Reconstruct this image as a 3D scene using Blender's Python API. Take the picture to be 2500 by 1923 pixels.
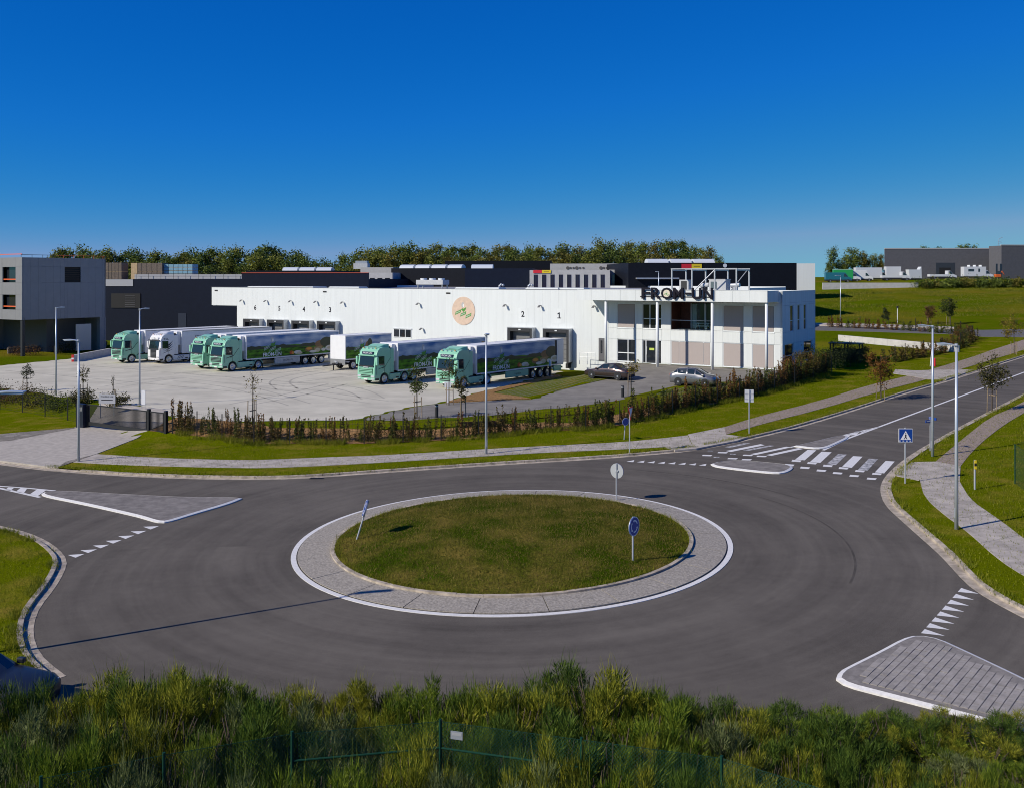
import bpy, bmesh, math, random
import numpy as np
from mathutils import Vector, Matrix, noise as mnoise
random.seed(7); np.random.seed(7)
for o in list(bpy.data.objects): bpy.data.objects.remove(o)
SC = bpy.context.scene; COL = SC.collection
R = math.radians

# ------------------------------------------------------------------ camera, sky, sun, exposure
F, CX, CY, CAMZ = 2400.0, 1250.0, 679.0, 10.4          # photograph pixels (2500 wide), level camera with a shifted lens
cd = bpy.data.cameras.new('camera'); cam = bpy.data.objects.new('camera', cd); COL.objects.link(cam)
cam.location = (0, 0, CAMZ); cam.rotation_euler = (R(90), 0, 0)
cd.sensor_fit = 'HORIZONTAL'; cd.sensor_width = 36; cd.lens = 36*F/2500; cd.shift_y = -(961.5-CY)/2500
cd.clip_start = .5; cd.clip_end = 6000
SC.camera = cam
SUN_EL, SUN_AZ = 33.0, 25.0                             # light travels towards (cos25, sin25)
W = bpy.data.worlds.new('World'); SC.world = W; W.use_nodes = True
nt = W.node_tree; bg = nt.nodes['Background']
sky = nt.nodes.new('ShaderNodeTexSky'); sky.sky_type = 'NISHITA'; sky.sun_disc = False
sky.sun_elevation = R(SUN_EL); sky.sun_rotation = R(245.0); sky.altitude = 200; sky.air_density = .6; sky.dust_density = 0; sky.ozone_density = 2.0
sp = nt.nodes.new('ShaderNodeSeparateColor'); cb = nt.nodes.new('ShaderNodeCombineColor'); nt.links.new(sky.outputs[0], sp.inputs[0])
for i, (A_, p_, mx_) in enumerate(((.0013, 3.0, 5.1), (.064, .85, 16.0), (.255, .5, 5.0))):   # the photograph's colour grade: a deep, saturated blue
    q_ = sp.outputs[i]
    for op_, v_ in (('MINIMUM', mx_), ('POWER', p_), ('MULTIPLY', A_*10)):
        k_ = nt.nodes.new('ShaderNodeMath'); k_.operation = op_; k_.inputs[1].default_value = v_; nt.links.new(q_, k_.inputs[0]); q_ = k_.outputs[0]
    nt.links.new(q_, cb.inputs[i])
nt.links.new(cb.outputs[0], bg.inputs['Color']); bg.inputs['Strength'].default_value = .1
sd = bpy.data.lights.new('sun', 'SUN'); sun = bpy.data.objects.new('sun', sd); COL.objects.link(sun)
sd.energy = 4.7; sd.angle = R(.53); sd.color = (1, .92, .79)
ldir = Vector((math.cos(R(SUN_AZ))*math.cos(R(SUN_EL)), math.sin(R(SUN_AZ))*math.cos(R(SUN_EL)), -math.sin(R(SUN_EL))))
sun.rotation_euler = ldir.to_track_quat('-Z', 'Y').to_euler(); sun.location = (-60, -30, 60)
SC.render.engine = 'CYCLES'; SC.cycles.pixel_filter_type = 'BLACKMAN_HARRIS'; SC.cycles.filter_width = 1.0
SC.view_settings.view_transform = 'Standard'; SC.view_settings.look = 'None'
SC.view_settings.exposure = 0.0; SC.view_settings.gamma = 1.0; SC.view_settings.use_curve_mapping = False

# ------------------------------------------------------------------ materials
MATS = {}
def mat(name, col, rough=.6, metal=0, var=.0, scale=3.0, bump=0, bscale=30, col2=None, spec=.5, coat=0, detail=4, trans=0, zs=None):
    """principled material; var mixes towards col2 (or a darker tone) by noise in world space"""
    if name in MATS: return MATS[name]
    m = bpy.data.materials.new(name); m.use_nodes = True; n = m.node_tree; b = n.nodes['Principled BSDF']
    b.inputs['Base Color'].default_value = (*col, 1); b.inputs['Roughness'].default_value = rough
    b.inputs['Metallic'].default_value = metal; b.inputs['Specular IOR Level'].default_value = spec
    if coat: b.inputs['Coat Weight'].default_value = coat; b.inputs['Coat Roughness'].default_value = .05
    if var or bump:
        g = n.nodes.new('ShaderNodeNewGeometry')
        if var:
            t = n.nodes.new('ShaderNodeTexNoise'); t.inputs['Scale'].default_value = scale; t.inputs['Detail'].default_value = detail; t.inputs['Roughness'].default_value = .62
            if zs is None: n.links.new(g.outputs['Position'], t.inputs['Vector'])
            else:
                mp_ = n.nodes.new('ShaderNodeMapping'); mp_.inputs['Scale'].default_value = (1, 1, zs); n.links.new(g.outputs['Position'], mp_.inputs[0]); n.links.new(mp_.outputs[0], t.inputs['Vector'])
            r = n.nodes.new('ShaderNodeValToRGB'); r.color_ramp.elements[0].position = .36; r.color_ramp.elements[1].position = .66
            c2 = col2 if col2 else tuple(c*(1-var) for c in col)
            r.color_ramp.elements[0].color = (*c2, 1); r.color_ramp.elements[1].color = (*col, 1)
            n.links.new(t.outputs[0], r.inputs[0]); n.links.new(r.outputs[0], b.inputs['Base Color'])
        if bump:
            t2 = n.nodes.new('ShaderNodeTexNoise'); t2.inputs['Scale'].default_value = bscale; t2.inputs['Detail'].default_value = 3
            n.links.new(g.outputs['Position'], t2.inputs['Vector'])
            bu = n.nodes.new('ShaderNodeBump'); bu.inputs['Strength'].default_value = bump; bu.inputs['Distance'].default_value = .02
            n.links.new(t2.outputs[0], bu.inputs['Height']); n.links.new(bu.outputs[0], b.inputs['Normal'])
    MATS[name] = m
    return m
def leafmat(name, c1, c2, rough=.7, trans=.25, scale=6):
    """foliage: colour varies per leaf island and by noise, with some light passing through"""
    if name in MATS: return MATS[name]
    m = bpy.data.materials.new(name); m.use_nodes = True; n = m.node_tree; b = n.nodes['Principled BSDF']
    g = n.nodes.new('ShaderNodeNewGeometry'); t = n.nodes.new('ShaderNodeTexNoise'); t.inputs['Scale'].default_value = scale; t.inputs['Detail'].default_value = 2
    n.links.new(g.outputs['Position'], t.inputs['Vector'])
    ad = n.nodes.new('ShaderNodeMath'); ad.operation = 'MULTIPLY_ADD'; ad.inputs[1].default_value = .5; ad.inputs[2].default_value = -.25
    n.links.new(g.outputs['Random Per Island'], ad.inputs[0])
    a2 = n.nodes.new('ShaderNodeMath'); a2.operation = 'ADD'; n.links.new(t.outputs[0], a2.inputs[0]); n.links.new(ad.outputs[0], a2.inputs[1])
    r = n.nodes.new('ShaderNodeValToRGB'); r.color_ramp.elements[0].position = .3; r.color_ramp.elements[1].position = .72
    r.color_ramp.elements[0].color = (*c1, 1); r.color_ramp.elements[1].color = (*c2, 1)
    n.links.new(a2.outputs[0], r.inputs[0]); n.links.new(r.outputs[0], b.inputs['Base Color'])
    b.inputs['Roughness'].default_value = rough; b.inputs['Specular IOR Level'].default_value = .25
    tr = n.nodes.new('ShaderNodeBsdfTranslucent'); n.links.new(r.outputs[0], tr.inputs['Color'])
    mx = n.nodes.new('ShaderNodeMixShader'); mx.inputs[0].default_value = trans
    n.links.new(b.outputs[0], mx.inputs[1]); n.links.new(tr.outputs[0], mx.inputs[2]); n.links.new(mx.outputs[0], n.nodes['Material Output'].inputs['Surface'])
    MATS[name] = m; return m

# ------------------------------------------------------------------ mesh helpers
class MB:
    def __init__(s): s.v = []; s.f = []
    def add(s, vs, fs):
        k = len(s.v); s.v += [tuple(p) for p in vs]; s.f += [tuple(i+k for i in f) for f in fs]; return s
    def box(s, x0, x1, y0, y1, z0, z1):
        vs = [(x, y, z) for z in (z0, z1) for y in (y0, y1) for x in (x0, x1)]
        return s.add(vs, [(0, 2, 3, 1), (4, 5, 7, 6), (0, 1, 5, 4), (2, 6, 7, 3), (0, 4, 6, 2), (1, 3, 7, 5)])
    def prism(s, prof, a, b, axis='y'):
        """2D profile (x,z) pushed along y from a to b (axis 'x': profile (y,z); 'z': profile (x,y))"""
        n = len(prof)
        def P(p, t): return {'y': (p[0], t, p[1]), 'x': (t, p[0], p[1]), 'z': (p[0], p[1], t)}[axis]
        vs = [P(p, a) for p in prof]+[P(p, b) for p in prof]
        return s.add(vs, [tuple(range(n))[::-1], tuple(range(n, 2*n))]+[(i, (i+1) % n, n+(i+1) % n, n+i) for i in range(n)])
    def tube(s, p0, p1, r0, r1=None, n=8, cap=True):
        r1 = r0 if r1 is None else r1; p0 = Vector(p0); p1 = Vector(p1); d = (p1-p0).normalized()
        u = d.orthogonal().normalized(); w = d.cross(u); vs = []
        for p, r in ((p0, r0), (p1, r1)):
            for i in range(n):
                a = 2*math.pi*i/n; vs.append(p+u*(r*math.cos(a))+w*(r*math.sin(a)))
        fs = [(i, (i+1) % n, n+(i+1) % n, n+i) for i in range(n)]
        if cap: fs += [tuple(range(n))[::-1], tuple(range(n, 2*n))]
        return s.add(vs, fs)
    def pipe(s, pts, rad, n=8):
        for i in range(len(pts)-1):
            r0, r1 = (rad[i], rad[i+1]) if isinstance(rad, (list, tuple)) else (rad, rad)
            s.tube(pts[i], pts[i+1], r0, r1, n)
        return s
    def disc(s, c, r, axis='y', n=24, rz=None, t=0):
        """flat disc facing -axis; thickness t behind it"""
        rz = r if rz is None else rz; vs = []
        for i in range(n):
            a = 2*math.pi*i/n; u, w = r*math.cos(a), rz*math.sin(a)
            vs.append({'y': (c[0]+u, c[1], c[2]+w), 'x': (c[0], c[1]+u, c[2]+w), 'z': (c[0]+u, c[1]+w, c[2])}[axis])
        return s.add(vs, [tuple(range(n))])
    def poly(s, pts): return s.add(pts, [tuple(range(len(pts)))])
    def mesh(s, name):
        me = bpy.data.meshes.new(name); me.from_pydata(s.v, [], s.f); me.update(); return me
    def build(s, name, m, parent=None, smooth=False, bevel=0, seg=2, fix=True):
        me = s.mesh(name)
        if fix:
            b = bmesh.new(); b.from_mesh(me); bmesh.ops.recalc_face_normals(b, faces=b.faces); b.to_mesh(me); b.free()
        return obj(name, me, m, parent, smooth, bevel, seg)
def obj(name, me, m, parent=None, smooth=False, bevel=0, seg=2):
    if m is not None and not me.materials: me.materials.append(m)
    o = bpy.data.objects.new(name, me); COL.objects.link(o)
    if parent is not None: o.parent = parent
    if smooth:
        for p in me.polygons: p.use_smooth = True
    if bevel:
        md = o.modifiers.new('bevel', 'BEVEL'); md.width = bevel; md.segments = seg; md.limit_method = 'ANGLE'; md.angle_limit = R(35)
    return o
def tag(o, label=None, cat=None, group=None, kind=None):
    if label: o['label'] = label
    if cat: o['category'] = cat
    if group: o['group'] = group
    if kind: o['kind'] = kind
    return o
def thing(name, label, cat, loc=(0, 0, 0), rz=0, group=None):
    o = bpy.data.objects.new(name, None); COL.objects.link(o); o.location = loc; o.rotation_euler = (0, 0, rz); o.empty_display_size = .2
    return tag(o, label, cat, group)
def copy_tree(o, parent=None):
    c = o.copy(); COL.objects.link(c); c.parent = parent
    for ch in list(o.children): copy_tree(ch, c)
    return c
def dup(o, loc, rz=0, label=None, scale=None, group=None):
    c = copy_tree(o); c.location = loc; c.rotation_euler = (0, 0, rz)
    if label: c['label'] = label
    if group: c['group'] = group
    if scale is not None: c.scale = scale if hasattr(scale, '__len__') else (scale,)*3
    return c
def text_mesh(txt, size, ext=0.0, align='CENTER', shear=0, bold=0):
    cu = bpy.data.curves.new('t', 'FONT'); cu.body = txt; cu.size = size; cu.extrude = ext; cu.align_x = align; cu.align_y = 'CENTER'; cu.shear = shear; cu.offset = bold; cu.resolution_u = 3
    o = bpy.data.objects.new('t', cu); COL.objects.link(o)
    dg = bpy.context.evaluated_depsgraph_get(); dg.update()
    me = bpy.data.meshes.new_from_object(o.evaluated_get(dg)); me.materials.clear()
    bpy.data.objects.remove(o); bpy.data.curves.remove(cu); return me
def text(txt, size, loc, m, parent, rot=(R(90), 0, 0), ext=0.0, shear=0, name='lettering', bold=0, sx=1):
    o = obj(name, text_mesh(txt, size, ext, shear=shear, bold=bold), m, parent); o.location = loc; o.rotation_euler = rot; o.scale = (sx, 1, 1); return o

# ------------------------------------------------------------------ ground height
PL0, PLX, PLY = -1.0, .024, .0133
YARDZ, FLOORZ = -.35, .9
WA = R(33.1); DX, DY = math.cos(WA), -math.sin(WA)          # along the warehouse front, left to right
IX, IY = math.sin(WA), math.cos(WA)                         # into the warehouse
WC = (27.7, 100.7)                                          # its right front corner
def unp(px, py, z):
    k = (py-CY)/(CAMZ-z); return ((px-CX)/k, F/k)
def ss(a, b, x):
    t = np.clip((x-a)/(b-a), 0, 1); return t*t*(3-2*t)
def plat_h(x, y):
    """level of the yard and of the car park that climbs to the office floor"""
    dx, dy = x-WC[0], y-WC[1]; lx = dx*DX+dy*DY; v = -(dx*IX+dy*IY)
    park = np.clip(FLOORZ-.012-.055*np.clip(v-3.5, 0, 30), -.15, 2)
    ax, ay = unp(868, 1030, -.3); bx, by = unp(1372, 914, .2); L = math.hypot(bx-ax, by-ay)
    w = ss(-.5, 5, ((x-ax)*(by-ay)-(y-ay)*(bx-ax))/L)
    return YARDZ*(1-w)+park*w
PLAT = np.array([unp(*p) for p in [(-420, 905, -.35), (-250, 960, -.35), (60, 950, -.35), (170, 967, -.35), (244, 977, -.35), (372, 1003, -.35), (440, 1025, -.35), (700, 1040, -.3), (868, 1040, -.3), (1030, 1033, -.25), (1140, 1030, -.2),
        (1320, 1012, -.1), (1450, 1002, 0), (1560, 990, .1), (1700, 962, .2), (1850, 935, .3), (1960, 925, .5)]]+[(33, 104), (42, 120), (20, 190), (-90, 235), (-150, 190), (-110, 130)])
def poly_sd(P, x, y):
    """signed distance to a polygon, negative inside"""
    x = np.asarray(x, float); y = np.asarray(y, float); d = np.full(x.shape, 1e9); ins = np.zeros(x.shape, bool)
    n = len(P)
    for i in range(n):
        ax, ay = P[i]; bx, by = P[(i+1) % n]; ex, ey = bx-ax, by-ay
        L = ex*ex+ey*ey
        if L < 1e-12: continue
        t = np.clip(((x-ax)*ex+(y-ay)*ey)/L, 0, 1)
        d = np.minimum(d, np.hypot(x-ax-t*ex, y-ay-t*ey))
        c = (ay > y) != (by > y)
        with np.errstate(divide='ignore', invalid='ignore'):
            xi = ax+(y-ay)*ex/(ey if ey != 0 else 1e-12)
        ins ^= c & (x < xi)
    return np.where(ins, -d, d)
def zf(x, y):
    x = np.asarray(x, float); y = np.asarray(y, float)
    pl = PL0+PLX*np.clip(x, -90, 110)+PLY*(np.clip(y, -20, 175)-42.9)
    e = ss(18, 42, x-.05*(y-150))
    hill = np.interp(y, [115, 164, 176, 238.6, 239.6, 400], [0, 1.0, 1.3, 4.6, 6.6, 7.3])*e
    hill = hill+np.interp(y, [150, 260, 420, 900], [0, 1, 5, 7])*(1-e)
    pl = pl+hill
    w = 1-ss(0, 4.0, poly_sd(PLAT, x, y))
    return pl*(1-w)+plat_h(x, y)*w
def z1(x, y): return float(zf(np.array([x]), np.array([y]))[0])
_YS = np.r_[np.arange(12, 60, .5), np.arange(60, 320, 1.0), np.arange(320, 1200, 10)]
def G(px, py):
    """ground point under a pixel: first crossing of the view ray with the ground"""
    g = lambda yy: CAMZ-(py-CY)*yy/F-zf((px-CX)*yy/F, yy)
    d = g(_YS); n = np.nonzero(d <= 0)[0]
    if not len(n): return at(px, py, 600)
    i = max(1, n[0]); lo, hi = _YS[i-1], _YS[i]
    for _ in range(4):
        t = np.linspace(lo, hi, 9); dd = g(t); j = max(1, int(np.argmax(dd <= 0))); lo, hi = t[j-1], t[j]
    yy = (lo+hi)/2; x = (px-CX)*yy/F; return (x, yy, z1(x, yy))
def G2(px, py): return G(px, py)[:2]
def at(px, py, Y): return ((px-CX)*Y/F, Y, CAMZ-(py-CY)*Y/F)
def zm(ox, oy, s, pts): return [(ox+a/s, oy+b/s) for a, b in pts]     # coordinates read off an enlargement
# ------------------------------------------------------------------ ground surfaces
def road_mat():
    m = bpy.data.materials.new('asphalt'); m.use_nodes = True; n = m.node_tree; b = n.nodes['Principled BSDF']; L = n.links.new
    g = n.nodes.new('ShaderNodeNewGeometry')
    def noise(sc, det=5, vec=None):
        t = n.nodes.new('ShaderNodeTexNoise'); t.inputs['Scale'].default_value = sc; t.inputs['Detail'].default_value = det; t.inputs['Roughness'].default_value = .65; L(vec or g.outputs['Position'], t.inputs['Vector']); return t.outputs[0]
    def mth(op, a, c, d=None):
        k = n.nodes.new('ShaderNodeMath'); k.operation = op
        for i, q in enumerate((a, c, d)):
            if q is None: continue
            if isinstance(q, (int, float)): k.inputs[i].default_value = q
            else: L(q, k.inputs[i])
        return k.outputs[0]
    # worn wheel paths follow the circle round the island
    sub = n.nodes.new('ShaderNodeVectorMath'); sub.operation = 'SUBTRACT'; sub.inputs[1].default_value = (0, 42.9, 0); L(g.outputs['Position'], sub.inputs[0])
    sep = n.nodes.new('ShaderNodeSeparateXYZ'); L(sub.outputs[0], sep.inputs[0])
    rad = mth('SQRT', mth('ADD', mth('MULTIPLY', sep.outputs[0], sep.outputs[0]), mth('MULTIPLY', sep.outputs[1], sep.outputs[1])), 0)
    ang = mth('ARCTAN2', sep.outputs[1], sep.outputs[0])
    cv = n.nodes.new('ShaderNodeCombineXYZ'); L(rad, cv.inputs[0]); L(mth('MULTIPLY', ang, .8), cv.inputs[1])
    streak = noise(.9, 4, cv.outputs[0])
    big = noise(.16, 5); fine = noise(38, 3); mid = noise(2.2, 5)
    v = mth('ADD', mth('MULTIPLY', big, .50), mth('ADD', mth('MULTIPLY', streak, .52), mth('ADD', mth('MULTIPLY', mid, .16), mth('MULTIPLY', fine, .48))))
    r = n.nodes.new('ShaderNodeValToRGB'); r.color_ramp.elements[0].position = .54; r.color_ramp.elements[1].position = 1.0
    r.color_ramp.elements[0].color = (.048, .042, .036, 1); r.color_ramp.elements[1].color = (.150, .134, .113, 1)
    L(v, r.inputs[0]); L(r.outputs[0], b.inputs['Base Color']); b.inputs['Roughness'].default_value = .9; b.inputs['Specular IOR Level'].default_value = .12
    bu = n.nodes.new('ShaderNodeBump'); bu.inputs['Strength'].default_value = .5; bu.inputs['Distance'].default_value = .01; L(noise(70, 2), bu.inputs['Height']); L(bu.outputs[0], b.inputs['Normal'])
    MATS['asphalt'] = m; return m
def grass_mat(name, green, dry, amount, scale=.45):
    m = bpy.data.materials.new(name); m.use_nodes = True; n = m.node_tree; b = n.nodes['Principled BSDF']; L = n.links.new
    g = n.nodes.new('ShaderNodeNewGeometry')
    def noise(sc, det=5):
        t = n.nodes.new('ShaderNodeTexNoise'); t.inputs['Scale'].default_value = sc; t.inputs['Detail'].default_value = det; t.inputs['Roughness'].default_value = .6; L(g.outputs['Position'], t.inputs['Vector']); return t.outputs[0]
    r = n.nodes.new('ShaderNodeValToRGB'); r.color_ramp.elements[0].position = amount-.1; r.color_ramp.elements[1].position = amount+.16
    r.color_ramp.elements[0].color = (*green, 1); r.color_ramp.elements[1].color = (*dry, 1); L(noise(scale), r.inputs[0])
    r2 = n.nodes.new('ShaderNodeValToRGB'); r2.color_ramp.elements[0].position = .3; r2.color_ramp.elements[1].position = .75
    r2.color_ramp.elements[0].color = (.45, .45, .45, 1); r2.color_ramp.elements[1].color = (1.25, 1.25, 1.25, 1); L(noise(14, 4), r2.inputs[0])
    mx = n.nodes.new('ShaderNodeMix'); mx.data_type = 'RGBA'; mx.blend_type = 'MULTIPLY'; mx.inputs[0].default_value = 1
    L(r.outputs[0], mx.inputs[6]); L(r2.outputs[0], mx.inputs[7]); L(mx.outputs[2], b.inputs['Base Color'])
    b.inputs['Roughness'].default_value = 1; b.inputs['Specular IOR Level'].default_value = 0
    bu = n.nodes.new('ShaderNodeBump'); bu.inputs['Strength'].default_value = .9; bu.inputs['Distance'].default_value = .06; L(noise(22, 3), bu.inputs['Height']); L(bu.outputs[0], b.inputs['Normal'])
    MATS[name] = m; return m
GM = dict(spec=.1)
ASPH = road_mat()
GRASS = grass_mat('lawn_grass', (.135, .165, .003), (.29, .225, .035), .60)
ISLG = grass_mat('island_grass', (.052, .090, .003), (.245, .185, .04), .52, .42)
FIELD = grass_mat('field_grass', (.10, .14, .003), (.21, .165, .018), .55, .06)
CONC = mat('pale_concrete', (.50, .45, .39), .85, var=.35, scale=1.3, bump=.3, bscale=25, spec=.1)
KERBM = mat('kerb_concrete', (.52, .45, .36), .85, var=.45, scale=2.2, bump=.4, bscale=18, spec=.1)
YARDM = mat('yard_concrete', (.61, .575, .46), .8, var=.2, scale=.3, bump=.15, bscale=20, spec=.1)
PARKM = mat('car_park_asphalt', (.25, .235, .205), .85, var=.25, scale=.6, bump=.2, spec=.1)
PAVEM = mat('drive_paving', (.47, .43, .37), .85, var=.22, scale=2.5, bump=.3, spec=.1)
APRM = mat('apron_setts', (.40, .365, .31), .8, var=.42, scale=11, bump=1.0, bscale=9, spec=.1)
BRICKP = mat('brick_path', (.36, .29, .235), .9, var=.4, scale=6, bump=.6, bscale=12, spec=.1)
MULCH = mat('bark_mulch', (.36, .21, .085), .95, var=.5, scale=5, bump=1, bscale=14, spec=.1)
PAINT = mat('road_paint', (.74, .73, .70), .7, var=.16, scale=9)
WORN = mat('worn_road_paint', (.62, .61, .59), .75, var=.75, scale=5, col2=(.12, .12, .12))
GREY_I = mat('island_concrete', (.25, .23, .21), .85, var=.35, scale=2, bump=.4, spec=.1)

SHEETS = []          # (polygon, how far the base ground must duck under it)
def grid_cut(bm, step):
    xs = [v.co.x for v in bm.verts]; ys = [v.co.y for v in bm.verts]
    for ax, lo, hi in ((0, min(xs), max(xs)), (1, min(ys), max(ys))):
        q = math.ceil(lo/step)*step
        while q < hi:
            co = (q, 0, 0) if ax == 0 else (0, q, 0); no = (1, 0, 0) if ax == 0 else (0, 1, 0)
            bmesh.ops.bisect_plane(bm, geom=bm.verts[:]+bm.edges[:]+bm.faces[:], plane_co=co, plane_no=no, dist=1e-4); q += step
def drape(name, pts, off, m, parent=None, step=1.5, kind='structure', skirt=0, hfun=None):
    bm = bmesh.new(); vs = [bm.verts.new((p[0], p[1], 0)) for p in pts]
    bm.faces.new(vs); bmesh.ops.triangulate(bm, faces=bm.faces[:])
    grid_cut(bm, step)
    x = np.array([v.co.x for v in bm.verts]); y = np.array([v.co.y for v in bm.verts]); z = zf(x, y)+off
    if hfun is not None: z = z+hfun(x, y)
    for v, q in zip(bm.verts, z): v.co.z = float(q)
    bmesh.ops.recalc_face_normals(bm, faces=bm.faces[:])
    for f in bm.faces:
        if f.normal.z < 0: f.normal_flip()
    if skirt:
        be = [e for e in bm.edges if len(e.link_faces) == 1]
        r = bmesh.ops.extrude_edge_only(bm, edges=be)
        for v in r['geom']:
            if isinstance(v, bmesh.types.BMVert): v.co.z -= skirt
    me = bpy.data.meshes.new(name); bm.to_mesh(me); bm.free()
    if off < .1 and name != 'road': SHEETS.append(np.array(pts)[:, :2])
    o = obj(name, me, m, parent, smooth=not skirt)
    if kind and parent is None: o['kind'] = kind
    return o
def resample(P, step):
    P = np.array(P, float)[:, :2]; d = np.r_[0, np.cumsum(np.hypot(*np.diff(P, axis=0).T))]
    n = max(2, int(round(d[-1]/step))+1); t = np.linspace(0, d[-1], n)
    return np.c_[np.interp(t, d, P[:, 0]), np.interp(t, d, P[:, 1])]
def smooth_line(P, it=2):
    P = np.array(P, float)[:, :2]
    for _ in range(it):
        Q = [P[0]]
        for a, b in zip(P[:-1], P[1:]): Q += [a*.75+b*.25, a*.25+b*.75]
        Q.append(P[-1]); P = np.array(Q)
    return P
def offset(P, d):
    """shift a line to its left by d"""
    P = np.array(P, float); T = np.gradient(P, axis=0); T /= np.hypot(T[:, 0], T[:, 1])[:, None]+1e-9
    return P+np.c_[-T[:, 1], T[:, 0]]*d
def strip(name, A, B, off, m, parent=None, hA=0, hB=0, depth=.3):
    """ribbon between two lines of equal count, with its sides closed down"""
    mb = MB(); za = zf(A[:, 0], A[:, 1])+off+hA; zb = zf(B[:, 0], B[:, 1])+off+hB; n = len(A)
    vs = [(A[i][0], A[i][1], za[i]) for i in range(n)]+[(B[i][0], B[i][1], zb[i]) for i in range(n)]+[(A[i][0], A[i][1], za[i]-depth) for i in range(n)]+[(B[i][0], B[i][1], zb[i]-depth) for i in range(n)]
    fs = []
    for i in range(n-1): fs += [(i, i+1, n+i+1, n+i), (i, 2*n+i, 2*n+i+1, i+1), (n+i, n+i+1, 3*n+i+1, 3*n+i)]
    fs += [(0, n, 3*n, 2*n), (n-1, 3*n-1, 4*n-1, 2*n-1)]
    mb.add(vs, fs); o = mb.build(name, m, parent)
    if parent is None: o['kind'] = 'structure'
    return o
GP = lambda L: np.array([G2(*p) for p in L])

# road edges, read off the photograph
northE = smooth_line(GP([(-260, 1090), (0, 1135), (143, 1151), (298, 1162), (446, 1168), (600, 1171), (734, 1168.6), (949, 1153), (1200, 1136), (1478, 1119.6), (1613, 1108), (1700, 1100), (1821, 1076), (1956, 1043), (2099, 999), (2212, 961), (2301, 936), (2380, 911), (2500, 872), (2640, 824)]))
eastE = smooth_line(GP([(2640, 895), (2500, 960), (2418, 1002), (2286, 1072), (2213, 1116), (2169, 1153), (2152, 1178), (2149, 1200), (2161, 1233), (2202, 1270), (2249, 1312), (2301, 1358), (2349, 1413), (2389, 1448), (2500, 1509), (2700, 1600)])+0.0)
eastE = np.vstack([eastE, [(23, 24.6), (31, 20.6), (42, 17.5)]])
westE = smooth_line(GP([(-240, 1225), (0, 1283), (68, 1299), (119, 1322), (149, 1346), (163, 1366), (160, 1388), (136, 1432), (92, 1486), (80, 1527), (80, 1557), (99, 1604), (160, 1650)]))
C0 = np.array((0.0, 42.9)); RO, RI = 9.42, 7.62
road_poly = np.vstack([northE, eastE, [(42, 12), (0, 14), (-30, 15)], westE[::-1]])
road = drape('road', road_poly, 0, ASPH, step=2.0)
def gutter(line, side, drop_ranges=()):
    L = resample(line, 1.0)
    A, B, Cc = L, offset(L, side*.32), offset(L, side*.50)
    strip('gutter', offset(L, -side*.02), B, .012, KERBM, depth=.2)
    n = len(L); i = 0; kerb = None
    kerb = bpy.data.objects.new('kerb', None); COL.objects.link(kerb); kerb['kind'] = 'structure'
    while i < n-1:                                        # kerb stones, one metre each, with thin joints
        a = .012
        P = np.array([B[i]*(1-a)+B[i+1]*a, B[i]*a+B[i+1]*(1-a)]); Q = np.array([Cc[i]*(1-a)+Cc[i+1]*a, Cc[i]*a+Cc[i+1]*(1-a)])
        h = .13
        for r0, r1, hh in drop_ranges:
            if r0 <= i <= r1: h = hh
        h += random.uniform(-.006, .006)
        strip('kerb_stone', P, Q, h, KERBM, kerb, hA=-.015, depth=.3); i += 1
    return L, Cc
def idx_near(L, px, py):
    p = np.array(G2(px, py)); return int(np.argmin(np.hypot(*(resample(L, 1.0)-p).T)))
nd = [(0, idx_near(northE, 143, 1150), .045), (idx_near(northE, 1655, 1105), idx_near(northE, 1790, 1083), .05), (idx_near(northE, 2290, 938), idx_near(northE, 2400, 905), .05)]
nL, nB = gutter(northE, 1, nd)
eL, eB = gutter(eastE, 1, [(idx_near(eastE, 2190, 1130), idx_near(eastE, 2150, 1190), .05)])
wL, wB = gutter(westE, -1)
# lawns between kerb and hedge, and beside the paths
fence_px = [(-150, 975), (0, 1003), (55, 1010), (110, 1020), (165, 1029), (187, 1035), (366, 1056), (421, 1061), (481, 1068), (542, 1076), (620, 1089), (707, 1087), (796, 1086), (889, 1087), (984, 1083), (1077, 1079), (1168, 1073), (1257, 1064), (1345, 1055), (1430, 1053), (1513, 1042), (1584, 1028), (1642, 1014), (1698, 1000), (1752, 988), (1805, 978), (1851, 968), (1891, 957), (1940, 944), (1985, 930), (2030, 915)]
fenceP = GP(fence_px)
def lawn(name, pts, off=.105, m=None): return drape(name, pts, off, m or GRASS, step=1.4)
inner = offset(resample(smooth_line(fenceP, 1), 2.0), 1.2)
neP = GP([(2110, 893), (2210, 880), (2330, 862), (2450, 815), (2640, 780)])
lawn('lawn', np.vstack([nB, [(92, 125)], neP[::-1], inner[::-1], [inner[0]+(-12, 6)]]))
lawn('lawn', np.vstack([eB, [(60, 18), (75, 60), (95, 100)]]))
lawn('lawn', np.vstack([wB, [(-22, 26), (-60, 26), (-75, 45)]]))
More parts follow.
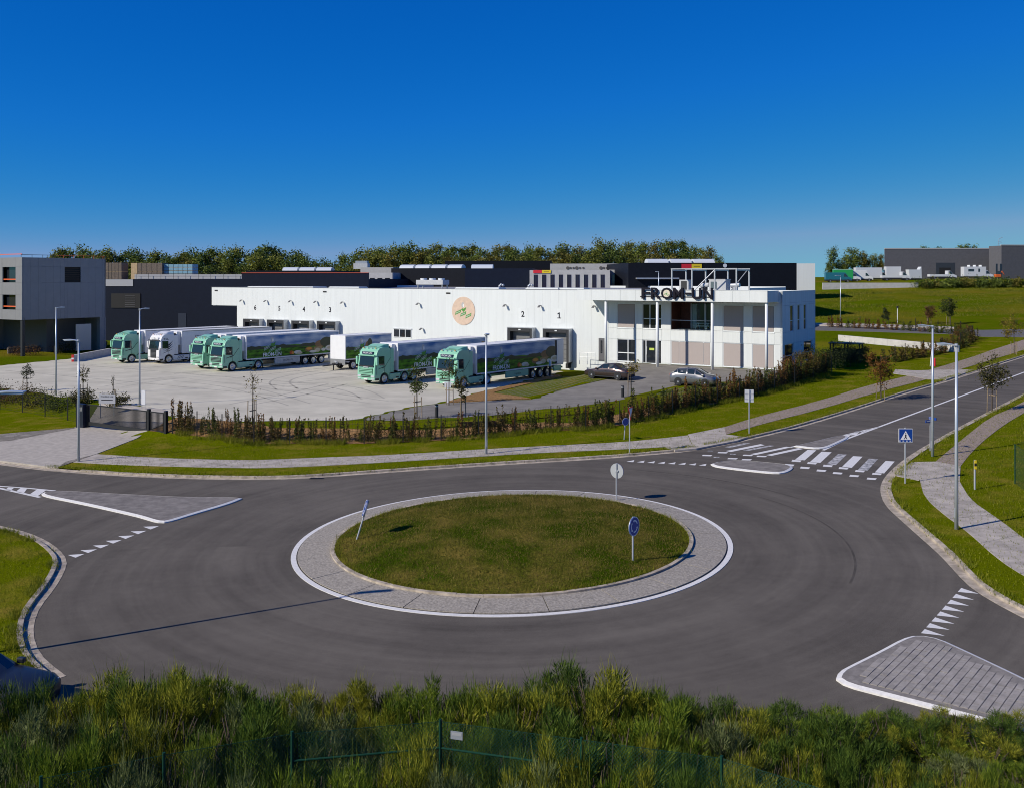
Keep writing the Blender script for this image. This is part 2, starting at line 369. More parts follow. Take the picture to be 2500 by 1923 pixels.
# footpath of concrete slabs along the far kerb
def slabs(name, up, lo, off, m, length, gap=.02, side=0):
    A = smooth_line(GP(up), 1); B = smooth_line(GP(lo), 1); n = 400
    A = resample(A, .2); k = max(2, int(len(A)*.2/length))
    t = np.linspace(0, 1, n)
    ra, rb = [np.c_[np.interp(t, np.linspace(0, 1, len(Q)), Q[:, 0]), np.interp(t, np.linspace(0, 1, len(Q)), Q[:, 1])] for Q in (A, resample(B, .2))]
    root = bpy.data.objects.new(name, None); COL.objects.link(root); root['kind'] = 'structure'
    for i in range(k):
        j0, j1 = int(i*(n-1)/k), int((i+1)*(n-1)/k); P, Q = ra[j0:j1+1].copy(), rb[j0:j1+1].copy()
        e = gap/max(np.hypot(*(P[-1]-P[0])), .1)
        P[-1] = P[-1]*(1-e)+P[0]*e; Q[-1] = Q[-1]*(1-e)+Q[0]*e
        st = max(1, (len(P)-1)//4); sel = sorted(set(list(range(0, len(P), st))+[len(P)-1]))
        strip('paving_slab', P[sel], Q[sel], off+random.uniform(-.003, .003), m, root, depth=.2)
    return root
slabs('footpath', [(235, 1112), (387, 1122), (600, 1128), (724, 1123), (949, 1114.7), (1200, 1099), (1356, 1091), (1500, 1084), (1597, 1076), (1680, 1066)],
      [(150, 1130), (297, 1139), (600, 1147), (724, 1144), (949, 1132), (1200, 1116), (1356, 1107), (1500, 1101), (1600, 1096), (1690, 1090)], .125, CONC, 3.6)
drape('crossing_pavement', GP([(1680, 1064), (1769, 1046), (1772, 1064), (1824, 1071), (1800, 1079), (1700, 1098.5), (1648, 1103), (1625, 1096), (1690, 1088)]), .13, CONC, skirt=.1)
slabs('footpath', [(1769, 1046), (1846, 1021), (1993, 984), (2125, 942), (2220, 920), (2330, 888), (2440, 850), (2640, 790)],
      [(1772, 1064), (1876, 1034), (2000, 1003), (2139, 961), (2264, 929), (2360, 900), (2480, 862), (2660, 805)], .125, BRICKP, 2.2)
drape('side_drive', GP([(2186, 905), (2235, 908), (2300, 906), (2378, 906), (2310, 930), (2262, 929), (2222, 921), (2180, 915)]), .145, CONC, skirt=.1)
slabs('footpath', [(2345, 1142), (2374, 1105), (2418, 1065), (2476, 1024), (2560, 980), (2640, 940)], [(2284, 1131), (2345, 1079), (2418, 1021), (2470, 1000), (2540, 960), (2600, 925)], .125, BRICKP, 2.2)
drape('crossing_pavement', GP([(2187, 1166), (2196, 1150), (2227, 1132), (2286, 1131), (2345, 1142), (2343, 1180), (2246, 1178)]), .128, CONC, skirt=.1)
slabs('footpath', [(2343, 1180), (2370, 1226), (2418, 1259), (2455, 1285), (2500, 1321), (2640, 1415), (2900, 1530)], [(2246, 1178), (2257, 1219), (2301, 1259), (2362, 1303), (2434, 1370), (2500, 1413), (2640, 1490), (2900, 1615)], .125, CONC, 3.4)
# driveway up to the gate
drape('driveway', GP([(-260, 1085), (-260, 1120), (0, 1128), (116, 1143), (143, 1144), (160, 1131), (235, 1112), (356, 1058), (365, 1051), (405, 1040), (405, 1003), (244, 988), (196, 1046), (187, 1048), (24, 1080), (0, 1081)]), .135, PAVEM, step=1.0, skirt=.12)
# yard, car park
yard = drape('yard', np.vstack([GP([(-330, 915), (-200, 905), (0, 893), (165, 877), (269, 860), (330, 845)]), [(-60, 158), (-48, 149)], [(WC[0]+DX*q-IX*.3, WC[1]+DY*q-IY*.3) for q in (-80, -30)], GP([(1380, 908), (1166, 961), (1090, 982), (981, 1000), (868, 1026), (724, 1030), (500, 1031), (420, 1018), (366, 997), (244, 977), (143, 970), (89, 957), (0, 950), (-200, 945)])]), .03, YARDM, step=2.0)
yj = mat('joint_sealant', (.10, .098, .095), .9)
for t in range(-78, -24, 9):                                       # sawn joints in the concrete, running out from the docks
    a = np.array((WC[0]+DX*t-IX*2, WC[1]+DY*t-IY*2)); b = a+np.array((-IX, -IY))*26
    L = resample([a, b], 2.0); strip('expansion_joint', L, offset(L, .05), .036, yj, yard, depth=.02)
for v in (9, 18, 27, 36):
    a = np.array((WC[0]+DX*-80-IX*v, WC[1]+DY*-80-IY*v)); b = np.array((WC[0]+DX*-35-IX*v, WC[1]+DY*-35-IY*v))
    L = resample([a, b], 2.0); strip('expansion_joint', L, offset(L, .05), .038, yj, yard, depth=.02)
drape('car_park', np.vstack([GP([(868, 1026), (981, 1000), (1086, 982.5), (1100, 983), (1295, 977), (1356, 955), (1484, 925), (1490, 905)]), [(WC[0]+DX*q-IX*.2, WC[1]+DY*q-IY*.2) for q in (-22, 0, 1.5)], GP([(1905, 928), (1850, 932), (1700, 935), (1560, 965), (1446, 990), (1324, 1001), (1196, 1016), (1000, 1027)])]), .045, PARKM, step=1.2)
drape('mulch_bed', GP([(1088, 984), (1166, 961), (1357, 916), (1372, 919), (1202, 961), (1296, 976), (1100, 984)]), .12, MULCH, step=1.0, skirt=.15)
drape('mulch_bed', np.vstack([resample(fenceP[6:26], 2.0), offset(resample(fenceP[6:26], 2.0), 3.0)[::-1]]), .145, MULCH, step=1.0)
drape('lawn', GP([(640, 1048), (760, 1033), (880, 1030), (1000, 1036), (1140, 1030), (1196, 1018), (1324, 1003), (1446, 993), (1500, 985), (1440, 1010), (1300, 1025), (1150, 1042), (900, 1052), (700, 1060)]), .125, GRASS, step=1.0)
# grass pavers in the parking bays: a lattice of concrete ribs over turf
def grass_pavers(pts):
    P = GP(pts); drape('parking_turf', P, .075, GRASS, step=1.0)
    mb = MB(); Q = np.array(P); lx = (Q-np.array(WC))@np.array((DX, DY)); lv = (Q-np.array(WC))@np.array((-IX, -IY))
    for ax in (0, 1):
        lo, hi = (lx.min(), lx.max()) if ax == 0 else (lv.min(), lv.max()); s = .8 if ax == 0 else .4
        q = lo
        while q < hi:
            o_lo, o_hi = (lv.min(), lv.max()) if ax == 0 else (lx.min(), lx.max())
            r = np.arange(o_lo, o_hi, .8)
            a, b = (np.full_like(r, q), r) if ax == 0 else (r, np.full_like(r, q))
            wx, wy = WC[0]+DX*a-IX*b, WC[1]+DY*a-IY*b; ins = poly_sd(P, wx, wy) < -.1; zs = zf(wx, wy)+.09
            for i in range(len(r)-1):
                if ins[i] and ins[i+1]:
                    d = np.array((DX, DY))*.05 if ax == 0 else np.array((-IX, -IY))*.05
                    mb.add([(wx[i], wy[i], zs[i]), (wx[i+1], wy[i+1], zs[i+1]), (wx[i+1]+d[0], wy[i+1]+d[1], zs[i+1]), (wx[i]+d[0], wy[i]+d[1], zs[i])], [(0, 1, 2, 3)])
            q += s
    tag(mb.build('grass_paver_lattice', mat('paver_ribs', (.27, .26, .22), .9, var=.3), fix=False), kind='structure')
grass_pavers([(1202, 961), (1363, 919), (1539, 905), (1560, 908), (1484, 926), (1356, 956), (1292, 975)])
grass_pavers([(1590, 960), (1700, 936), (1850, 933), (1830, 945), (1760, 960), (1640, 985)])

# roundabout: white ring, apron of setts, kerb ring, domed grass island
def ring(r0, r1, a0=0, a1=2*math.pi, n=72):
    a = np.linspace(a0, a1, n); return np.c_[C0[0]+r0*np.cos(a), C0[1]+r0*np.sin(a)], np.c_[C0[0]+r1*np.cos(a), C0[1]+r1*np.sin(a)]
A, B = ring(RO, RO-.22, n=120); o = strip('edge_line', A, B, .02, PAINT, road, depth=.02)
apron = bpy.data.objects.new('truck_apron', None); COL.objects.link(apron); apron['kind'] = 'structure'
NA = 22
for i in range(NA):
    a0, a1 = 2*math.pi*i/NA, 2*math.pi*(i+1)/NA-.004
    A, B = ring(RO-.27, RI+.17, a0, a1, 8); strip('apron_segment', A, B, .06+random.uniform(-.004, .004), APRM, apron, hB=.06, depth=.15)
A, B = ring(RO-.22, RO-.27, n=120); strip('apron_joint', A, B, .025, mat('dark_joint', (.05, .045, .04), .95, var=.4, scale=3), apron, depth=.03)
ik = bpy.data.objects.new('kerb', None); COL.objects.link(ik); ik['kind'] = 'structure'
for i in range(48):
    a0, a1 = 2*math.pi*i/48, 2*math.pi*(i+1)/48-.0016
    A, B = ring(RI+.17, RI, a0, a1, 4); strip('kerb_stone', A, B, .19+random.uniform(-.006, .006), KERBM, ik, depth=.3)
a = np.linspace(0, 2*math.pi, 97)[:-1]
isl_h = lambda x, y: .6*(1-np.clip(np.hypot(x-C0[0], y-C0[1])/RI, 0, 1)**2)
drape('island_lawn', np.c_[C0[0]+(RI+.02)*np.cos(a), C0[1]+(RI+.02)*np.sin(a)], .17, ISLG, step=.6, hfun=isl_h)

# painted markings
def mark(pts, m=PAINT, off=.006):
    P = GP(pts); mb = MB(); z = zf(P[:, 0], P[:, 1])+off; mb.poly([(p[0], p[1], q) for p, q in zip(P, z)])
    me = mb.mesh('road_marking'); o = obj('road_marking', me, m, road)
    if me.polygons[0].normal.z < 0: me.flip_normals()
    return o
def line(pts, w, off=.006, m=PAINT, name='road_line', n=None):
    L = resample(GP(pts), 1.0); return strip(name, offset(L, w/2), offset(L, -w/2), off, m, road, depth=.004)
RZ = lambda p: zm(1700, 900, 2.73, p)
for k, q in enumerate([[(742, 538), (800, 541), (722, 608), (658, 603)], [(835, 550), (902, 554), (826, 625), (758, 618)], [(945, 566), (1003, 570), (930, 640), (868, 634)], [(1045, 580), (1108, 584), (1036, 658), (972, 650)], [(1150, 597), (1210, 601), (1140, 677), (1078, 670)], [(1262, 612), (1322, 616), (1252, 695), (1190, 688)]]):
    mark(RZ(q), WORN if k in (2, 4) else PAINT)
for q in [[(428, 500), (456, 507), (230, 552), (196, 546)], [(600, 517), (630, 522), (395, 572), (360, 567)], [(680, 526), (712, 532), (500, 578), (465, 573)]]: mark(RZ(q))
for q in [[(330, 492), (360, 495), (225, 525), (190, 520)], [(495, 508), (520, 512), (345, 545), (310, 541)]]: mark(RZ(q), WORN)
for cx_, cy_ in [(668, 612), (772, 627), (877, 645), (982, 661), (1091, 680), (1204, 699), (621, 640), (725, 658), (834, 677), (942, 694), (1053, 712), (1169, 731)]:
    mark(RZ([(cx_-28, cy_-8), (cx_+34, cy_-3), (cx_+24, cy_+8), (cx_-34, cy_+4)]))
for cx_, cy_ in [(176, 556), (344, 574), (436, 581), (72, 575), (242, 596), (336, 603)]: mark(RZ([(cx_-28, cy_-4), (cx_+36, cy_-2), (cx_+24, cy_+6), (cx_-36, cy_+4)]))
for cx_, cy_ in [(95, 545), (135, 587), (245, 566)]: mark(RZ([(cx_-18, cy_-2), (cx_+22, cy_-1), (cx_+14, cy_+4), (cx_-22, cy_+3)]), WORN)
for i in range(8): mark(zm(1100, 900, 3.12, [(1340+78.6*i, 705+4*i), (1400+78.6*i, 693+4*i), (1392+78.6*i, 709+4*i)]))
for i in range(7): mark(zm(0, 900, 3.36, [(1175-103*i, 1293+38.6*i), (1303-101.6*i, 1288+38*i), (1235-102.5*i, 1315+38.6*i)]))
for i in range(8): mark(zm(1900, 1300, 2.697, [(1205-34.3*i, 362+38.6*i), (1182-34.6*i, 388+38.8*i), (1320-31.7*i, 400+39.7*i)]))
# tyre marks on the road and in the yard
RUB = mat('tyre_rubber_mark', (.062, .056, .049), .9, var=.3, scale=1.5, col2=(.095, .085, .073), spec=.1); RUBY = mat('yard_tyre_mark', (.46, .435, .36), .9, var=.2, scale=2, spec=.1)
for r_, a0, a1 in ((14.1, -.5, .5), (15.5, .4, 1.1)):
    A, B = ring(r_, r_+.09, a0, a1, 40); strip('tyre_mark', A, B, .004, RUB, road, depth=.002)
for q in ([(560, 935), (720, 958), (900, 985)], [(690, 945), (760, 938), (850, 955), (880, 975)], [(610, 990), (760, 962), (850, 938)], [(730, 950), (700, 930), (760, 915), (830, 905)], [(420, 930), (560, 945), (700, 990)], [(300, 945), (420, 925), (520, 918)]):
    L = resample(smooth_line(GP(q), 3), 1.0); strip('tyre_mark', L, offset(L, .22), .034, RUBY, yard, depth=.002); L2 = offset(L, 2.0); strip('tyre_mark', L2, offset(L2, .22), .034, RUBY, yard, depth=.002)
# splitter islands
def island(pts, m, name='traffic_island', w=.15, h=.09):
    L = smooth_line(np.vstack([GP(pts), GP(pts[:1])]), 2); L = resample(L, .35)[:-1]
    c = L.mean(0); sgn = 1 if np.sum(L[:, 0]*np.roll(L[:, 1], -1)-np.roll(L[:, 0], -1)*L[:, 1]) > 0 else -1
    T = np.roll(L, -1, 0)-np.roll(L, 1, 0); T /= np.hypot(T[:, 0], T[:, 1])[:, None]; N = np.c_[-T[:, 1], T[:, 0]]*sgn
    ins = L+N*w; cl = lambda q: np.vstack([q, q[:1]])
    o = drape(name, L+N*(w*.9), h, m, step=1.0)
    strip('island_kerb', cl(L), cl(ins), .05, PAINT, o, hB=.045, depth=.12); return o
i1 = island([(591, 1218), (560, 1231), (470, 1257), (410, 1276), (385, 1277), (350, 1266), (324, 1259), (200, 1231), (98, 1211), (104, 1203), (134, 1198), (290, 1207), (446, 1215), (570, 1215)], GREY_I)
island([(1735, 1134), (1758, 1127), (1800, 1124), (1912, 1133), (1938, 1140), (1932, 1148), (1914, 1156), (1884, 1157), (1744, 1141)], GREY_I)
island([(1938, 1090), (1990, 1078), (2052, 1063), (2066, 1064), (2073, 1069), (2050, 1080), (2008, 1099)], GREY_I)
i4 = island([(2041, 1660), (2046, 1645), (2062, 1634), (2140, 1596), (2205, 1560), (2240, 1552), (2290, 1560), (2330, 1578), (2420, 1620), (2520, 1668), (2640, 1730), (2640, 1830), (2500, 1790), (2300, 1738), (2111, 1689), (2062, 1676)], mat('grey_joint_bed', (.26, .24, .22), .9, var=.3, scale=5, spec=.1))
# block paving on the island beside the shrubs
o4 = np.array(G2(2111, 1689)); e1 = np.array(G2(2500, 1790))-o4; e1 /= np.hypot(*e1); e2 = np.array((-e1[1], e1[0]))
NBK = 0
pm = mat('grey_block_paving', (.35, .325, .295), .8, var=.28, scale=3.2, bump=.5, bscale=16, spec=.1)
BL, BW = .215, .40; ipoly = GP([(2062, 1657), (2080, 1643), (2215, 1566), (2241, 1560), (2290, 1568), (2420, 1628), (2530, 1680), (2620, 1730), (2600, 1800), (2500, 1778), (2111, 1681)])
for r_ in range(-2, 26):
    for c_ in range(-14, 48):
        p = o4+e1*(c_*BL+(r_ % 2)*.0)+e2*(r_*BW); q = [p, p+e1*(BL-.022), p+e1*(BL-.022)+e2*(BW-.012), p+e2*(BW-.012)]
        qa = np.array(q); cen = qa.mean(0)
        if (poly_sd(ipoly, qa[:, 0], qa[:, 1]) < -.08).all() and (cen[0]/cen[1]*F+CX) < 2530:
            zc = zf(qa[:, 0], qa[:, 1])+.105+random.uniform(-.006, .006); mb = MB()
            mb.add([(a_[0], a_[1], b_) for a_, b_ in zip(qa, zc)]+[(a_[0], a_[1], b_-.03) for a_, b_ in zip(qa, zc)], [(0, 1, 2, 3), (0, 4, 5, 1), (1, 5, 6, 2), (2, 6, 7, 3), (3, 7, 4, 0)])
            mb.build('paving_block', pm, i4); NBK += 1
print('BLOCKS', NBK)
# hatching and centre lines
line([(0, 1186), (60, 1190), (134, 1197)], .16); line([(-200, 1155), (0, 1191), (98, 1213)], .2)
line([(-200, 1152), (0, 1186)], .16)
for q in [[(20, 1189), (34, 1190), (24, 1198), (12, 1195)], [(50, 1190.5), (66, 1192), (58, 1203), (38, 1199.5)], [(90, 1194), (112, 1196), (92, 1210), (72, 1206)]]: mark(q)
line([(2640, 860), (2500, 909), (2407, 944), (2147, 1041), (2066, 1071), (2010, 1098)], .2); line([(2147, 1041), (2059, 1062), (1930, 1091)], .18)
for q in [[(2118, 1047), (2130, 1044), (2112, 1054), (2100, 1056)], [(2088, 1053), (2102, 1051), (2090, 1061), (2074, 1062)], [(2066, 1060), (2080, 1057), (2072, 1066), (2060, 1064)]]: mark(q)
# drain in the gutter
p = G(772, 1168.5); t = thing('gully_grate', 'dark iron gully grate in the gutter beside the grass verge', 'drain', (p[0], p[1], p[2]), R(-3))
iron = mat('cast_iron', (.03, .025, .022), .6, metal=.6, var=.4)
MB().box(-.4, .4, .0, .3, -.05, .016).build('frame', mat('drain_void', (.008, .008, .008), .9), t)
for i in range(8): MB().box(-.38+i*.1, -.32+i*.1, .01, .29, .0, .03).build('bar', iron, t)
# far road behind the office, with a pale shoulder
drape('far_road', GP([(1900, 795), (2140, 800), (2300, 806), (2400, 808), (2500, 806), (2700, 800), (2700, 822), (2500, 826), (2400, 824), (2330, 818), (2140, 812), (1900, 806)]), .12, mat('far_asphalt', (.13, .125, .12), .85, var=.2), step=4, skirt=.2)
drape('path', GP([(1900, 791), (2140, 796), (2330, 803), (2330, 806), (2140, 801), (1900, 796)]), .3, CONC, step=2, skirt=.2)
# base ground
def axis(lo, hi, near, step, far, grow=1.35):
    a = list(np.arange(near[0], near[1]+.01, step)); s = step; q = a[-1]
    while q < hi: s *= grow; q += s; a.append(q)
    s = step; q = a[0]; b = []
    while q > lo: s *= grow; q -= s; b.append(q)
    return np.array(b[::-1]+a)
gx = axis(-3000, 3000, (-95, 130), 1.25, 0); gy = axis(-300, 4500, (4, 262), 1.25, 0)
X, Y = np.meshgrid(gx, gy); xf, yf = X.ravel(), Y.ravel()
zz = zf(xf, yf)+.06
low = ss(1.6, .4, poly_sd(road_poly, xf, yf)); zz -= .55*low
for P_ in SHEETS: zz -= .35*ss(-.3, -1.6, poly_sd(P_, xf, yf))
rough = np.array([mnoise.noise(Vector((a*.12, b*.12, 0))) for a, b in zip(xf, yf)])*np.clip((yf-170)/40, 0, 1)*.35*(yf < 234)
zz += rough
nx, ny = len(gx), len(gy)
idx = np.arange(nx*ny).reshape(ny, nx)
fc = np.c_[idx[:-1, :-1].ravel(), idx[:-1, 1:].ravel(), idx[1:, 1:].ravel(), idx[1:, :-1].ravel()]
me = bpy.data.meshes.new('ground'); me.from_pydata(np.c_[xf, yf, zz].tolist(), [], fc.tolist()); me.update()
tag(obj('ground', me, FIELD, smooth=True), kind='structure')

# ------------------------------------------------------------------ warehouse and office
WHITE = mat('white_cladding', (.68, .715, .71), .5, var=.055, scale=2.2, zs=.06); WHITE2 = mat('white_render', (.70, .735, .73), .7, var=.09, scale=1.8, zs=.1)
WFRAME = mat('white_frame', (.70, .73, .74), .4); DARKM = mat('anthracite', (.022, .023, .026), .5); BLK = mat('black_rubber', (.012, .012, .013), .7)
GLASS = mat('dark_glass', (.018, .022, .028), .06, spec=.8); BLIND = mat('taupe_blind', (.40, .35, .33), .8, var=.06, scale=30)
STEEL = mat('galvanised_steel', (.52, .54, .56), .4, metal=.55, var=.15, scale=6); ROOFM = mat('roof_membrane', (.33, .34, .36), .8, var=.3, scale=.5)
WOODD = mat('dark_red_wood', (.16, .045, .02), .6, var=.4, scale=6); NAVY = mat('navy_lettering', (.010, .010, .018), .7, spec=.15); GREENL = mat('leaf_green_print', (.06, .25, .035), .6); TAN = mat('tan_wood_print', (.66, .50, .38), .6, var=.14, scale=2.5)
WALLROT = -WA
def wpl(px, py, v=0.0):
    """pixel -> (x along the front, z) on a plane v metres in front of the warehouse wall"""
    a = (px-CX)/F; ox, oy = WC[0]-IX*v, WC[1]-IY*v
    x = -(ox-a*oy)/(DX-a*DY); Yd = oy+DY*x
    return x, CAMZ-(py-CY)*Yd/F-FLOORZ
def wsd(px, py, x0=0.0):
    """pixel -> (y inwards, z) on the office end wall"""
    a = (px-CX)/F; ox, oy = WC[0]+DX*x0, WC[1]+DY*x0
    y = -(ox-a*oy)/(IX-a*IY); Yd = oy+IY*y
    return y, CAMZ-(py-CY)*Yd/F-FLOORZ
def rect(px0, py0, px1, py1, v=0.0):
    x0, za = wpl(px0, (py0+py1)/2, v); x1, zb = wpl(px1, (py0+py1)/2, v); _, zt = wpl((px0+px1)/2, py0, v); _, z0 = wpl((px0+px1)/2, py1, v)
    return x0, x1, z0, zt
HT = wpl(1000, 705.6)[1]
YE0 = wsd(1990.5, 740)[0]
wh = thing('warehouse', 'long white panelled warehouse with numbered loading docks and a round sign', 'warehouse', (WC[0], WC[1], FLOORZ), WALLROT)
XL, XM, XO = wpl(517, 720)[0], wpl(583, 760)[0], wpl(1486, 800)[0]
ZB = wpl(550, 746)[1]; TK = .12; ZBASE = YARDZ-FLOORZ-.2
def mesh_cache(): return {}
x = XO-.012; pw = 1.1; panes = []
while x-pw > XL:
    panes.append((x-pw+.008, x)); x -= pw
panes.append((XL, x))
for a, b in panes:
    zb = ZB if b < XM+.5 else ZBASE
    MB().box(a, b, 0, TK, zb, HT).build('wall_panel', WHITE, wh)
MB().box(XL+.05, XO, TK, TK+.1, ZB+.05, HT-.1).build('wall_core', WHITE2, wh)
MB().box(XM+.1, XO, TK, TK+.1, ZBASE, ZB+.06).build('wall_core', WHITE2, wh)
DEP = 58.0
MB().box(XL, XL+.12, TK+.1, DEP, ZB, HT).build('side_wall', WHITE, wh); MB().box(XM, XM+.12, TK+.1, DEP, ZBASE, ZB).build('side_wall', WHITE, wh)
MB().box(XL, XM+.2, TK+.1, DEP, ZB-.1, ZB).build('soffit', WHITE2, wh)
MB().box(XL+.1, XO+2, DEP-.2, DEP, ZBASE, HT).build('back_wall', WHITE, wh)
MB().box(XO+1.8, XO+2, YE0+.02, DEP-.2, ZBASE, HT-.1).build('side_wall', WHITE, wh)
MB().box(XL+.1, XO+1.9, .25, DEP-.2, HT-.55, HT-.35).build('roof', ROOFM, wh)
MB().box(XL-.02, XO, -.03, .24, HT, HT+.06).build('coping', mat('coping_metal', (.20, .20, .22), .4, metal=.5), wh)
# loading docks
def dock(px0, py0, px1, num, npx, npy):
    D = .8; x0, x1, _, zt = rect(px0, py0, px1, py0+60, D); z0 = YARDZ-FLOORZ+1.0
    t = obj('dock_shelter', MB().box(x0+.02, x1-.02, -.06, -.02, z0, zt-.2).mesh('dock_shelter'), mat('dock_door', (.17, .175, .18), .5, var=.2, scale=20), wh)
    MB().box(x0, x0+.35, -D, 0, z0-.1, zt).box(x1-.35, x1, -D, 0, z0-.1, zt).box(x0+.35, x1-.35, -D, 0, zt-.42, zt-.002).build('curtain', DARKM, t, bevel=.02)
    MB().box(x0-.04, x1+.04, -D-.04, 0, zt, zt+.08).box(x0-.06, x0, -D-.03, 0, z0, zt).box(x1, x1+.06, -D-.03, 0, z0, zt).build('edge_frame', STEEL, t)
    for k in range(5): MB().box(x0+.4, x1-.4, -.075, -.065, z0+.3+k*.55, z0+.33+k*.55).build('door_rib', DARKM, t)
    [MB().box(q_, q_+.3, -.7, 0, z0-.7, z0-.15).build('bumper', BLK, t) for q_ in (x0+.2, x1-.5)]
    MB().box((x0+x1)/2-.15, (x0+x1)/2+.15, -D-.06, -D-.03, zt-.25, zt-.12).build('lamp', WFRAME, t)
    nx_, nz = wpl(npx, npy)
    if num == '1': MB().add([(nx_-.02, -.012, nz-.33), (nx_+.13, -.012, nz-.33), (nx_+.13, -.012, nz+.34), (nx_+.0, -.012, nz+.34), (nx_-.2, -.012, nz+.2), (nx_-.2, -.012, nz+.09), (nx_-.02, -.012, nz+.17)], [tuple(range(7))]).add([(nx_-.2, -.0125, nz-.36), (nx_+.3, -.0125, nz-.36), (nx_+.3, -.0125, nz-.26), (nx_-.2, -.0125, nz-.26)], [(0, 1, 2, 3)]).build('dock_number', NAVY, wh, fix=False)
    else: text(num, .95, (nx_, -.012, nz), NAVY, wh, name='dock_number', bold=.022)
for a in ((594, 780, 633, '6', 623, 752), (652, 782, 693, '5', 682, 754), (711.5, 784, 755, '4', 742, 756), (774, 785.5, 819.5, '3', 806, 757.5), (1239, 801.4, 1299, '2', 1276.7, 768), (1326, 804, 1389, '1', 1364.5, 770.5)): dock(*a)
x0, z0 = wpl(1276.7, 769); MB().box(x0-.9, x0+.75, -.008, -.003, z0-.95, z0+.8).build('number_plate', WHITE2, wh); x0, z0 = wpl(1364.5, 771); MB().box(x0-.9, x0+.75, -.008, -.003, z0-.95, z0+.8).build('number_plate', WHITE2, wh)
for px, py in ((593, 735), (652, 736), (712, 737), (774, 738), (839, 740), (1024, 743), (1236, 747), (1321, 749), (1453, 750), (1032, 804)):
    x0, z0 = wpl(px, py); l = MB().box(x0-.06, x0+.06, -.32, 0, z0+.1, z0+.15).build('wall_lamp', STEEL, wh); MB().add([(x0-.15, -.62, z0-.1), (x0+.15, -.62, z0-.1), (x0+.15, -.28, z0+.12), (x0-.15, -.28, z0+.12), (x0-.15, -.62, z0-.04), (x0+.15, -.62, z0-.04), (x0+.15, -.28, z0+.18), (x0-.15, -.28, z0+.18)], [(0, 1, 2, 3), (4, 7, 6, 5), (0, 4, 5, 1), (1, 5, 6, 2), (2, 6, 7, 3), (3, 7, 4, 0)]).build('lamp_head', mat('lamp_grey', (.10, .10, .105), .5), l)
for px, py in ((528, 709.7), (793, 712.7), (1094.5, 716.4)):
    x0, z0 = wpl(px, py); MB().box(x0-.32, x0+.32, -.05, 0, z0-.09, z0+.09).build('scupper', BLK, wh)
x0, x1, z0, z1_ = rect(961, 803, 1005, 825)
wdw = MB().box(x0, x1, -.05, -.01, z0, z1_).build('window', WFRAME, wh)
for k in range(3):
    u0 = x0+.1+k*(x1-x0-.1)/3; MB().box(u0, u0+(x1-x0-.1)/3-.1, -.058, -.051, z0+.1, z1_-.1).build('pane', GLASS, wdw)
MB().box(x0-.08, x1+.08, -.12, 0, z1_, z1_+.06).build('window_hood', WFRAME, wdw)
# round wooden sign with the firm's emblem: a pale head, a green bow and three green banners
lx_, lz_ = wpl(1131.7, 759.5); lr = 1.76
sg = MB().tube((lx_, -.06, lz_), (lx_, -.004, lz_), lr, n=40).build('round_sign', TAN, wh)
def emblem(parent, cx_, cz, s, y, outline=False, dark=None):
    """head, bow and three slanting banners, flat print"""
    gm = GREENL if dark is None else dark; wt = mat('emblem_white', (.72, .72, .70), .6)
    MB().disc((cx_-.05*s, y, cz+.62*s), .17*s, rz=.26*s).build('emblem_head', mat('emblem_grey', (.42, .42, .42), .6), parent)
    MB().disc((cx_+.03*s, y-.004, cz+.56*s), .09*s, rz=.16*s).build('emblem_face', wt, parent)
    MB().poly([(cx_-.28*s, y-.002, cz+.18*s), (cx_-.05*s, y-.002, cz+.30*s), (cx_+.05*s, y-.002, cz+.24*s), (cx_+.36*s, y-.002, cz+.42*s), (cx_+.28*s, y-.002, cz+.16*s), (cx_+.05*s, y-.002, cz-.08*s)]).build('emblem_bow', GREENL, parent)
    for k in range(3):
        a0, b0 = cx_-.98*s+k*.62*s, cz-.38*s-k*.16*s
        P = [(a0, b0), (a0+.66*s, b0+.26*s), (a0+.72*s, b0+.56*s), (a0+.06*s, b0+.30*s)]
        if outline:
            cxm, czm = sum(p[0] for p in P)/4, sum(p[1] for p in P)/4; Q = [((p[0]-cxm)*.88+cxm, (p[1]-czm)*.80+czm) for p in P]
            mb = MB(); mb.add([(p[0], y, p[1]) for p in P]+[(p[0], y, p[1]) for p in Q], [(i, (i+1) % 4, 4+(i+1) % 4, 4+i) for i in range(4)]); b_ = mb.build('emblem_banner', mat('pale_green_print', (.45, .72, .55), .6), parent, fix=False)
            for j in range(5):
                f0, f1 = .14+j*.155, .22+j*.155; w0 = Q
                q = lambda f, h: (w0[0][0]*(1-f)+w0[1][0]*f+(w0[3][0]-w0[0][0])*h, y, w0[0][1]*(1-f)+w0[1][1]*f+(w0[3][1]-w0[0][1])*h)
                MB().poly([q(f0, .25), q(f1, .25), q(f1+.02, .75), q(f0+.02, .75)]).build('emblem_letter', wt, parent)
        else:
            b_ = MB().poly([(p[0], y, p[1]) for p in P]).build('emblem_banner', gm, parent)
            for j in range(5):
                f0 = .14+j*.155; q = lambda f, h: (P[0][0]*(1-f)+P[1][0]*f+(P[3][0]-P[0][0])*h, y-.003, P[0][1]*(1-f)+P[1][1]*f+(P[3][1]-P[0][1])*h)
                MB().poly([q(f0, .3), q(f0+.07, .3), q(f0+.08, .7), q(f0+.01, .7)]).build('emblem_letter', wt, parent)
emblem(sg, lx_, lz_-.05, 1.28, -.066)
# staff door with landing rail
x0, x1, z0, z1_ = rect(1462, 826, 1476, 882); z0 = max(z0, 0)
dr = MB().box(x0, x1, -.05, 0, z0, z1_).build('staff_door', mat('grey_door', (.12, .12, .125), .4), wh); MB().box(x0+.25, x1-.25, -.056, -.051, z0+.9, z1_-.25).build('pane', GLASS, dr)
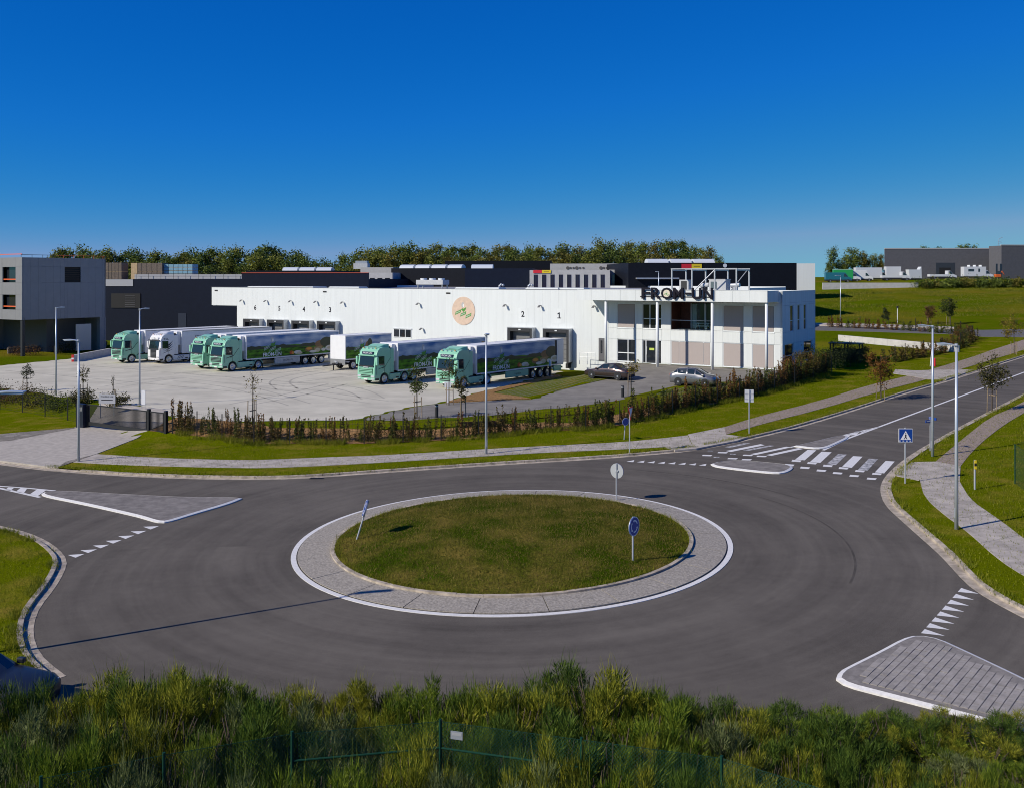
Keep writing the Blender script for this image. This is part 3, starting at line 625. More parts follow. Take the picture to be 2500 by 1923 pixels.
# roof plant on the warehouse
def roof_at(px, py, zr=None):
    z = (HT-.35+FLOORZ) if zr is None else zr; k = (py-CY)/(CAMZ-z); return ((px-CX)/k, F/k, z)
UNITM = mat('plant_unit_grey', (.50, .52, .53), .5, var=.15, scale=4)
def cooler(px, Yd, w, label, hue=UNITM):
    x = (px-CX)*Yd/F; t = thing('roof_cooler', label, 'cooler', (x, Yd, HT-.35+FLOORZ), WALLROT)
    for sx in (-1, 1):
        for sy in (-1, 1): MB().box(sx*w*.45-.06, sx*w*.45+.06, sy*.6-.06, sy*.6+.06, 0, .75).build('leg', STEEL, t)
    MB().box(-w/2, w/2, -.8, .8, .75, 1.45).build('body', hue, t, bevel=.03)
    n = max(2, int(w/1.3))
    for i in range(n):
        c = -w/2+(i+.5)*w/n; MB().tube((c, 0, 1.452), (c, 0, 1.7), .48, .5, 16).build('fan_cowl', WFRAME, t); MB().disc((c, 0, 1.705), .42, 'z').build('fan', DARKM, t)
cooler(1056, 146, 5.0, 'long grey rooftop cooler with four fan cowls on the warehouse roof')
for px, Yd, lab in ((1224, 140, 'small curved silver roof vent beside the concrete office annex'), (1295, 138, 'small curved silver roof vent standing nearer the round lamp mast')):
    t = thing('roof_vent', lab if px == 1224 else 'small curved silver roof vent in front of the red and yellow sign', 'vent', ((px-CX)*Yd/F, Yd, HT-.35+FLOORZ), 0)
    if px == 1224: t['label'] = 'small curved silver roof vent in front of the black hall'
    pts = [(-.3, 0, 0), (-.3, 0, .5), (-.15, 0, .78), (.15, 0, .82), (.35, 0, .6)]; MB().pipe(pts, .17, 10).build('duct', STEEL, t, smooth=True); MB().box(-.55, .1, -.3, .3, 0, .06).build('flashing', ROOFM, t)
RLN = ['long low rooflight strip over dock three end of the warehouse', 'pale rooflight kerb left of the warehouse roof cooler', 'pale rooflight kerb between the roof cooler and the first curved vent', 'pale rooflight kerb beside the curved vent above dock two', 'thin rooflight kerb above dock one on the warehouse roof', 'thin rooflight kerb next to the office canopy end']
for px, Yd, w, d in ((700, 150, 14, 3), (850, 146, 6, 2), (1150, 135, 4.2, 1.8), (1195, 133, 4.2, 1.8), (1330, 130, 5, 1.6), (1400, 128, 4, 1.6)):
    t = thing('roof_light', RLN.pop(0), 'rooflight', ((px-CX)*Yd/F, Yd, HT-.35+FLOORZ), WALLROT, 'low rooflights on the warehouse')
    MB().box(-w/2, w/2, -d/2, d/2, 0, .4).build('upstand', WHITE2, t); MB().box(-w/2+.1, w/2-.1, -d/2+.1, d/2-.1, .4, .47).build('cover', mat('polycarbonate', (.62, .64, .66), .3), t)

of = thing('office_building', 'white two-storey office block with columned canopy, blinds and large dark rooftop lettering', 'office building', (WC[0], WC[1], FLOORZ), WALLROT)
V = 3.3
def cellwall(holes, xs, zs, put, gap=.012):
    """wall of panels left over between openings"""
    for i in range(len(xs)-1):
        for j in range(len(zs)-1):
            cx_, cz = (xs[i]+xs[i+1])/2, (zs[j]+zs[j+1])/2
            if any(h[0] < cx_ < h[1] and h[2] < cz < h[3] for h in holes): continue
            put(xs[i]+gap/2, xs[i+1]-gap/2, zs[j]+gap/2, zs[j+1]-gap/2)
Z4 = lambda a, b, c, d: rect(1450+a/3.64, 580+b/3.64, 1450+c/3.64, 580+d/3.64)
ops = {'u1': Z4(205, 588, 368, 805), 'u2': Z4(435, 592, 605, 810), 'bal': Z4(683, 570, 1037, 820), 'u3': Z4(1145, 602, 1332, 838), 'u4': Z4(1405, 608, 1602, 845),
       'l1': Z4(207, 905, 367, 1115), 'dr': Z4(430, 905, 600, 1135), 'l2': Z4(690, 922, 1037, 1165), 'l3': Z4(1145, 945, 1332, 1180), 'l4': Z4(1405, 955, 1602, 1195)}
zu0 = np.mean([ops[k][2] for k in ('u1', 'u2', 'u3', 'u4')]); zu1 = np.mean([ops[k][3] for k in ('u1', 'u2', 'u3', 'u4')]); zl1 = np.mean([ops[k][3] for k in ('l1', 'dr', 'l2', 'l3', 'l4')]); zl0 = .12
for k in ops:
    a, b, c, d = ops[k]
    ops[k] = (a, b, zu0, zu1+(.25 if k == 'bal' else 0)) if k[0] in 'ub' else (a, b, .02 if k == 'dr' else zl0, zl1)
xs = sorted([XO, -.0]+[v for k in ops for v in ops[k][:2]]+[XO+1.3]); xs = [q for i, q in enumerate(xs) if i == 0 or q-xs[i-1] > .14]
for k in ops:
    a, b, c, d = ops[k]; ops[k] = (min(xs, key=lambda q: abs(q-a)), min(xs, key=lambda q: abs(q-b)), c, d)
zs = [-.3, .02, zl0, zl1, zu0, zu1, zu1+.25, HT]
cellwall(list(ops.values()), xs, zs, lambda a, b, c, d: MB().box(a, b, 0, .2, c, d).build('wall_panel', WHITE2, of, bevel=.008, seg=1))
MB().box(XO, -.02, .2, .23, -.3, zl0).box(XO, 0, .2, .23, zl1, zu0).box(XO, -.02, .2, .23, zu1+.25, HT-.1).build('wall_core', WHITE2, of)
def window(k, cols, rows, fill=None, name='window'):
    a, b, c, d = ops[k]; w = MB(); fr = .07
    w.box(a, a+fr, .06, .16, c, d).box(b-fr, b, .06, .16, c, d).box(a+fr, b-fr, .06, .16, c, c+fr).box(a+fr, b-fr, .06, .16, d-fr, d)
    cw = [a+fr+(b-a-2*fr)*q for q in cols]; rh = [c+fr+(d-c-2*fr)*q for q in rows]
    for q in cw[1:-1]: w.box(q-.05, q+.05, .061, .159, c+fr, d-fr)
    for i in range(len(cw)-1):
        for q in rh[1:-1]: w.box(cw[i]+.05, cw[i+1]-.05, .062, .158, q-.05, q+.05)
    o = w.build(name, WFRAME, of)
    for i in range(len(cw)-1):
        for j in range(len(rh)-1):
            MB().box(cw[i]+.02, cw[i+1]-.02, .12 if fill is None else .03, .13 if fill is None else .055, rh[j]+.02, rh[j+1]-.02).build('pane' if fill is None else 'blind', fill or GLASS, o)
    MB().box(a-.04, b+.04, -.05, .06, c-.05, c).build('sill', WFRAME, o); return o
window('u1', [0, 1], [0, 1], BLIND); window('u3', [0, 1], [0, 1], BLIND); window('u4', [0, 1], [0, 1], BLIND); window('l3', [0, 1], [0, 1], BLIND); window('l4', [0, 1], [0, 1], BLIND)
window('u2', [0, .38, .72, 1], [0, .4, 1]); window('l1', [0, .6, 1], [0, .38, 1]); window('l2', [0, .2, .83, 1], [0, 1], BLIND); wd = window('dr', [0, .16, .72, 1], [0, 1], None, 'entrance_door')
a, b, c, d = ops['dr']; MB().box(a+(b-a)*.22, a+(b-a)*.25, .0, .05, 1.0, 1.9).build('door_handle', STEEL, wd); MB().box(a+(b-a)*.35, a+(b-a)*.6, .11, .118, 1.5, 1.75).build('door_sticker', mat('lime_sticker', (.5, .62, .1), .5), wd)
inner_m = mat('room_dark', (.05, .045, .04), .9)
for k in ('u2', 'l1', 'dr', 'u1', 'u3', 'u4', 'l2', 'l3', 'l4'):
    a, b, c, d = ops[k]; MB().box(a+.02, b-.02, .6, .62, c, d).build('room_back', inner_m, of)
a, b, c, d = ops['bal']                                     # recessed balcony lined with red wood, glass rail, picnic table
MB().box(a, a+.06, .2, 2.6, c, d).build('balcony_side', WOODD, of); MB().box(b-.06, b, .2, 2.6, c, d).build('balcony_side', WOODD, of); MB().box(a, b, .0, 2.6, c-.1, c).build('balcony_floor', WHITE2, of); MB().box(a, b, .2, 2.6, d, d+.05).build('balcony_ceiling', WOODD, of)
MB().box(a, b, 2.6, 2.65, c, d).build('balcony_back', WOODD, of)
bw = MB().box(a+1.3, b-.1, 2.5, 2.55, c+.02, d-.2).build('balcony_door', mat('teal_glass', (.035, .07, .07), .08, spec=.8), of)
for q in (a+1.3, a+2.9, b-1.6): MB().box(q, q+.1, 2.42, 2.5, c+.02, d-.2).build('door_frame', WFRAME, bw)
for q in (a+1.5, a+3.6): MB().box(q, q+.5, 2.44, 2.495, c+.1, d-.3).build('curtain', mat('pale_teal_curtain', (.35, .48, .46), .8), bw)
MB().box(a, b, .0, .05, c+1.0, c+1.05).build('balcony_rail', WFRAME, of)
gmt = mat('clear_glass', (.9, .95, .95), .03, spec=.5); gb = gmt.node_tree.nodes['Principled BSDF']; gb.inputs['Transmission Weight'].default_value = 1.0; gb.inputs['IOR'].default_value = 1.05
MB().box(a+.05, b-.05, .02, .032, c+.06, c+.98).build('balcony_glass', gmt, of)
# end wall
ex = lambda z: (1450+z[0]/3.64, 580+z[1]/3.64)
YE = wsd(1990.5, 740)[0]
def er(a0, b0, a1, b1):
    p, q = ex((a0, b0)), ex((a1, b1)); y0, _ = wsd(p[0], (p[1]+q[1])/2); y1, _ = wsd(q[0], (p[1]+q[1])/2); _, zt = wsd((p[0]+q[0])/2, p[1]); _, z0 = wsd((p[0]+q[0])/2, q[1]); return y0, y1, z0, zt
eops = [er(1745, 605, 1775, 838), er(1810, 603, 1834, 834), er(1865, 600, 1889, 830), er(1695, 952, 1775, 1125), er(1865, 922, 1940, 1100)]
eops = [(a, b, zu0, zu1) if i < 3 else (a, b, .5, zl1) for i, (a, b, c, d) in enumerate(eops)]
ys = sorted([.2, YE]+[v for h in eops for v in h[:2]]); zs2 = [-.4, .5, zl1, zu0, zu1, HT-1.2, HT]
MB().box(-.2, 0, .0, .2, -.4, HT).build('corner_post', WHITE2, of)
cellwall(eops, ys, zs2, lambda a, b, c, d: MB().box(-.2, 0, a, b, c, d).build('wall_panel', WHITE2, of, bevel=.008, seg=1))
for a, b, c, d in eops:
    w = MB().box(-.16, -.06, a, a+.07, c, d).box(-.16, -.06, b-.07, b, c, d).box(-.159, -.061, a+.07, b-.07, c, c+.07).box(-.159, -.061, a+.07, b-.07, d-.07, d).box(-.158, -.062, a+.07, b-.07, c+(d-c)*.4, c+(d-c)*.4+.07).build('window', WFRAME, of)
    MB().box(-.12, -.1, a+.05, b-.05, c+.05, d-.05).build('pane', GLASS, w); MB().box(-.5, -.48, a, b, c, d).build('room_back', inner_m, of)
MB().box(XO, -.2, .23, YE, HT-.5, HT-.3).build('roof', ROOFM, of); MB().box(XO, -.0, YE-.2, YE, -.4, HT).build('back_wall', WHITE2, of)
MB().box(-.24, .02, -.02, YE, HT, HT+.05).build('coping', WFRAME, of)
MB().box(XO, -7.5, YE+.0-.45, YE-.2, HT-.3, HT+.36).build('back_parapet', WHITE2, of)
# canopy
cx0, cx1 = wpl(1409, 720, V+.15)[0], wpl(1874, 725, V+.15)[0]; czt, czb = wpl(1700, 709.5, V+.15)[1], wpl(1700, 737, V+.15)[1]
q = cx0; n = 12
for i in range(n):
    MB().box(cx0+(cx1-cx0)*i/n+.006, cx0+(cx1-cx0)*(i+1)/n-.006, -V-.2, -V-.05, czb, czt).build('fascia_panel', WHITE2, of, bevel=.006, seg=1)
MB().box(cx0, cx1-.1, -V-.05, .0, czb+.02, czb+.15).build('canopy_soffit', WHITE2, of)
MB().box(cx0, cx1-.1, -V-.05, -.02, czt-.35, czt-.25).build('canopy_roof', ROOFM, of)
MB().box(cx1-.1, cx1+.02, -V-.2+.151, -.03, czb+.005, czt-.005).build('canopy_end', WHITE2, of)
MB().box(cx0, cx1+.03, -V-.24, -V-.03, czt, czt+.05).build('coping', WFRAME, of)
for px in (1478, 1604, 1738, 1881):
    x0, _ = wpl(px, 850, V); x0 = min(x0, cx1-.2); cl_ = MB().tube((x0, -V+.12, -.25), (x0, -V+.12, czb+.03), .15, n=16).build('column', WFRAME, of, smooth=True); MB().tube((x0, -V+.12, -.06), (x0, -V+.12, .02), .22, n=16).build('column_base', STEEL, cl_)
# big letters on the canopy edge
def letter(ch, pa, pb, sx=1):
    xa, _ = wpl(1450+pa/3.64, 716, V+.5); xb, _ = wpl(1450+pb/3.64, 716, V+.5); me = text_mesh(ch, 1.62, .10, bold=.02)
    xs_ = [v.co.x for v in me.vertices]; ys_ = [v.co.y for v in me.vertices]; o = obj('letter', me, NAVY, of); w = max(xs_)-min(xs_); h = max(ys_)-min(ys_)
    Hh = 1.2 if ch != '-' else h; o.rotation_euler = (R(90), 0, 0); s_ = (xb-xa)/w; o.scale = (s_, Hh/h, 1)
    zc = wpl(1600, 580+497/3.64, V+.5)[1]; o.location = ((xa+xb)/2-(max(xs_)+min(xs_))/2*s_, -V-.36, zc-(max(ys_)+min(ys_))/2*Hh/h); return o, (xa+xb)/2, zc
for ch, pa, pb in (('F', 420, 490), ('R', 503, 585), ('O', 594, 690), ('M', 700, 792), ('-', 805, 852), ('U', 865, 950), ('N', 966, 1050)):
    o, xm, zc = letter(ch, pa, pb)
    if ch == 'O':
        dsk = MB().tube((xm, -V-.42, zc), (xm, -V-.30, zc), .44, n=24).build('letter_disc', mat('cream_disc', (.66, .60, .46), .6), of); emblem(dsk, xm, zc-.05, .32, -V-.424)
MB().box(wpl(1565, 716, V)[0], wpl(1740, 716, V)[0], -V-.24, -V-.2, czt-.75, czt-.65).build('letter_rail', DARKM, of)
# steel frame and plant on the office roof
RZ0 = HT-.3
def rf(px, v): return wpl(px, 690, v)[0]
fr = thing('roof_frame', 'galvanised steel frame of posts and beams on the office roof', 'steel frame', (WC[0], WC[1], FLOORZ), WALLROT)
zt_ = wpl(1700, 658, -1)[1]; rfx = [rf(p, -1) for p in (1640, 1689, 1744.5, 1797.5)]; rbx = [q_+.1 for q_ in rfx]
for i, q in enumerate(rfx):
    MB().box(q-.065, q+.065, .98, 1.11, RZ0, zt_).build('post', STEEL, fr); MB().box(q-.07, q+.07, 4.9, 5.04, RZ0, zt_-.02).build('post', STEEL, fr)
    MB().box(q-.06, q+.06, 1.15, 4.9, zt_-.16, zt_-.02).build('cross_beam', STEEL, fr)
MB().box(rfx[0]-.1, rfx[-1]+.1, .97, 1.13, zt_, zt_+.1).build('beam', STEEL, fr); MB().box(rfx[0]-.1, rfx[-1]+.1, 4.9, 5.04, zt_, zt_+.1).build('beam', STEEL, fr)
MB().tube((rfx[1], 1.0, RZ0+.1), (rfx[2], 1.0, zt_-.1), .06).build('brace', STEEL, fr); MB().tube((rfx[2]+.2, 4.95, RZ0+.1), (rfx[3]-.2, 4.95, zt_-.1), .05).build('brace', STEEL, fr)
def rbox(name, label, cat, px, v, w, d, h, m, z=0):
    t = thing(name, label, cat, (WC[0]+DX*rf(px, v)-IX*v, WC[1]+DY*rf(px, v)-IY*v, FLOORZ+RZ0+z), WALLROT); return t
t = rbox('air_handler', 'white boxy air handling unit inside the rooftop steel frame', 'ventilation unit', 1757, -3, 0, 0, 0, UNITM)
MB().box(-1.0, 1.0, -.6, .6, .25, 1.5).build('casing', UNITM, t, bevel=.03); MB().box(-1.05, 1.05, -.65, .65, 1.5, 1.58).build('lid', UNITM, t); MB().box(-.9, .9, -.55, .55, 0, .25).build('plinth', STEEL, t); MB().box(-.8, -.1, -.62, -.6, .5, 1.3).build('grille', mat('grille_teal', (.08, .12, .13), .5), t)
for px, lab in ((1721, 'round dark exhaust cowl left of the rooftop white air unit'), (1795, 'silver exhaust cowl at the end of the rooftop steel frame')):
    t = rbox('exhaust_cowl', lab if px == 1795 else 'dark exhaust cowl under the diagonal brace of the rooftop frame', 'vent', px, -2.6, 0, 0, 0, UNITM)
    MB().tube((0, 0, 0), (0, 0, .7), .3, n=12).build('stack', DARKM if px < 1750 else STEEL, t); MB().tube((-.45, 0, .85), (.5, 0, .95), .28, .24, 12).build('hood', STEEL if px > 1750 else UNITM, t)
t = rbox('roof_hatch', 'small pale stair housing on the office roof behind the lettering', 'hatch', 1674, -4, 0, 0, 0, UNITM); MB().box(-.55, .55, -.5, .5, 0, 1.5).build('housing', UNITM, t); MB().box(-.35, .35, -.51, -.5, .05, 1.35).build('door', DARKM, t)
t = thing('picnic_table', 'pale green picnic table standing on the office balcony', 'table', (0, 0, 0), WALLROT)
a, b, c, d = ops['bal']; lx0 = a+(b-a)*.72; t.location = (WC[0]+DX*lx0+IX*1.0, WC[1]+DY*lx0+IY*1.0, FLOORZ+c+.001)
pt = mat('pale_green_paint', (.55, .70, .66), .5)
MB().box(-.85, .85, -.35, .35, .70, .75).build('table_top', pt, t); MB().box(-.85, .85, -.80, -.55, .42, .46).build('bench', pt, t); MB().box(-.85, .85, .55, .80, .42, .46).build('bench', pt, t)
for q in (-.6, .6): MB().tube((q, -.7, 0), (q, -.15, .7), .04).tube((q, .7, 0), (q, .15, .7), .04).box(q-.03, q+.03, -.75, .75, .38, .42).build('leg_frame', pt, t)
rl = thing('landing_rail', 'thin white tubular railing by the staff door', 'railing', (WC[0]+DX*wpl(1446, 870)[0]-IX*1.2, WC[1]+DY*wpl(1446, 870)[0]-IY*1.2, FLOORZ-.05), WALLROT)
for q in (-1.0, 0, 1.0): MB().tube((q, 0, -.3), (q, 0, 1.05), .03).build('post', WFRAME, rl)
for z in (.55, 1.05): MB().tube((-1, 0, z), (1, 0, z), .028).build('rail', WFRAME, rl)

# ------------------------------------------------------------------ other buildings
def facade(name, label, pxL, YL, pxR, ztop, zbot, depth, m, ang=WA, paneled=0, roof=ROOFM, shear=0):
    """box whose front starts under pixel column pxL at distance YL and runs at the estate's angle to column pxR"""
    dx, dy = math.cos(ang), -math.sin(ang); x0 = (pxL-CX)*YL/F; a = (pxR-CX)/F; L = (a*YL-x0)/(dx-a*dy)
    t = thing(name, label, 'building', (x0, YL, zbot), -ang); H = ztop-zbot
    if paneled:
        n = max(1, int(L/paneled))
        for i in range(n): MB().box(L*i/n+.008, L*(i+1)/n-.008, 0, .15, 0, H).build('wall_panel', m, t)
        MB().box(.05, L-.05, .15, .3, 0, H-.05).build('wall', m, t)
    else: MB().box(0, L, 0, .3, 0, H).build('wall', m, t)
    sb = lambda x0, x1, y0, y1, z0, z1_: MB().prism([(x0+y0*shear, y0), (x1+y0*shear, y0), (x1+y1*shear, y1), (x0+y1*shear, y1)], z0, z1_, 'z')
    sb(0, .3, .3, depth, 0, H).build('wall', m, t); sb(L-.3, L, .3, depth, 0, H).build('wall', m, t); sb(.3, L-.3, depth-.3, depth, 0, H).build('wall', m, t)
    sb(.3, L-.3, .3, depth-.3, H-.5, H-.3).build('roof', roof, t)
    t['L'] = L; t['H'] = H; return t
def fpx(t, px, py, y=0.0, ang=WA):
    """pixel -> local (x,z) on the front of such a box"""
    dx, dy = math.cos(ang), -math.sin(ang); ix, iy = math.sin(ang), math.cos(ang); a = (px-CX)/F; ox, oy = t.location.x+ix*y, t.location.y+iy*y
    x = -(ox-a*oy)/(dx-a*dy); return x, CAMZ-(py-CY)*(oy+dy*x)/F-t.location.z
zt = lambda py, Yd: CAMZ-(py-CY)*Yd/F
GREYC = mat('grey_cladding', (.23, .235, .245), .55, var=.07, scale=1.2); NAVC = mat('navy_cladding', (.009, .014, .030), .6, var=.15, scale=1.5, spec=.15); BLKC = mat('black_cladding', (.009, .011, .017), .6, var=.2, scale=2, spec=.15)
CONCW = mat('precast_concrete', (.46, .46, .45), .8, var=.12, scale=1.2); GREYB = mat('grey_block', (.105, .105, .118), .8, var=.14, scale=2.0); SKYL = mat('skylight_white', (.62, .66, .70), .35)
# grey block at the left with an open ground floor
GB = (-66.8, 134.0); gang = WA
gt = thing('grey_building', 'grey clad three-storey block with open ground floor and orange edge rails', 'building', (GB[0], GB[1], -.35), -gang)
gtop = zt(628.5, 134)+.35; gmid = zt(782, 134)+.35; GL = 16.0; GS = 12.8    # local: x<0 to the left, y inwards
def gw(px, py):   # right-hand face (x=0)
    a = (px-CX)/F; y = -(GB[0]-a*GB[1])/(IX-a*IY); return y, CAMZ-(py-CY)*(GB[1]+IY*y)/F+.35
y0, zb_ = gw(158, 690); y1, _ = gw(197, 690); _, zt0 = gw(177, 652.5); _, zb0 = gw(177, 690)
vent = (y0, y1, zb0, zt0); yy = sorted([0.16, GS]+[y0, y1]+[.16+1.1*i for i in range(1, 12) if abs(.16+1.1*i-y0) > .3 and abs(.16+1.1*i-y1) > .3])
cellwall([vent], yy, [gmid, zb0, zt0, gtop], lambda a, b, c, d: MB().box(-.15, 0, a, b, c, d).build('wall_panel', GREYC, gt), gap=.014)
for i in range(7):
    zz_ = zb0+(zt0-zb0)*(i+.25)/7; MB().add([(-.14, y0, zz_), (-.14, y1, zz_), (-.03, y1, zz_+.16), (-.03, y0, zz_+.16)], [(0, 1, 2, 3)]).build('louvre', DARKM, gt, fix=False)
MB().box(-.4, -.2, y0-.1, y1+.1, zb0-.1, zt0+.1).build('louvre_back', BLK, gt)
def gf(px, py):   # left face (y=0), x negative
    a = (px-CX)/F; x = -(GB[0]-a*GB[1])/(DX-a*DY); return x, CAMZ-(py-CY)*(GB[1]+DY*x)/F+.35
wins = []
for py0, py1 in ((652.5, 690), (720, 756)):
    xa, _ = gf(6, 670); xb, _ = gf(38, 670); _, a_ = gf(22, py1); _, b_ = gf(22, py0); wins.append((xa, xb, a_, b_))
xs_ = sorted([-GL, 0, wins[0][0], wins[0][1]]+[-3.9-1.1*i for i in range(10)]); xs_ = [q for i, q in enumerate(xs_) if i == 0 or q-xs_[i-1] > .2]
zs_ = sorted([gmid, gtop]+[v for w in wins for v in w[2:]])
cellwall(wins, xs_, zs_, lambda a, b, c, d: MB().box(a, b, 0, .15, c, d).build('wall_panel', GREYC, gt), gap=.014)
ORG = mat('orange_rail', (.75, .13, .03), .5)
for xa, xb, a_, b_ in wins:
    w = MB().box(xa, xb, .5, .55, a_, b_).build('window', GLASS, gt); MB().box(xa, xb, .12, .17, a_+.35, a_+.5).build('safety_board', ORG, w)
MB().box(-GL, 0, .15, .4, gmid, gmid+.3).box(-.4, -.15, .4, GS, gmid, gmid+.3).build('slab_edge', GREYC, gt)
MB().box(-GL, -.15, .4, GS, gmid, gmid+.25).build('soffit', mat('dark_soffit', (.06, .06, .065), .8), gt); MB().box(-GL, -.15, .15, GS, gtop-.6, gtop-.4).build('roof', ROOFM, gt)
MB().box(-GL, 0, GS-.2, GS, 0, gtop).build('back_wall', GREYC, gt); MB().box(-GL-.2, -GL, 0, GS, 0, gtop).build('side_wall', GREYC, gt)
MB().box(-.8, -.05, GS-.9, GS-.2, 0, gmid).build('pillar', GREYC, gt); MB().box(-.55, -.1, .1, .5, 0, gmid).build('column', DARKM, gt); MB().box(-.55, -.1, 5.0, 5.4, 0, gmid).build('column', DARKM, gt)
MB().box(-GL, -5, 6.5, 6.7, 0, gmid).box(-5, -4.8, 6.5, GS-.2, 0, gmid).build('recessed_wall', mat('recess_grey', (.16, .155, .155), .8), gt)
MB().box(-.35, -.25, GS-4.6, GS-2.2, .3, gmid-.9).build('site_panel', mat('pale_panel', (.50, .48, .42), .8), gt)
rl = None
for i in range(9): MB().tube((-.2, i*GS/8.2, gtop-.01), (-.2, i*GS/8.2, gtop+.4), .03).build('rail_post', ORG if i > 3 else DARKM, gt)
MB().box(-.24, -.16, 0, GS*.4, gtop+.33, gtop+.39).build('edge_rail', DARKM, gt); MB().box(-.24, -.16, GS*.4, GS, gtop+.33, gtop+.39).build('edge_rail', ORG, gt); MB().box(-GL, -.3, .16, .24, gtop+.4, gtop+.5).build('edge_rail', ORG, gt)
# navy hall behind, with building materials on its roof
nh = facade('navy_hall', 'dark navy metal hall stretching behind the white warehouse and the green trucks', 252, 168, 900, zt(682, 162), -.35, 40, NAVC, ang=R(6))
Ln = nh['L']; Hn = nh['H']
q0, _ = fpx(nh, 590, 670, ang=R(6)); MB().box(q0, Ln, .0, .3, Hn, Hn+1.0).build('parapet', NAVC, nh); MB().box(q0, Ln, -.06, .34, Hn+1.0, Hn+1.1).build('parapet_trim', mat('red_trim', (.55, .10, .05), .5), nh)
a_, b_ = fpx(nh, 325, 690, ang=R(6)); MB().box(0, a_, -.06, -.01, Hn-1.2, Hn-.05).build('fascia_band', mat('primer_grey', (.42, .43, .45), .7), nh); MB().box(a_, q0, .5, .6, Hn, Hn+.8).build('parapet', mat('primer_grey', (.4, .4, .4)), nh)
for q in np.arange(a_+.5, q0, 2.2): MB().tube((q, .1, Hn), (q, .1, Hn+1.0), .03).build('rail_post', DARKM, nh)
for z in (.5, 1.0): MB().tube((a_, .1, Hn+z), (q0, .1, Hn+z), .025).build('rail', DARKM, nh)
xa, za = fpx(nh, 272, 752, ang=R(6)); xb, zb_ = fpx(nh, 343, 717, ang=R(6)); lv = MB().box(xa, xb, -.1, -.01, za, zb_).build('louvre_window', BLK, nh)
for i in range(6):
    MB().box(xa+(xb-xa)*.48, xa+(xb-xa)*.82, -.14, -.105, za+(zb_-za)*(i+.4)/6.6, za+(zb_-za)*(i+.55)/6.6).build('louvre_slat', mat('slat_grey', (.14, .14, .15), .5), lv)
xa, za = fpx(nh, 875, 800, ang=R(6)); xa, za = fpx(nh, 880/2.0+5, 797, ang=R(6)); MB().box(xa-.7, xa+.7, -.04, -.01, za-.5, za+2.2).build('door', mat('navy_door', (.035, .045, .07), .4), nh)
SL = mat('roof_pallet_wood', (.20, .16, .125), .9, var=.4, scale=6); SL2 = mat('fresh_timber', (.55, .40, .22), .8, var=.2); BLU = mat('blue_wrap', (.22, .42, .52), .5, var=.2, scale=2)
def stack(pxa, pxb, pya, label, m, layers, Yd=172, m2=None):
    xa, xb = (pxa-CX)*Yd/F, (pxb-CX)*Yd/F; top = zt(pya, Yd); base = nh.location.z+Hn-.3
    t = thing('material_stack', label, 'building materials', ((xa+xb)/2, Yd, base), R(-6)); w = xb-xa; h = top-base; n = layers
    for i in range(n):
        MB().box(-w/2, w/2, -1.2, 1.2, h*i/n+.1, h*(i+1)/n).build('bundle', m, t); MB().box(-w/2, w/2, -1.15, 1.15, h*i/n, h*i/n+.1).build('batten', SL2, t)
    for q in np.linspace(-w/2, w/2, 7)[1:-1]: MB().box(q-.015, q+.015, -1.225, -1.2, .1, h).build('strap', DARKM, t)
    if m2 is not None: MB().box(-w/2-.04, -w/2+w*.2, -1.25, 1.22, .02, h+.01).build('wrap_end', m2, t)
stack(256, 306, 642, 'brown strapped stack of roof boards beside the grey block', SL, 2); stack(327, 405, 643, 'strapped board stack with a pale timber end on the navy hall', SL, 2, m2=SL2); stack(406, 478, 646, 'pale blue wrapped insulation stack on the navy hall roof', BLU, 5)
# boxes behind the warehouse
ann = facade('concrete_annex', 'small pale concrete annex with three dark windows beside the navy hall', 893, 190, 958, zt(666, 185), 2, 12, CONCW, ang=R(8))
for i in range(3):
    x0, z0 = fpx(ann, 903+i*18.5, 695, ang=R(8)); w_ = MB().box(x0, x0+.95, -.03, -.005, z0, z0+1.25).build('window', GLASS, ann); MB().box(x0-.06, x0+1.01, -.06, 0, z0-.08, z0).build('sill', CONCW, w_)
a2 = facade('concrete_annex', 'pale flat-roofed concrete annex with a grey chiller on its roof', 880, 215, 960, zt(653, 212), 2, 12, CONCW, ang=R(8))
t = thing('chiller', 'grey boxy chiller standing on the pale concrete annex roof', 'chiller', at(883, 654, 219), R(-8)); MB().box(-1.6, 1.6, -1, 1, -.3, .95).build('casing', UNITM, t); MB().box(-1.2, 1.4, -.8, .8, .95, 1.5).build('top_unit', STEEL, t)
def skylights(t, n, L0, L1, y, label):
    for i in range(n):
        a = L0+(L1-L0)*i/n; w = (L1-L0)/n-.5; H = t['H']-.3; mb = MB(); N = 7
        vs = []
        for xx in (a, a+w):
            for k in range(N): an = math.pi*k/(N-1); vs.append((xx, y-1.6*math.cos(an), H+.3+.75*math.sin(an)))
        mb.add(vs, [(k, k+1, N+k+1, N+k) for k in range(N-1)]+[tuple(range(N)), tuple(range(N, 2*N))]); o = mb.build('skylight', SKYL, t); MB().box(a, a+w, y-1.6, y+1.6, H, H+.3).build('upstand', SKYL, o)
b1 = facade('black_hall', 'black clad hall with a row of arched skylights behind the warehouse cooler', 955, 196, 1137, zt(655, 192), 2, 45, BLKC, ang=R(14), shear=.1); skylights(b1, 4, 1, b1['L']-1, 3.5, '')
b2 = facade('black_hall', 'black clad hall wing next to the red and yellow signed concrete block', 1135, 182, 1300, zt(655.5, 180), 2, 30, NAVC, ang=R(4)); skylights(b2, 1, 1, 5.5, 3, '')
b3 = facade('black_hall', 'long black hall in front of the poplar row, highest dark roof', 1086, 262, 1346, zt(637, 260), 2, 40, BLKC, ang=R(3))
n3 = facade('navy_hall', 'low dark hall with white arched rooflights left of the chiller', 600, 215, 812, zt(661, 212), 2, 30, BLKC, ang=R(4)); skylights(n3, 3, 8, n3['L'], 2, '')
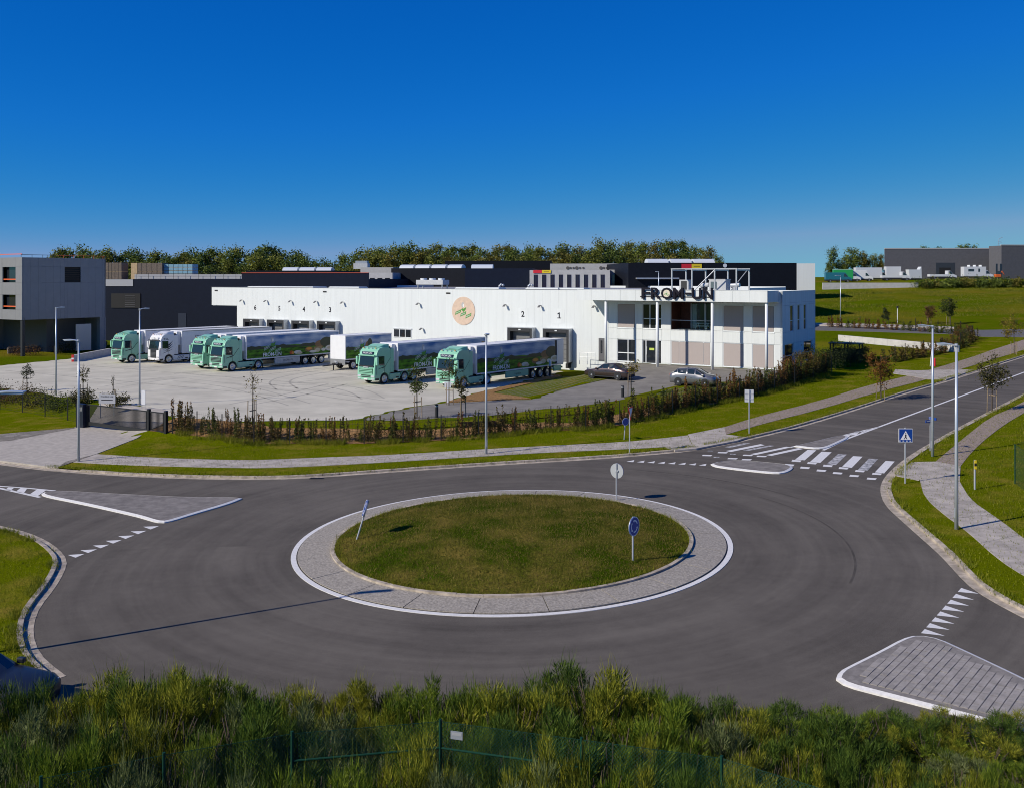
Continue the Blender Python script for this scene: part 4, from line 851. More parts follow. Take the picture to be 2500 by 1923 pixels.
# concrete office block with signs and slot windows
cb_ = facade('concrete_office', 'pale precast concrete office block with slot windows and a red and yellow sign', 1293, 178, 1489, zt(660, 176), 2, 14, CONCW, ang=R(7))
for i in range(9):
    x0, z0 = fpx(cb_, 1303+i*20.4, 697, ang=R(7)); x1, z1_ = fpx(cb_, 1313+i*20.4, 671, ang=R(7)); w_ = MB().box(x0, x1, -.04, -.005, z0-.6, z1_).build('window', mat('violet_glass', (.02, .015, .035), .1), cb_); MB().box(x0-.05, x0, -.12, 0, z0-.6, z1_+.05).build('reveal', CONCW, w_); MB().box((x0+x1)/2-.03, (x0+x1)/2+.03, -.05, -.041, z0-.6, z1_).build('mullion', DARKM, w_)
REDM = mat('red_sign', (.62, .02, .035), .5); YELM = mat('yellow_sign', (.78, .58, .02), .5)
def sign2(t, pa, pb, pc, py0, py1, ang):
    x0, z0 = fpx(t, pa, py1, ang=ang); x1, z1_ = fpx(t, pb, py0, ang=ang); x2, _ = fpx(t, pc, py0, ang=ang)
    MB().box(x0, x1, -.12, -.01, z0, z1_).build('red_sign_panel', REDM, t); y_ = MB().box(x1+.02, x2, -.12, -.01, z0, z1_).build('yellow_sign_panel', YELM, t)
    MB().box(x1+.2*(x2-x1), x1+.8*(x2-x1), -.13, -.121, z0+.4*(z1_-z0), z0+.55*(z1_-z0)).build('print_bar', mat('brown_print', (.25, .16, .02), .6), y_)
sign2(cb_, 1302, 1323, 1345, 660, 667.5, R(7))
cu_ = facade('concrete_office', 'upper pale concrete storey with a row of round marks under the poplars', 1343, 196, 1535, zt(644, 194), 6, 14, CONCW, ang=R(7))
for i, q in enumerate([1386, 1393, 1400, 1408, 1416, 1424, 1467, 1474, 1481, 1489, 1497, 1505]):
    x0, z0 = fpx(cu_, q, 656, ang=R(7)); MB().tube((x0, -.06, z0+.1), (x0, -.01, z0+.1), .22 if i % 3 else .34, n=10).build('round_mark', mat('mark_grey', (.1, .095, .09), .6), cu_)
cs_ = facade('concrete_office', 'set-back pale concrete wing with tall windows and a lime vest colour panel', 1487, 186, 1536, zt(659, 185), 2, 10, CONCW, ang=R(7)); cs_['label'] = 'set-back pale concrete wing with two tall windows and a lime strip'
for i in range(3):
    x0, z0 = fpx(cs_, 1494+i*14, 697, ang=R(7)); MB().box(x0, x0+.6, -.03, -.005, z0-.5, z0+2.0).build('window', GLASS, cs_)
x0, z0 = fpx(cs_, 1502, 697, ang=R(7)); MB().box(x0, x0+.3, -.045, -.031, z0-.5, z0+.9).build('lime_strip', mat('lime_strip', (.45, .55, .02), .5), cs_)
e1_ = facade('black_hall', 'long black hall behind the office roof frame with red and yellow sign panels', 1534, 172, 1945, zt(642, 172), 2, 45, BLKC, ang=R(-4)); skylights(e1_, 3, 4, e1_['L']*.55, 4, '')
sign2(e1_, 1664, 1688, 1713, 645, 656, R(-4))
x0, z0 = fpx(e1_, 1552, 682, ang=R(-4)); x1, _ = fpx(e1_, 1655, 682, ang=R(-4)); MB().box(x0, x1, -1.0, 0, z0, z0+.25).build('dock_canopy', STEEL, e1_)
x0, z0 = fpx(e1_, 1770, 649, ang=R(-4)); MB().tube((x0, -.06, z0), (x0, -.005, z0), .35, n=16).build('round_plate', WFRAME, e1_)
fw = facade('white_building', 'small white flat-roofed box building beyond the black hall', 1888, 215, 1990, zt(643.5, 213), 4, 10, WHITE, ang=R(8)); x0 = fw['L']
MB().box(x0+.005, x0+.03, 2.0, 4.5, fw['H']-4.6, fw['H']-1.3).build('window', GLASS, fw)
# grey block building on the hill
hg = facade('grey_block_hall', 'dark grey block hall with a roller gate on the hill behind parked vans', 2160, 262, 2424, zt(608.5, 262), 8.6, 40, GREYB, ang=R(2), shear=.42)
x0, z0 = fpx(hg, 2285, 690, ang=R(2)); x1, z1_ = fpx(hg, 2331, 642, ang=R(2)); g_ = MB().box(x0, x1, -.05, -.01, 0, z1_).build('gate', mat('slate_gate', (.035, .042, .052), .5), hg); x0, _ = fpx(hg, 2293, 690, ang=R(2)); x1, z1_ = fpx(hg, 2321, 654, ang=R(2)); MB().box(x0, x1, -.06, -.052, 0, z1_).build('gate_opening', BLK, g_)
MB().box(-.05, hg['L']+.02, -.08, .32, hg['H'], hg['H']+.25).build('coping', mat('coping_light', (.42, .42, .42), .5), hg)
h2 = facade('grey_block_hall', 'taller grey block wing with two tall slit windows at the end of the hill hall', 2445, 250, 2640, zt(600, 250), 8.6, 5.4, GREYB, ang=R(-6))
for q in (2431, 2441):
    x0, z0 = fpx(h2, q, 690, ang=R(-6)); MB().box(x0, x0+.5, -.04, -.01, 0, 5.4).build('slit_window', GLASS, h2)
MB().box(-.1, h2['L'], -.1, .32, h2['H'], h2['H']+.25).build('coping', mat('coping_light', (.42, .42, .42), .5), h2)
mast = thing('roof_antenna', 'thin grey curved antenna mast on the grey block wing', 'antenna', at(2437, 601, 256)); MB().pipe([(0, 0, -.4), (0, 0, 1.2), (.3, 0, 1.9), (1.2, 0, 2.3)], .05).build('mast', STEEL, mast); MB().pipe([(0, 0, .6), (.9, 0, .9)], .03).pipe([(0, 0, 1.0), (.9, 0, 1.3)], .03).build('crossbar', STEEL, mast)
# retaining walls
def low_wall(name, label, pA, pB, h, m, npan, thick=.25, base=None):
    A, B = Vector(pA), Vector(pB); L = (B-A).to_2d().length; t = thing(name, label, 'wall', pA, math.atan2(B.y-A.y, B.x-A.x)); dz = B.z-A.z
    for i in range(npan):
        a, b = L*i/npan+.01, L*(i+1)/npan-.01; z0, z1_ = dz*i/npan, dz*(i+1)/npan; mb = MB(); mb.add([(a, 0, z0-.6), (b, 0, z1_-.6), (b, thick, z1_-.6), (a, thick, z0-.6), (a, 0, z0+h), (b, 0, z1_+h), (b, thick, z1_+h), (a, thick, z0+h)], [(0, 1, 5, 4), (1, 2, 6, 5), (2, 3, 7, 6), (3, 0, 4, 7), (4, 5, 6, 7), (0, 3, 2, 1)]); mb.build('wall_panel', m, t)
    return t
PRE = mat('precast_wall', (.55, .54, .51), .85, var=.16, scale=1.2)
low_wall('retaining_wall', 'pale concrete panel retaining wall below the parked vans on the hill', at(2008, 711.5, 238.3), at(2242, 711.5, 238.3), 2.05, PRE, 7)
# ------------------------------------------------------------------ trucks
MINT = mat('mint_paint', (.25, .55, .385), .3, coat=.4, var=.05, scale=2); MINTD = mat('mint_dark_trim', (.05, .15, .10), .4); WPAINT = mat('white_paint', (.72, .73, .74), .35, coat=.3)  # MINTD: plain darker green for the cab door stripes
CHAS = mat('chassis_black', (.016, .016, .018), .6); TYRE = mat('tyre', (.014, .014, .014), .85); RIM = mat('alloy_rim', (.55, .56, .57), .3, metal=.7); CABGL = mat('cab_glass', (.015, .025, .028), .04, spec=.9); CHROME = mat('headlight', (.7, .72, .75), .1, metal=.4)
TRIM = mat('trim_dark', (.02, .022, .026), .45); AMB = mat('amber_lens', (.7, .25, .02), .4); TWHITE = mat('trailer_white', (.74, .75, .76), .4, var=.05, scale=1.5); GRF = mat('frame_grey', (.3, .31, .32), .4, metal=.4)
def wheel(parent, x, y, r, w, side, twin=False, rim=RIM):
    """tyre with sub-part rim; side=+1 left"""
    yo = y*side; yi = yo-side*w
    mb = MB(); n = 20; prof = [(r*.72, 0), (r*.95, .015), (r, .05), (r, w-.05), (r*.95, w-.015), (r*.72, w)]; vs = []
    for pr, pw in prof:
        for i in range(n): a = 2*math.pi*i/n; vs.append((x+pr*math.cos(a), yo-side*pw, r+pr*math.sin(a)))
    fs = [(j*n+i, j*n+(i+1) % n, (j+1)*n+(i+1) % n, (j+1)*n+i) for j in range(len(prof)-1) for i in range(n)]
    mb.add(vs, fs); t = mb.build('wheel', TYRE, parent, smooth=True)
    m2 = MB(); rr = r*.72; d = .10 if twin else .03; vs = []
    for pr, pw in ((rr, .01), (rr*.88, .05+d*.3), (rr*.55, .02+d), (rr*.30, .0 if not twin else d*.6), (0.001, .0 if not twin else d*.6)):
        for i in range(n): a = 2*math.pi*i/n; vs.append((x+pr*math.cos(a), yo-side*pw, r+pr*math.sin(a)))
    m2.add(vs, [(j*n+i, j*n+(i+1) % n, (j+1)*n+(i+1) % n, (j+1)*n+i) for j in range(4) for i in range(n)]); rm = m2.build('rim', rim, t)
    m3 = MB()
    for i in range(8): a = 2*math.pi*i/8+.2; m3.disc((x+rr*.72*math.cos(a), yo-side*(.045+d*.6)+side*.006, r+rr*.72*math.sin(a)), rr*.1, n=6)
    o = m3.build('rim_hole', TRIM, t, fix=False); o['kind'] = 'stuff'
    return t
def arc_notch(cx_, r, z0, n=10, up=.5):
    a0 = math.asin(max(-1, min(1, (z0-up)/r))); return [(cx_+r*math.cos(math.pi-a0-(math.pi-2*a0)*i/n), up+r*math.sin(math.pi-a0-(math.pi-2*a0)*i/n)) for i in range(n+1)]
def tractor(label, front, heading, paint, trim, axles=2, sign='FROM-UN', style='a', group=None, deflector=True, tz=YARDZ):
    t = thing('truck_tractor', label, 'truck', (front[0], front[1], tz+.035), heading, group); P = paint; w = 1.24
    fx = -1.42                                              # front axle
    # cab shell: side profile with wheel arch, pushed across the width
    arch = arc_notch(fx, .62, .42, up=.52)                  # from rear foot to front foot of the arch
    prof = [(-2.28, 1.05), (-2.28, 3.40), (-2.1, 3.62), (-1.2, 3.72), (-.72, 3.60), (-.42, 3.32), (-.30, 3.02), (-.24, 2.82), (-.07, 1.86), (-.02, 1.55), (0, .95), (-.03, .42), (-.62, .38)]+[(x_, z_) for x_, z_ in arch[::-1]]+[(-2.12, .42), (-2.12, 1.05)]
    MB().prism(prof, -w, w).build('cab', P, t, bevel=.07, seg=3)
    if deflector:
        d = MB(); d.add([(-2.25, -1.05, 3.60), (-2.25, 1.05, 3.60), (-.95, .85, 3.70), (-.95, -.85, 3.70), (-2.25, -1.02, 3.98), (-2.25, 1.02, 3.98), (-1.6, .9, 3.93), (-1.6, -.9, 3.93)], [(0, 1, 2, 3), (4, 7, 6, 5), (0, 4, 5, 1), (3, 2, 6, 7), (0, 3, 7, 4), (1, 5, 6, 2)]); d.build('roof_deflector', P, t, bevel=.05)
    MB().box(-1.62, -1.05, -.45, .45, 3.71, 3.76).build('roof_hatch', TRIM, t)
    # windscreen, side glass
    def slab(name, pts, m, off=.02): return MB().poly(pts).build(name, m, t, fix=False)
    ws = [(-.062, 1.02, 1.92), (-.062, -1.02, 1.92), (-.215, -1.0, 2.76), (-.215, 1.0, 2.76)]; n_ = .035
    slab('windscreen', [(a+n_, b, c) for a, b, c in ws], CABGL)
    MB().box(-.06, .012, -1.06, 1.06, 1.74, 1.90).build('wiper_panel', TRIM, t)
    MB().box(-.22, -.02, -1.15, 1.15, 2.84, 2.95).build('sun_visor', P if style == 'a' else TRIM, t, bevel=.02)
    for s in (-1, 1):
        y = s*(w+.008)
        g = [(-.30, y, 1.92), (-.44, y, 2.80), (-1.30, y, 2.80), (-1.34, y, 1.84)]; slab('side_window', g if s > 0 else g[::-1], CABGL)
        MB().box(-1.40, -1.37, y-.006, y+.004, .95, 2.8).box(-.29, -.265, y-.006, y+.004, 1.0, 1.9).build('door_gap', TRIM, t)['kind'] = 'stuff'
        MB().box(-1.28, -1.08, y-.01*s, y+.02*s, 1.58, 1.64).build('door_handle', TRIM, t)
        if style == 'a': MB().poly([(-1.5, y, 1.72), (-.5, y, 1.50), (-.5, y, 1.56), (-1.5, y, 1.82), (-2.2, y, 2.6), (-2.27, y, 2.6)][::s]).build('door_stripe', trim, t, fix=False)
        m_ = MB().box(-.30, -.06, s*1.32, s*1.56, 1.95, 2.75).build('mirror', P, t, bevel=.05); MB().box(-.31, -.30, s*1.35, s*1.53, 2.0, 2.7).build('mirror_glass', CABGL, m_); MB().tube((-.25, s*1.2, 2.7), (-.2, s*1.4, 2.72), .025).build('mirror_arm', TRIM, m_)
        MB().box(-.10, .035, s*.72, s*1.2, .72, .92).build('headlight', CHROME, t, bevel=.04)
        MB().box(-.1, .03, s*.75, s*1.15, .50, .60).build('fog_lamp', CHROME, t)
        MB().box(-.60, -.1, s*(w-.01), s*(w+.02), .42, .62).build('step', TRIM, t)
    # front: black upper panel, grille slats, bumper, plate
    if style == 'a':
        MB().box(-.03, .02, -.98, .98, 1.06, 1.62).build('grille_panel', TRIM if trim is TRIM else mat('grille_green', (.025, .11, .06), .5), t, bevel=.02)
        for i in range(4): MB().box(-.02, .05, -.96+.02*i, .96-.02*i, 1.06+i*.15, 1.06+i*.15+(.075 if trim is not TRIM else .03)).build('grille_slat', P, t, bevel=.015)
        MB().box(-.06, .03, -.35, .35, 1.68, 1.76).build('name_badge', CHROME, t)
        MB().box(-.12, .04, -.65, .65, .72, .80).build('bumper_slot', TRIM, t); MB().box(-.12, .04, -.65, .65, .88, .96).build('bumper_slot', TRIM, t)
    else:
        MB().box(-.03, .035, -.62, .62, .72, 1.72).build('grille_panel', TRIM, t, bevel=.04)
        for i in range(5): MB().box(-.02, .05, -.58, .58, .78+i*.15, .80+i*.15).build('grille_slat', GRF, t)
    MB().box(-.05, .045, -.26, .26, .46, .58).build('number_plate', mat('plate_white', (.7, .7, .68), .5), t)
    # sign box above the windscreen
    bx = MB().box(-.42, -.20, -.78, .78, 3.00, 3.26).build('sign_box', mat('sign_navy', (.015, .025, .07), .4) if style == 'a' else WPAINT, t, bevel=.02)
    o = text(sign, .24, (-.192, 0, 3.125), mat('sign_white', (.8, .82, .85), .4) if style == 'a' else NAVY, bx, rot=(R(90), 0, R(90)), sx=1.15)
    if style != 'a':
        text(sign, .34, (-1.0, w+.012, 3.05), NAVY, t, rot=(R(90), 0, R(180)), sx=1.5)
        for k in range(4):
            z_ = 1.25+k*.24; MB().poly([(-.5, w+.01, z_), (-.6-.1*k, w+.01, z_+.07), (-2.0, w+.01, z_+.55+.1*k), (-1.5, w+.01, z_+.32)]).build('side_swoosh', NAVY, t, fix=False)
        for k in range(4): MB().poly([(-2.6-.22*k, w+.012, .52), (-2.68-.22*k, w+.012, .52), (-2.95-.22*k, w+.012, .95), (-2.9-.22*k, w+.012, .95)]).build('skirt_swoosh', NAVY, t, fix=False)
    for i in range(4): MB().box(-.62, -.5, -.9+i*.56, -.8+i*.56, 3.58, 3.66).build('marker_lamp', AMB if i in (0, 3) else CHROME, t)
    # rear fairings, chassis, skirts, fenders
    for s in (-1, 1):
        MB().box(-2.75, -2.3, s*1.16, s*1.22, 1.1, 3.5).build('side_fairing', P, t, bevel=.02)
    ra = [-5.05] if axles == 2 else [-4.35, -5.7]; rear = ra[-1]-.9
    MB().box(rear, -.6, -.42, .42, .62, 1.0).build('chassis', CHAS, t); MB().box(-3.0, -2.4, -1.1, 1.1, .6, 1.15).build('equipment_box', CHAS, t)
    for s in (-1, 1):
        MB().box(ra[0]+.68, -2.16, s*1.0, s*1.235, .36, .98).build('side_skirt', P, t, bevel=.05)
        MB().box(ra[0]+.9, ra[0]+1.3, s*1.236, s*1.245, .5, .62).build('skirt_vent', TRIM, t)
        for a in ra:
            pr = [(a+.66*math.cos(q), .52+.66*math.sin(q)) for q in np.linspace(.15, math.pi-.15, 9)]; pi_ = [(a+.6*math.cos(q), .52+.6*math.sin(q)) for q in np.linspace(math.pi-.15, .15, 9)]
            MB().prism(pr+pi_, s*.62, s*1.24).build('fender', P, t)
        wheel(t, fx, 1.22, .52, .32, s)
        for a in ra: wheel(t, a, 1.22, .52, .6, s, twin=True)
    MB().tube((ra[0]+.1, 0, 1.0), (ra[0]+.1, 0, 1.16), .5, n=16).build('fifth_wheel', CHAS, t)
    return t
def print_mat():
    m = bpy.data.materials.new('landscape_print'); m.use_nodes = True; n = m.node_tree; b = n.nodes['Principled BSDF']; L = n.links.new
    tc = n.nodes.new('ShaderNodeTexCoord'); mp = n.nodes.new('ShaderNodeMapping'); mp.inputs['Scale'].default_value = (.22, 1, .8); L(tc.outputs['Object'], mp.inputs[0])
    ns = n.nodes.new('ShaderNodeTexNoise'); ns.inputs['Scale'].default_value = 1.6; ns.inputs['Detail'].default_value = 6; L(mp.outputs[0], ns.inputs['Vector'])
    cl = n.nodes.new('ShaderNodeValToRGB'); e = cl.color_ramp.elements; e[0].position = .38; e[0].color = (.05, .15, .36, 1); e[1].position = .70; e[1].color = (.52, .58, .64, 1); L(ns.outputs[0], cl.inputs[0])
    ns2 = n.nodes.new('ShaderNodeTexNoise'); ns2.inputs['Scale'].default_value = 5; ns2.inputs['Detail'].default_value = 5; L(mp.outputs[0], ns2.inputs['Vector'])
    gr = n.nodes.new('ShaderNodeValToRGB'); e = gr.color_ramp.elements; e[0].position = .35; e[0].color = (.010, .035, .006, 1); e[1].position = .68; e[1].color = (.10, .30, .012, 1); L(ns2.outputs[0], gr.inputs[0])
    sx = n.nodes.new('ShaderNodeSeparateXYZ'); L(tc.outputs['Object'], sx.inputs[0])
    wob = n.nodes.new('ShaderNodeMath'); wob.operation = 'MULTIPLY_ADD'; wob.inputs[1].default_value = .5; L(ns.outputs[0], wob.inputs[0]); L(sx.outputs[2], wob.inputs[2])
    st = n.nodes.new('ShaderNodeMapRange'); st.inputs[1].default_value = 1.60; st.inputs[2].default_value = 1.68; L(wob.outputs[0], st.inputs[0])
    mx = n.nodes.new('ShaderNodeMix'); mx.data_type = 'RGBA'; L(st.outputs[0], mx.inputs[0]); L(gr.outputs[0], mx.inputs[6]); L(cl.outputs[0], mx.inputs[7]); L(mx.outputs[2], b.inputs['Base Color']); b.inputs['Roughness'].default_value = .45; b.inputs['Specular IOR Level'].default_value = .2
    return m
PRINT = print_mat()
CH = [mat('cheese_rind', (.30, .17, .07), .7, var=.3, scale=9), mat('cheese_pale', (.62, .54, .36), .7, var=.12, scale=9), mat('cheese_orange', (.72, .30, .03), .6), mat('cheese_white', (.70, .66, .56), .7), mat('crate_wood', (.42, .28, .12), .7, var=.3, scale=8), mat('dark_hill_print', (.012, .028, .012), .5), mat('tomato_print', (.45, .05, .01), .6)]
def side_print(t, L, side, h=2.62):
    """flat printed landscape with cheeses, emblem and name; local +x runs from front to rear"""
    o = MB().box(.12, L-.12, -.012, 0, .06, h).build('side_print', PRINT, t); s = side
    o.location = (-.0, s*1.277, 1.22); o.rotation_euler = (0, 0, R(180) if s > 0 else 0)
    if s < 0: o.location = (-L, s*1.277, 1.22); return o
    y = -.016; H = [(.12+(L-.24)*i/24, y, 1.36+.12*math.sin(i*.9)+.08*math.sin(i*2.3)) for i in range(25)]
    MB().poly([(.12, y, 1.05)]+[(L-.12, y, 1.05)]+H[::-1]).build('print_hills', CH[5], o, fix=False)
    f = L/13.6
    def d(cx_, cz, rx, rz, m, dy): MB().disc((cx_*f, y-dy, cz), rx*f, rz=rz, n=20).build('print_cheese', m, o)
    if L > 10:
        d(10.7, 1.25, .9, .45, CH[0], .002); d(11.6, 1.45, 1.0, .62, CH[5], .003); MB().poly([(12.0*f, y-.006, .9), (12.3*f, y-.006, .9), (13.1*f, y-.006, 2.25), (12.6*f, y-.006, 2.3)]).build('print_cheese', CH[4], o)
        d(8.9, .66, .62, .32, CH[0], .005); d(8.9, .75, .42, .17, CH[2], .007); MB().poly([(9.6*f, y-.006, .52), (10.9*f, y-.006, .52), (10.9*f, y-.006, .95), (9.6*f, y-.006, .9)]).build('print_cheese', CH[4], o)
        d(10.2, .50, .42, .26, CH[1], .009); d(11.1, .52, .34, .2, CH[3], .01); d(12.1, .66, .72, .36, CH[3], .011); d(12.1, .7, .45, .17, CH[1], .013); d(9.5, .36, .55, .16, CH[3], .014)
        d(6.3, .42, .28, .22, CH[6], .004); d(6.5, .38, .2, .16, CH[2], .006); d(7.2, .42, .55, .22, CH[3], .005); d(7.5, .3, .4, .14, CH[1], .007); d(13.0, 1.5, .35, .4, CH[2], .008)
        emblem(o, 3.6*f, 1.35, 1.28, y-.008, outline=True)
        text('FROM-UN', .62, (3.55*f, y-.01, .36), mat('print_white', (.72, .74, .74), .5), o, bold=.014)
    else:
        emblem(o, 2.6, 1.35, 1.2, y-.008, outline=True); d(6.4, 1.2, .8, .8, CH[0], .004); d(7.0, 1.7, .7, .6, CH[5], .006); d(6.2, .6, .5, .3, CH[4], .006)
    return o
def trailer(label, front, heading, L=13.6, graphic=True, unit=True, skirt='white', drawbar=False, name='semi_trailer', sidetext=None, z=YARDZ):
    t = thing(name, label, 'trailer', (front[0], front[1], z+.035), heading)
    MB().box(-L, 0, -1.275, 1.275, 1.2, 3.98).build('box_body', TWHITE, t, bevel=.03)
    for s in (-1, 1):
        if graphic: side_print(t, L, s)
        MB().box(-L, 0, s*1.262, s*1.292, 3.88, 4.0).build('roof_rail', TWHITE if graphic else GRF, t); MB().box(-L, 0, s*1.262, s*1.292, 1.14, 1.26).build('floor_rail', TWHITE, t)
        MB().box(-.08, .01, s*1.265, s*1.295, 1.2, 3.98).build('corner_post', TWHITE, t)
        for q in np.linspace(-.6, -L+.6, 7): MB().box(q-.04, q+.04, s*1.293, s*1.297, 1.17, 1.22).build('marker', AMB, t)
    if unit:
        u = MB().box(.01, .5, -.95, .95, 2.15, 3.9).build('cooling_unit', TWHITE, t, bevel=.06); MB().box(.5, .52, -.7, .7, 2.9, 3.7).build('unit_grille', TRIM, u)
    MB().box(-L-.02, -L+.0, -1.2, 0, 1.3, 3.85).build('rear_door', TWHITE, t); MB().box(-L-.02, -L, .01, 1.2, 1.3, 3.85).build('rear_door', TWHITE, t)
    for q in (-.9, -.4, .4, .9): MB().tube((-L-.04, q, 1.3), (-L-.04, q, 3.85), .02).build('lock_bar', STEEL, t)
    MB().box(-L, -L+.12, -1.2, 1.2, .75, .95).build('bumper', CHAS, t); MB().box(-L+.1, -.8, -.5, .5, .9, 1.2).build('frame', CHAS, t)
    for s in (-1, 1): MB().box(-L-.02, -L+.0, s*.75, s*1.15, .80, .90).build('tail_lamp', mat('red_lens', (.5, .02, .02), .3), t)
    ax = [-L+2.9+i*1.31 for i in range(3)] if L > 10 else [-L+2.2, -L+3.4]
    for a in ax:
        for s in (-1, 1): wheel(t, a, 1.25, .5, .38, s)
        MB().tube((a, -1, .5), (a, 1, .5), .08).build('axle', CHAS, t)
    for s in (-1, 1): MB().box(ax[-1]+.6 if ax[-1] > ax[0] else ax[0]+.6, (ax[-1] if ax[-1] > ax[0] else ax[0])+.66, s*.9, s*1.25, .35, 1.1).build('mud_flap', CHAS, t)
    sm = {'white': mat('skirt_white', (.62, .60, .54), .5, var=.2, scale=3), 'mint': MINT, 'grey': GRF}[skirt]; a1 = max(ax)+.75
    if L > 10:
        for s in (-1, 1):
            pb = MB().box(a1+.1, a1+3.9, s*1.05, s*1.26, .42, 1.1).build('pallet_box', sm, t, bevel=.04)
            if s > 0: text('Logistics' if skirt == 'mint' else 'FROM-UN', .32, ((2*a1+4)/2, 1.266, .77), CHAS, pb, rot=(R(90), 0, R(180)), shear=.2)
            MB().box(-L+.3, -L+1.7, s*1.1, s*1.24, .5, 1.1).build('rear_skirt', sm, t)
            MB().tube((-2.7, s*.8, .0), (-2.7, s*.8, 1.2), .06).build('landing_leg', CHAS, t); MB().box(-2.85, -2.55, s*.7, s*.9, -.0, .03).build('landing_foot', CHAS, t)
    if drawbar:
        MB().box(-1.2, .3, -.7, .7, .55, .75).build('turntable', CHAS, t); MB().add([(.3, -.5, .6), (.3, .5, .6), (2.3, .06, .5), (2.3, -.06, .5), (.3, -.5, .7), (.3, .5, .7), (2.3, .06, .6), (2.3, -.06, .6)], [(0, 1, 2, 3), (4, 7, 6, 5), (0, 4, 5, 1), (1, 5, 6, 2), (2, 6, 7, 3), (3, 7, 4, 0)]).build('drawbar', CHAS, t)
        MB().tube((.9, .25, 0), (.9, .25, .7), .06).build('support_leg', CHAS, t); MB().tube((.2, -.3, .9), (.6, .5, .85), .14, n=8).build('air_tank', STEEL, t)
        for s in (-1, 1): wheel(t, -1.3, 1.25, .5, .38, s)
        MB().box(-.03, .03, -1.25, 1.25, .55, 1.2).build('front_skirt', GRF, t)
    if sidetext:
        m_ = NAVY; y = 1.285
        for a, b in (((-2.0, 3.35), (-2.9, 3.15)), ((-2.9, 3.15), (-2.9, 2.75)), ((-2.0, 3.35), (-2.0, 2.75)), ((-2.9, 3.15), (-4.3, 3.45)), ((-4.3, 3.45), (-5.3, 3.15)), ((-5.3, 3.15), (-5.3, 2.75)), ((-2.0, 2.75), (-5.3, 2.75))): MB().tube((a[0], y, a[1]), (b[0], y, b[1]), .025, n=5).build('outline_print', m_, t)
    return t
HD = math.atan2(-.79, -.613); hv = Vector((math.cos(HD), math.sin(HD))); lv = Vector((-hv.y, hv.x))       # trucks' heading and their left
def near(px, py, wid=1.25): 
    x, y = unp(px, py, YARDZ); return Vector((x, y))-lv*wid
def behind(p, d): return p-hv*d
f1 = near(1110, 951); tractor('mint green truck tractor reversed to dock one beside the mulch bed', f1, HD, MINT, MINTD, 2)
tr1 = trailer('landscape-printed trailer docked at door one with a mint side box', behind(f1, 3.25), HD, 15.0, skirt='mint')
MB().box(-14.98, -13.75, 1.31, 1.35, 1.3, 3.85).build('open_rear_door', TWHITE, tr1); MB().box(-13.74, -13.4, 1.296, 1.30, 1.3, 3.86).build('door_edge', CHAS, tr1)
f2 = near(914.6, 941); tractor('mint green three-axle truck tractor in front of the white trailer nose', f2, HD, MINT, MINTD, 3)
trailer('landscape-printed trailer with white side box between the drawbar trailer and dock two', behind(f2, 3.25), HD, 14.6)
f4 = near(543, 909.5); tractor('mint green truck tractor with black grille panel and brown-hubbed front wheel', f4, HD, MINT, TRIM, 2)
trailer('landscape-printed trailer backed towards dock three with white side box', behind(f4, 3.25), HD, 14.4)
f5 = f4-lv*4.6+hv*-.6; tractor('mint green truck tractor half hidden behind the black-grilled mint truck', f5, HD, MINT, MINTD, 2)
trailer('white-roofed printed trailer half hidden between docks four and three', behind(f5, 3.25), HD, 14.4)
f6 = near(388, 890); tractor('white truck tractor with dark swooshes and letters T S L', f6, HD, WPAINT, TRIM, 2, sign='TSL', style='b')
trailer('plain white trailer with a thin house outline on its side', behind(f6, 3.25), HD, 14.2, graphic=False, skirt='grey', sidetext=True)
f8 = near(297, 888.5); tractor('mint green truck tractor with black grille next to the navy hall', f8, HD, MINT, TRIM, 2)
trailer('plain white trailer rising behind the white swoosh-marked tractor', behind(f8, 3.25), HD, 14.2, graphic=False, skirt='grey')
p3 = Vector(at(843, 850, 114.3)[:2])-lv*1.275; trailer('short printed drawbar trailer with blank white nose, parked without a truck', p3, HD, 7.6, unit=False, drawbar=True, name='drawbar_trailer')

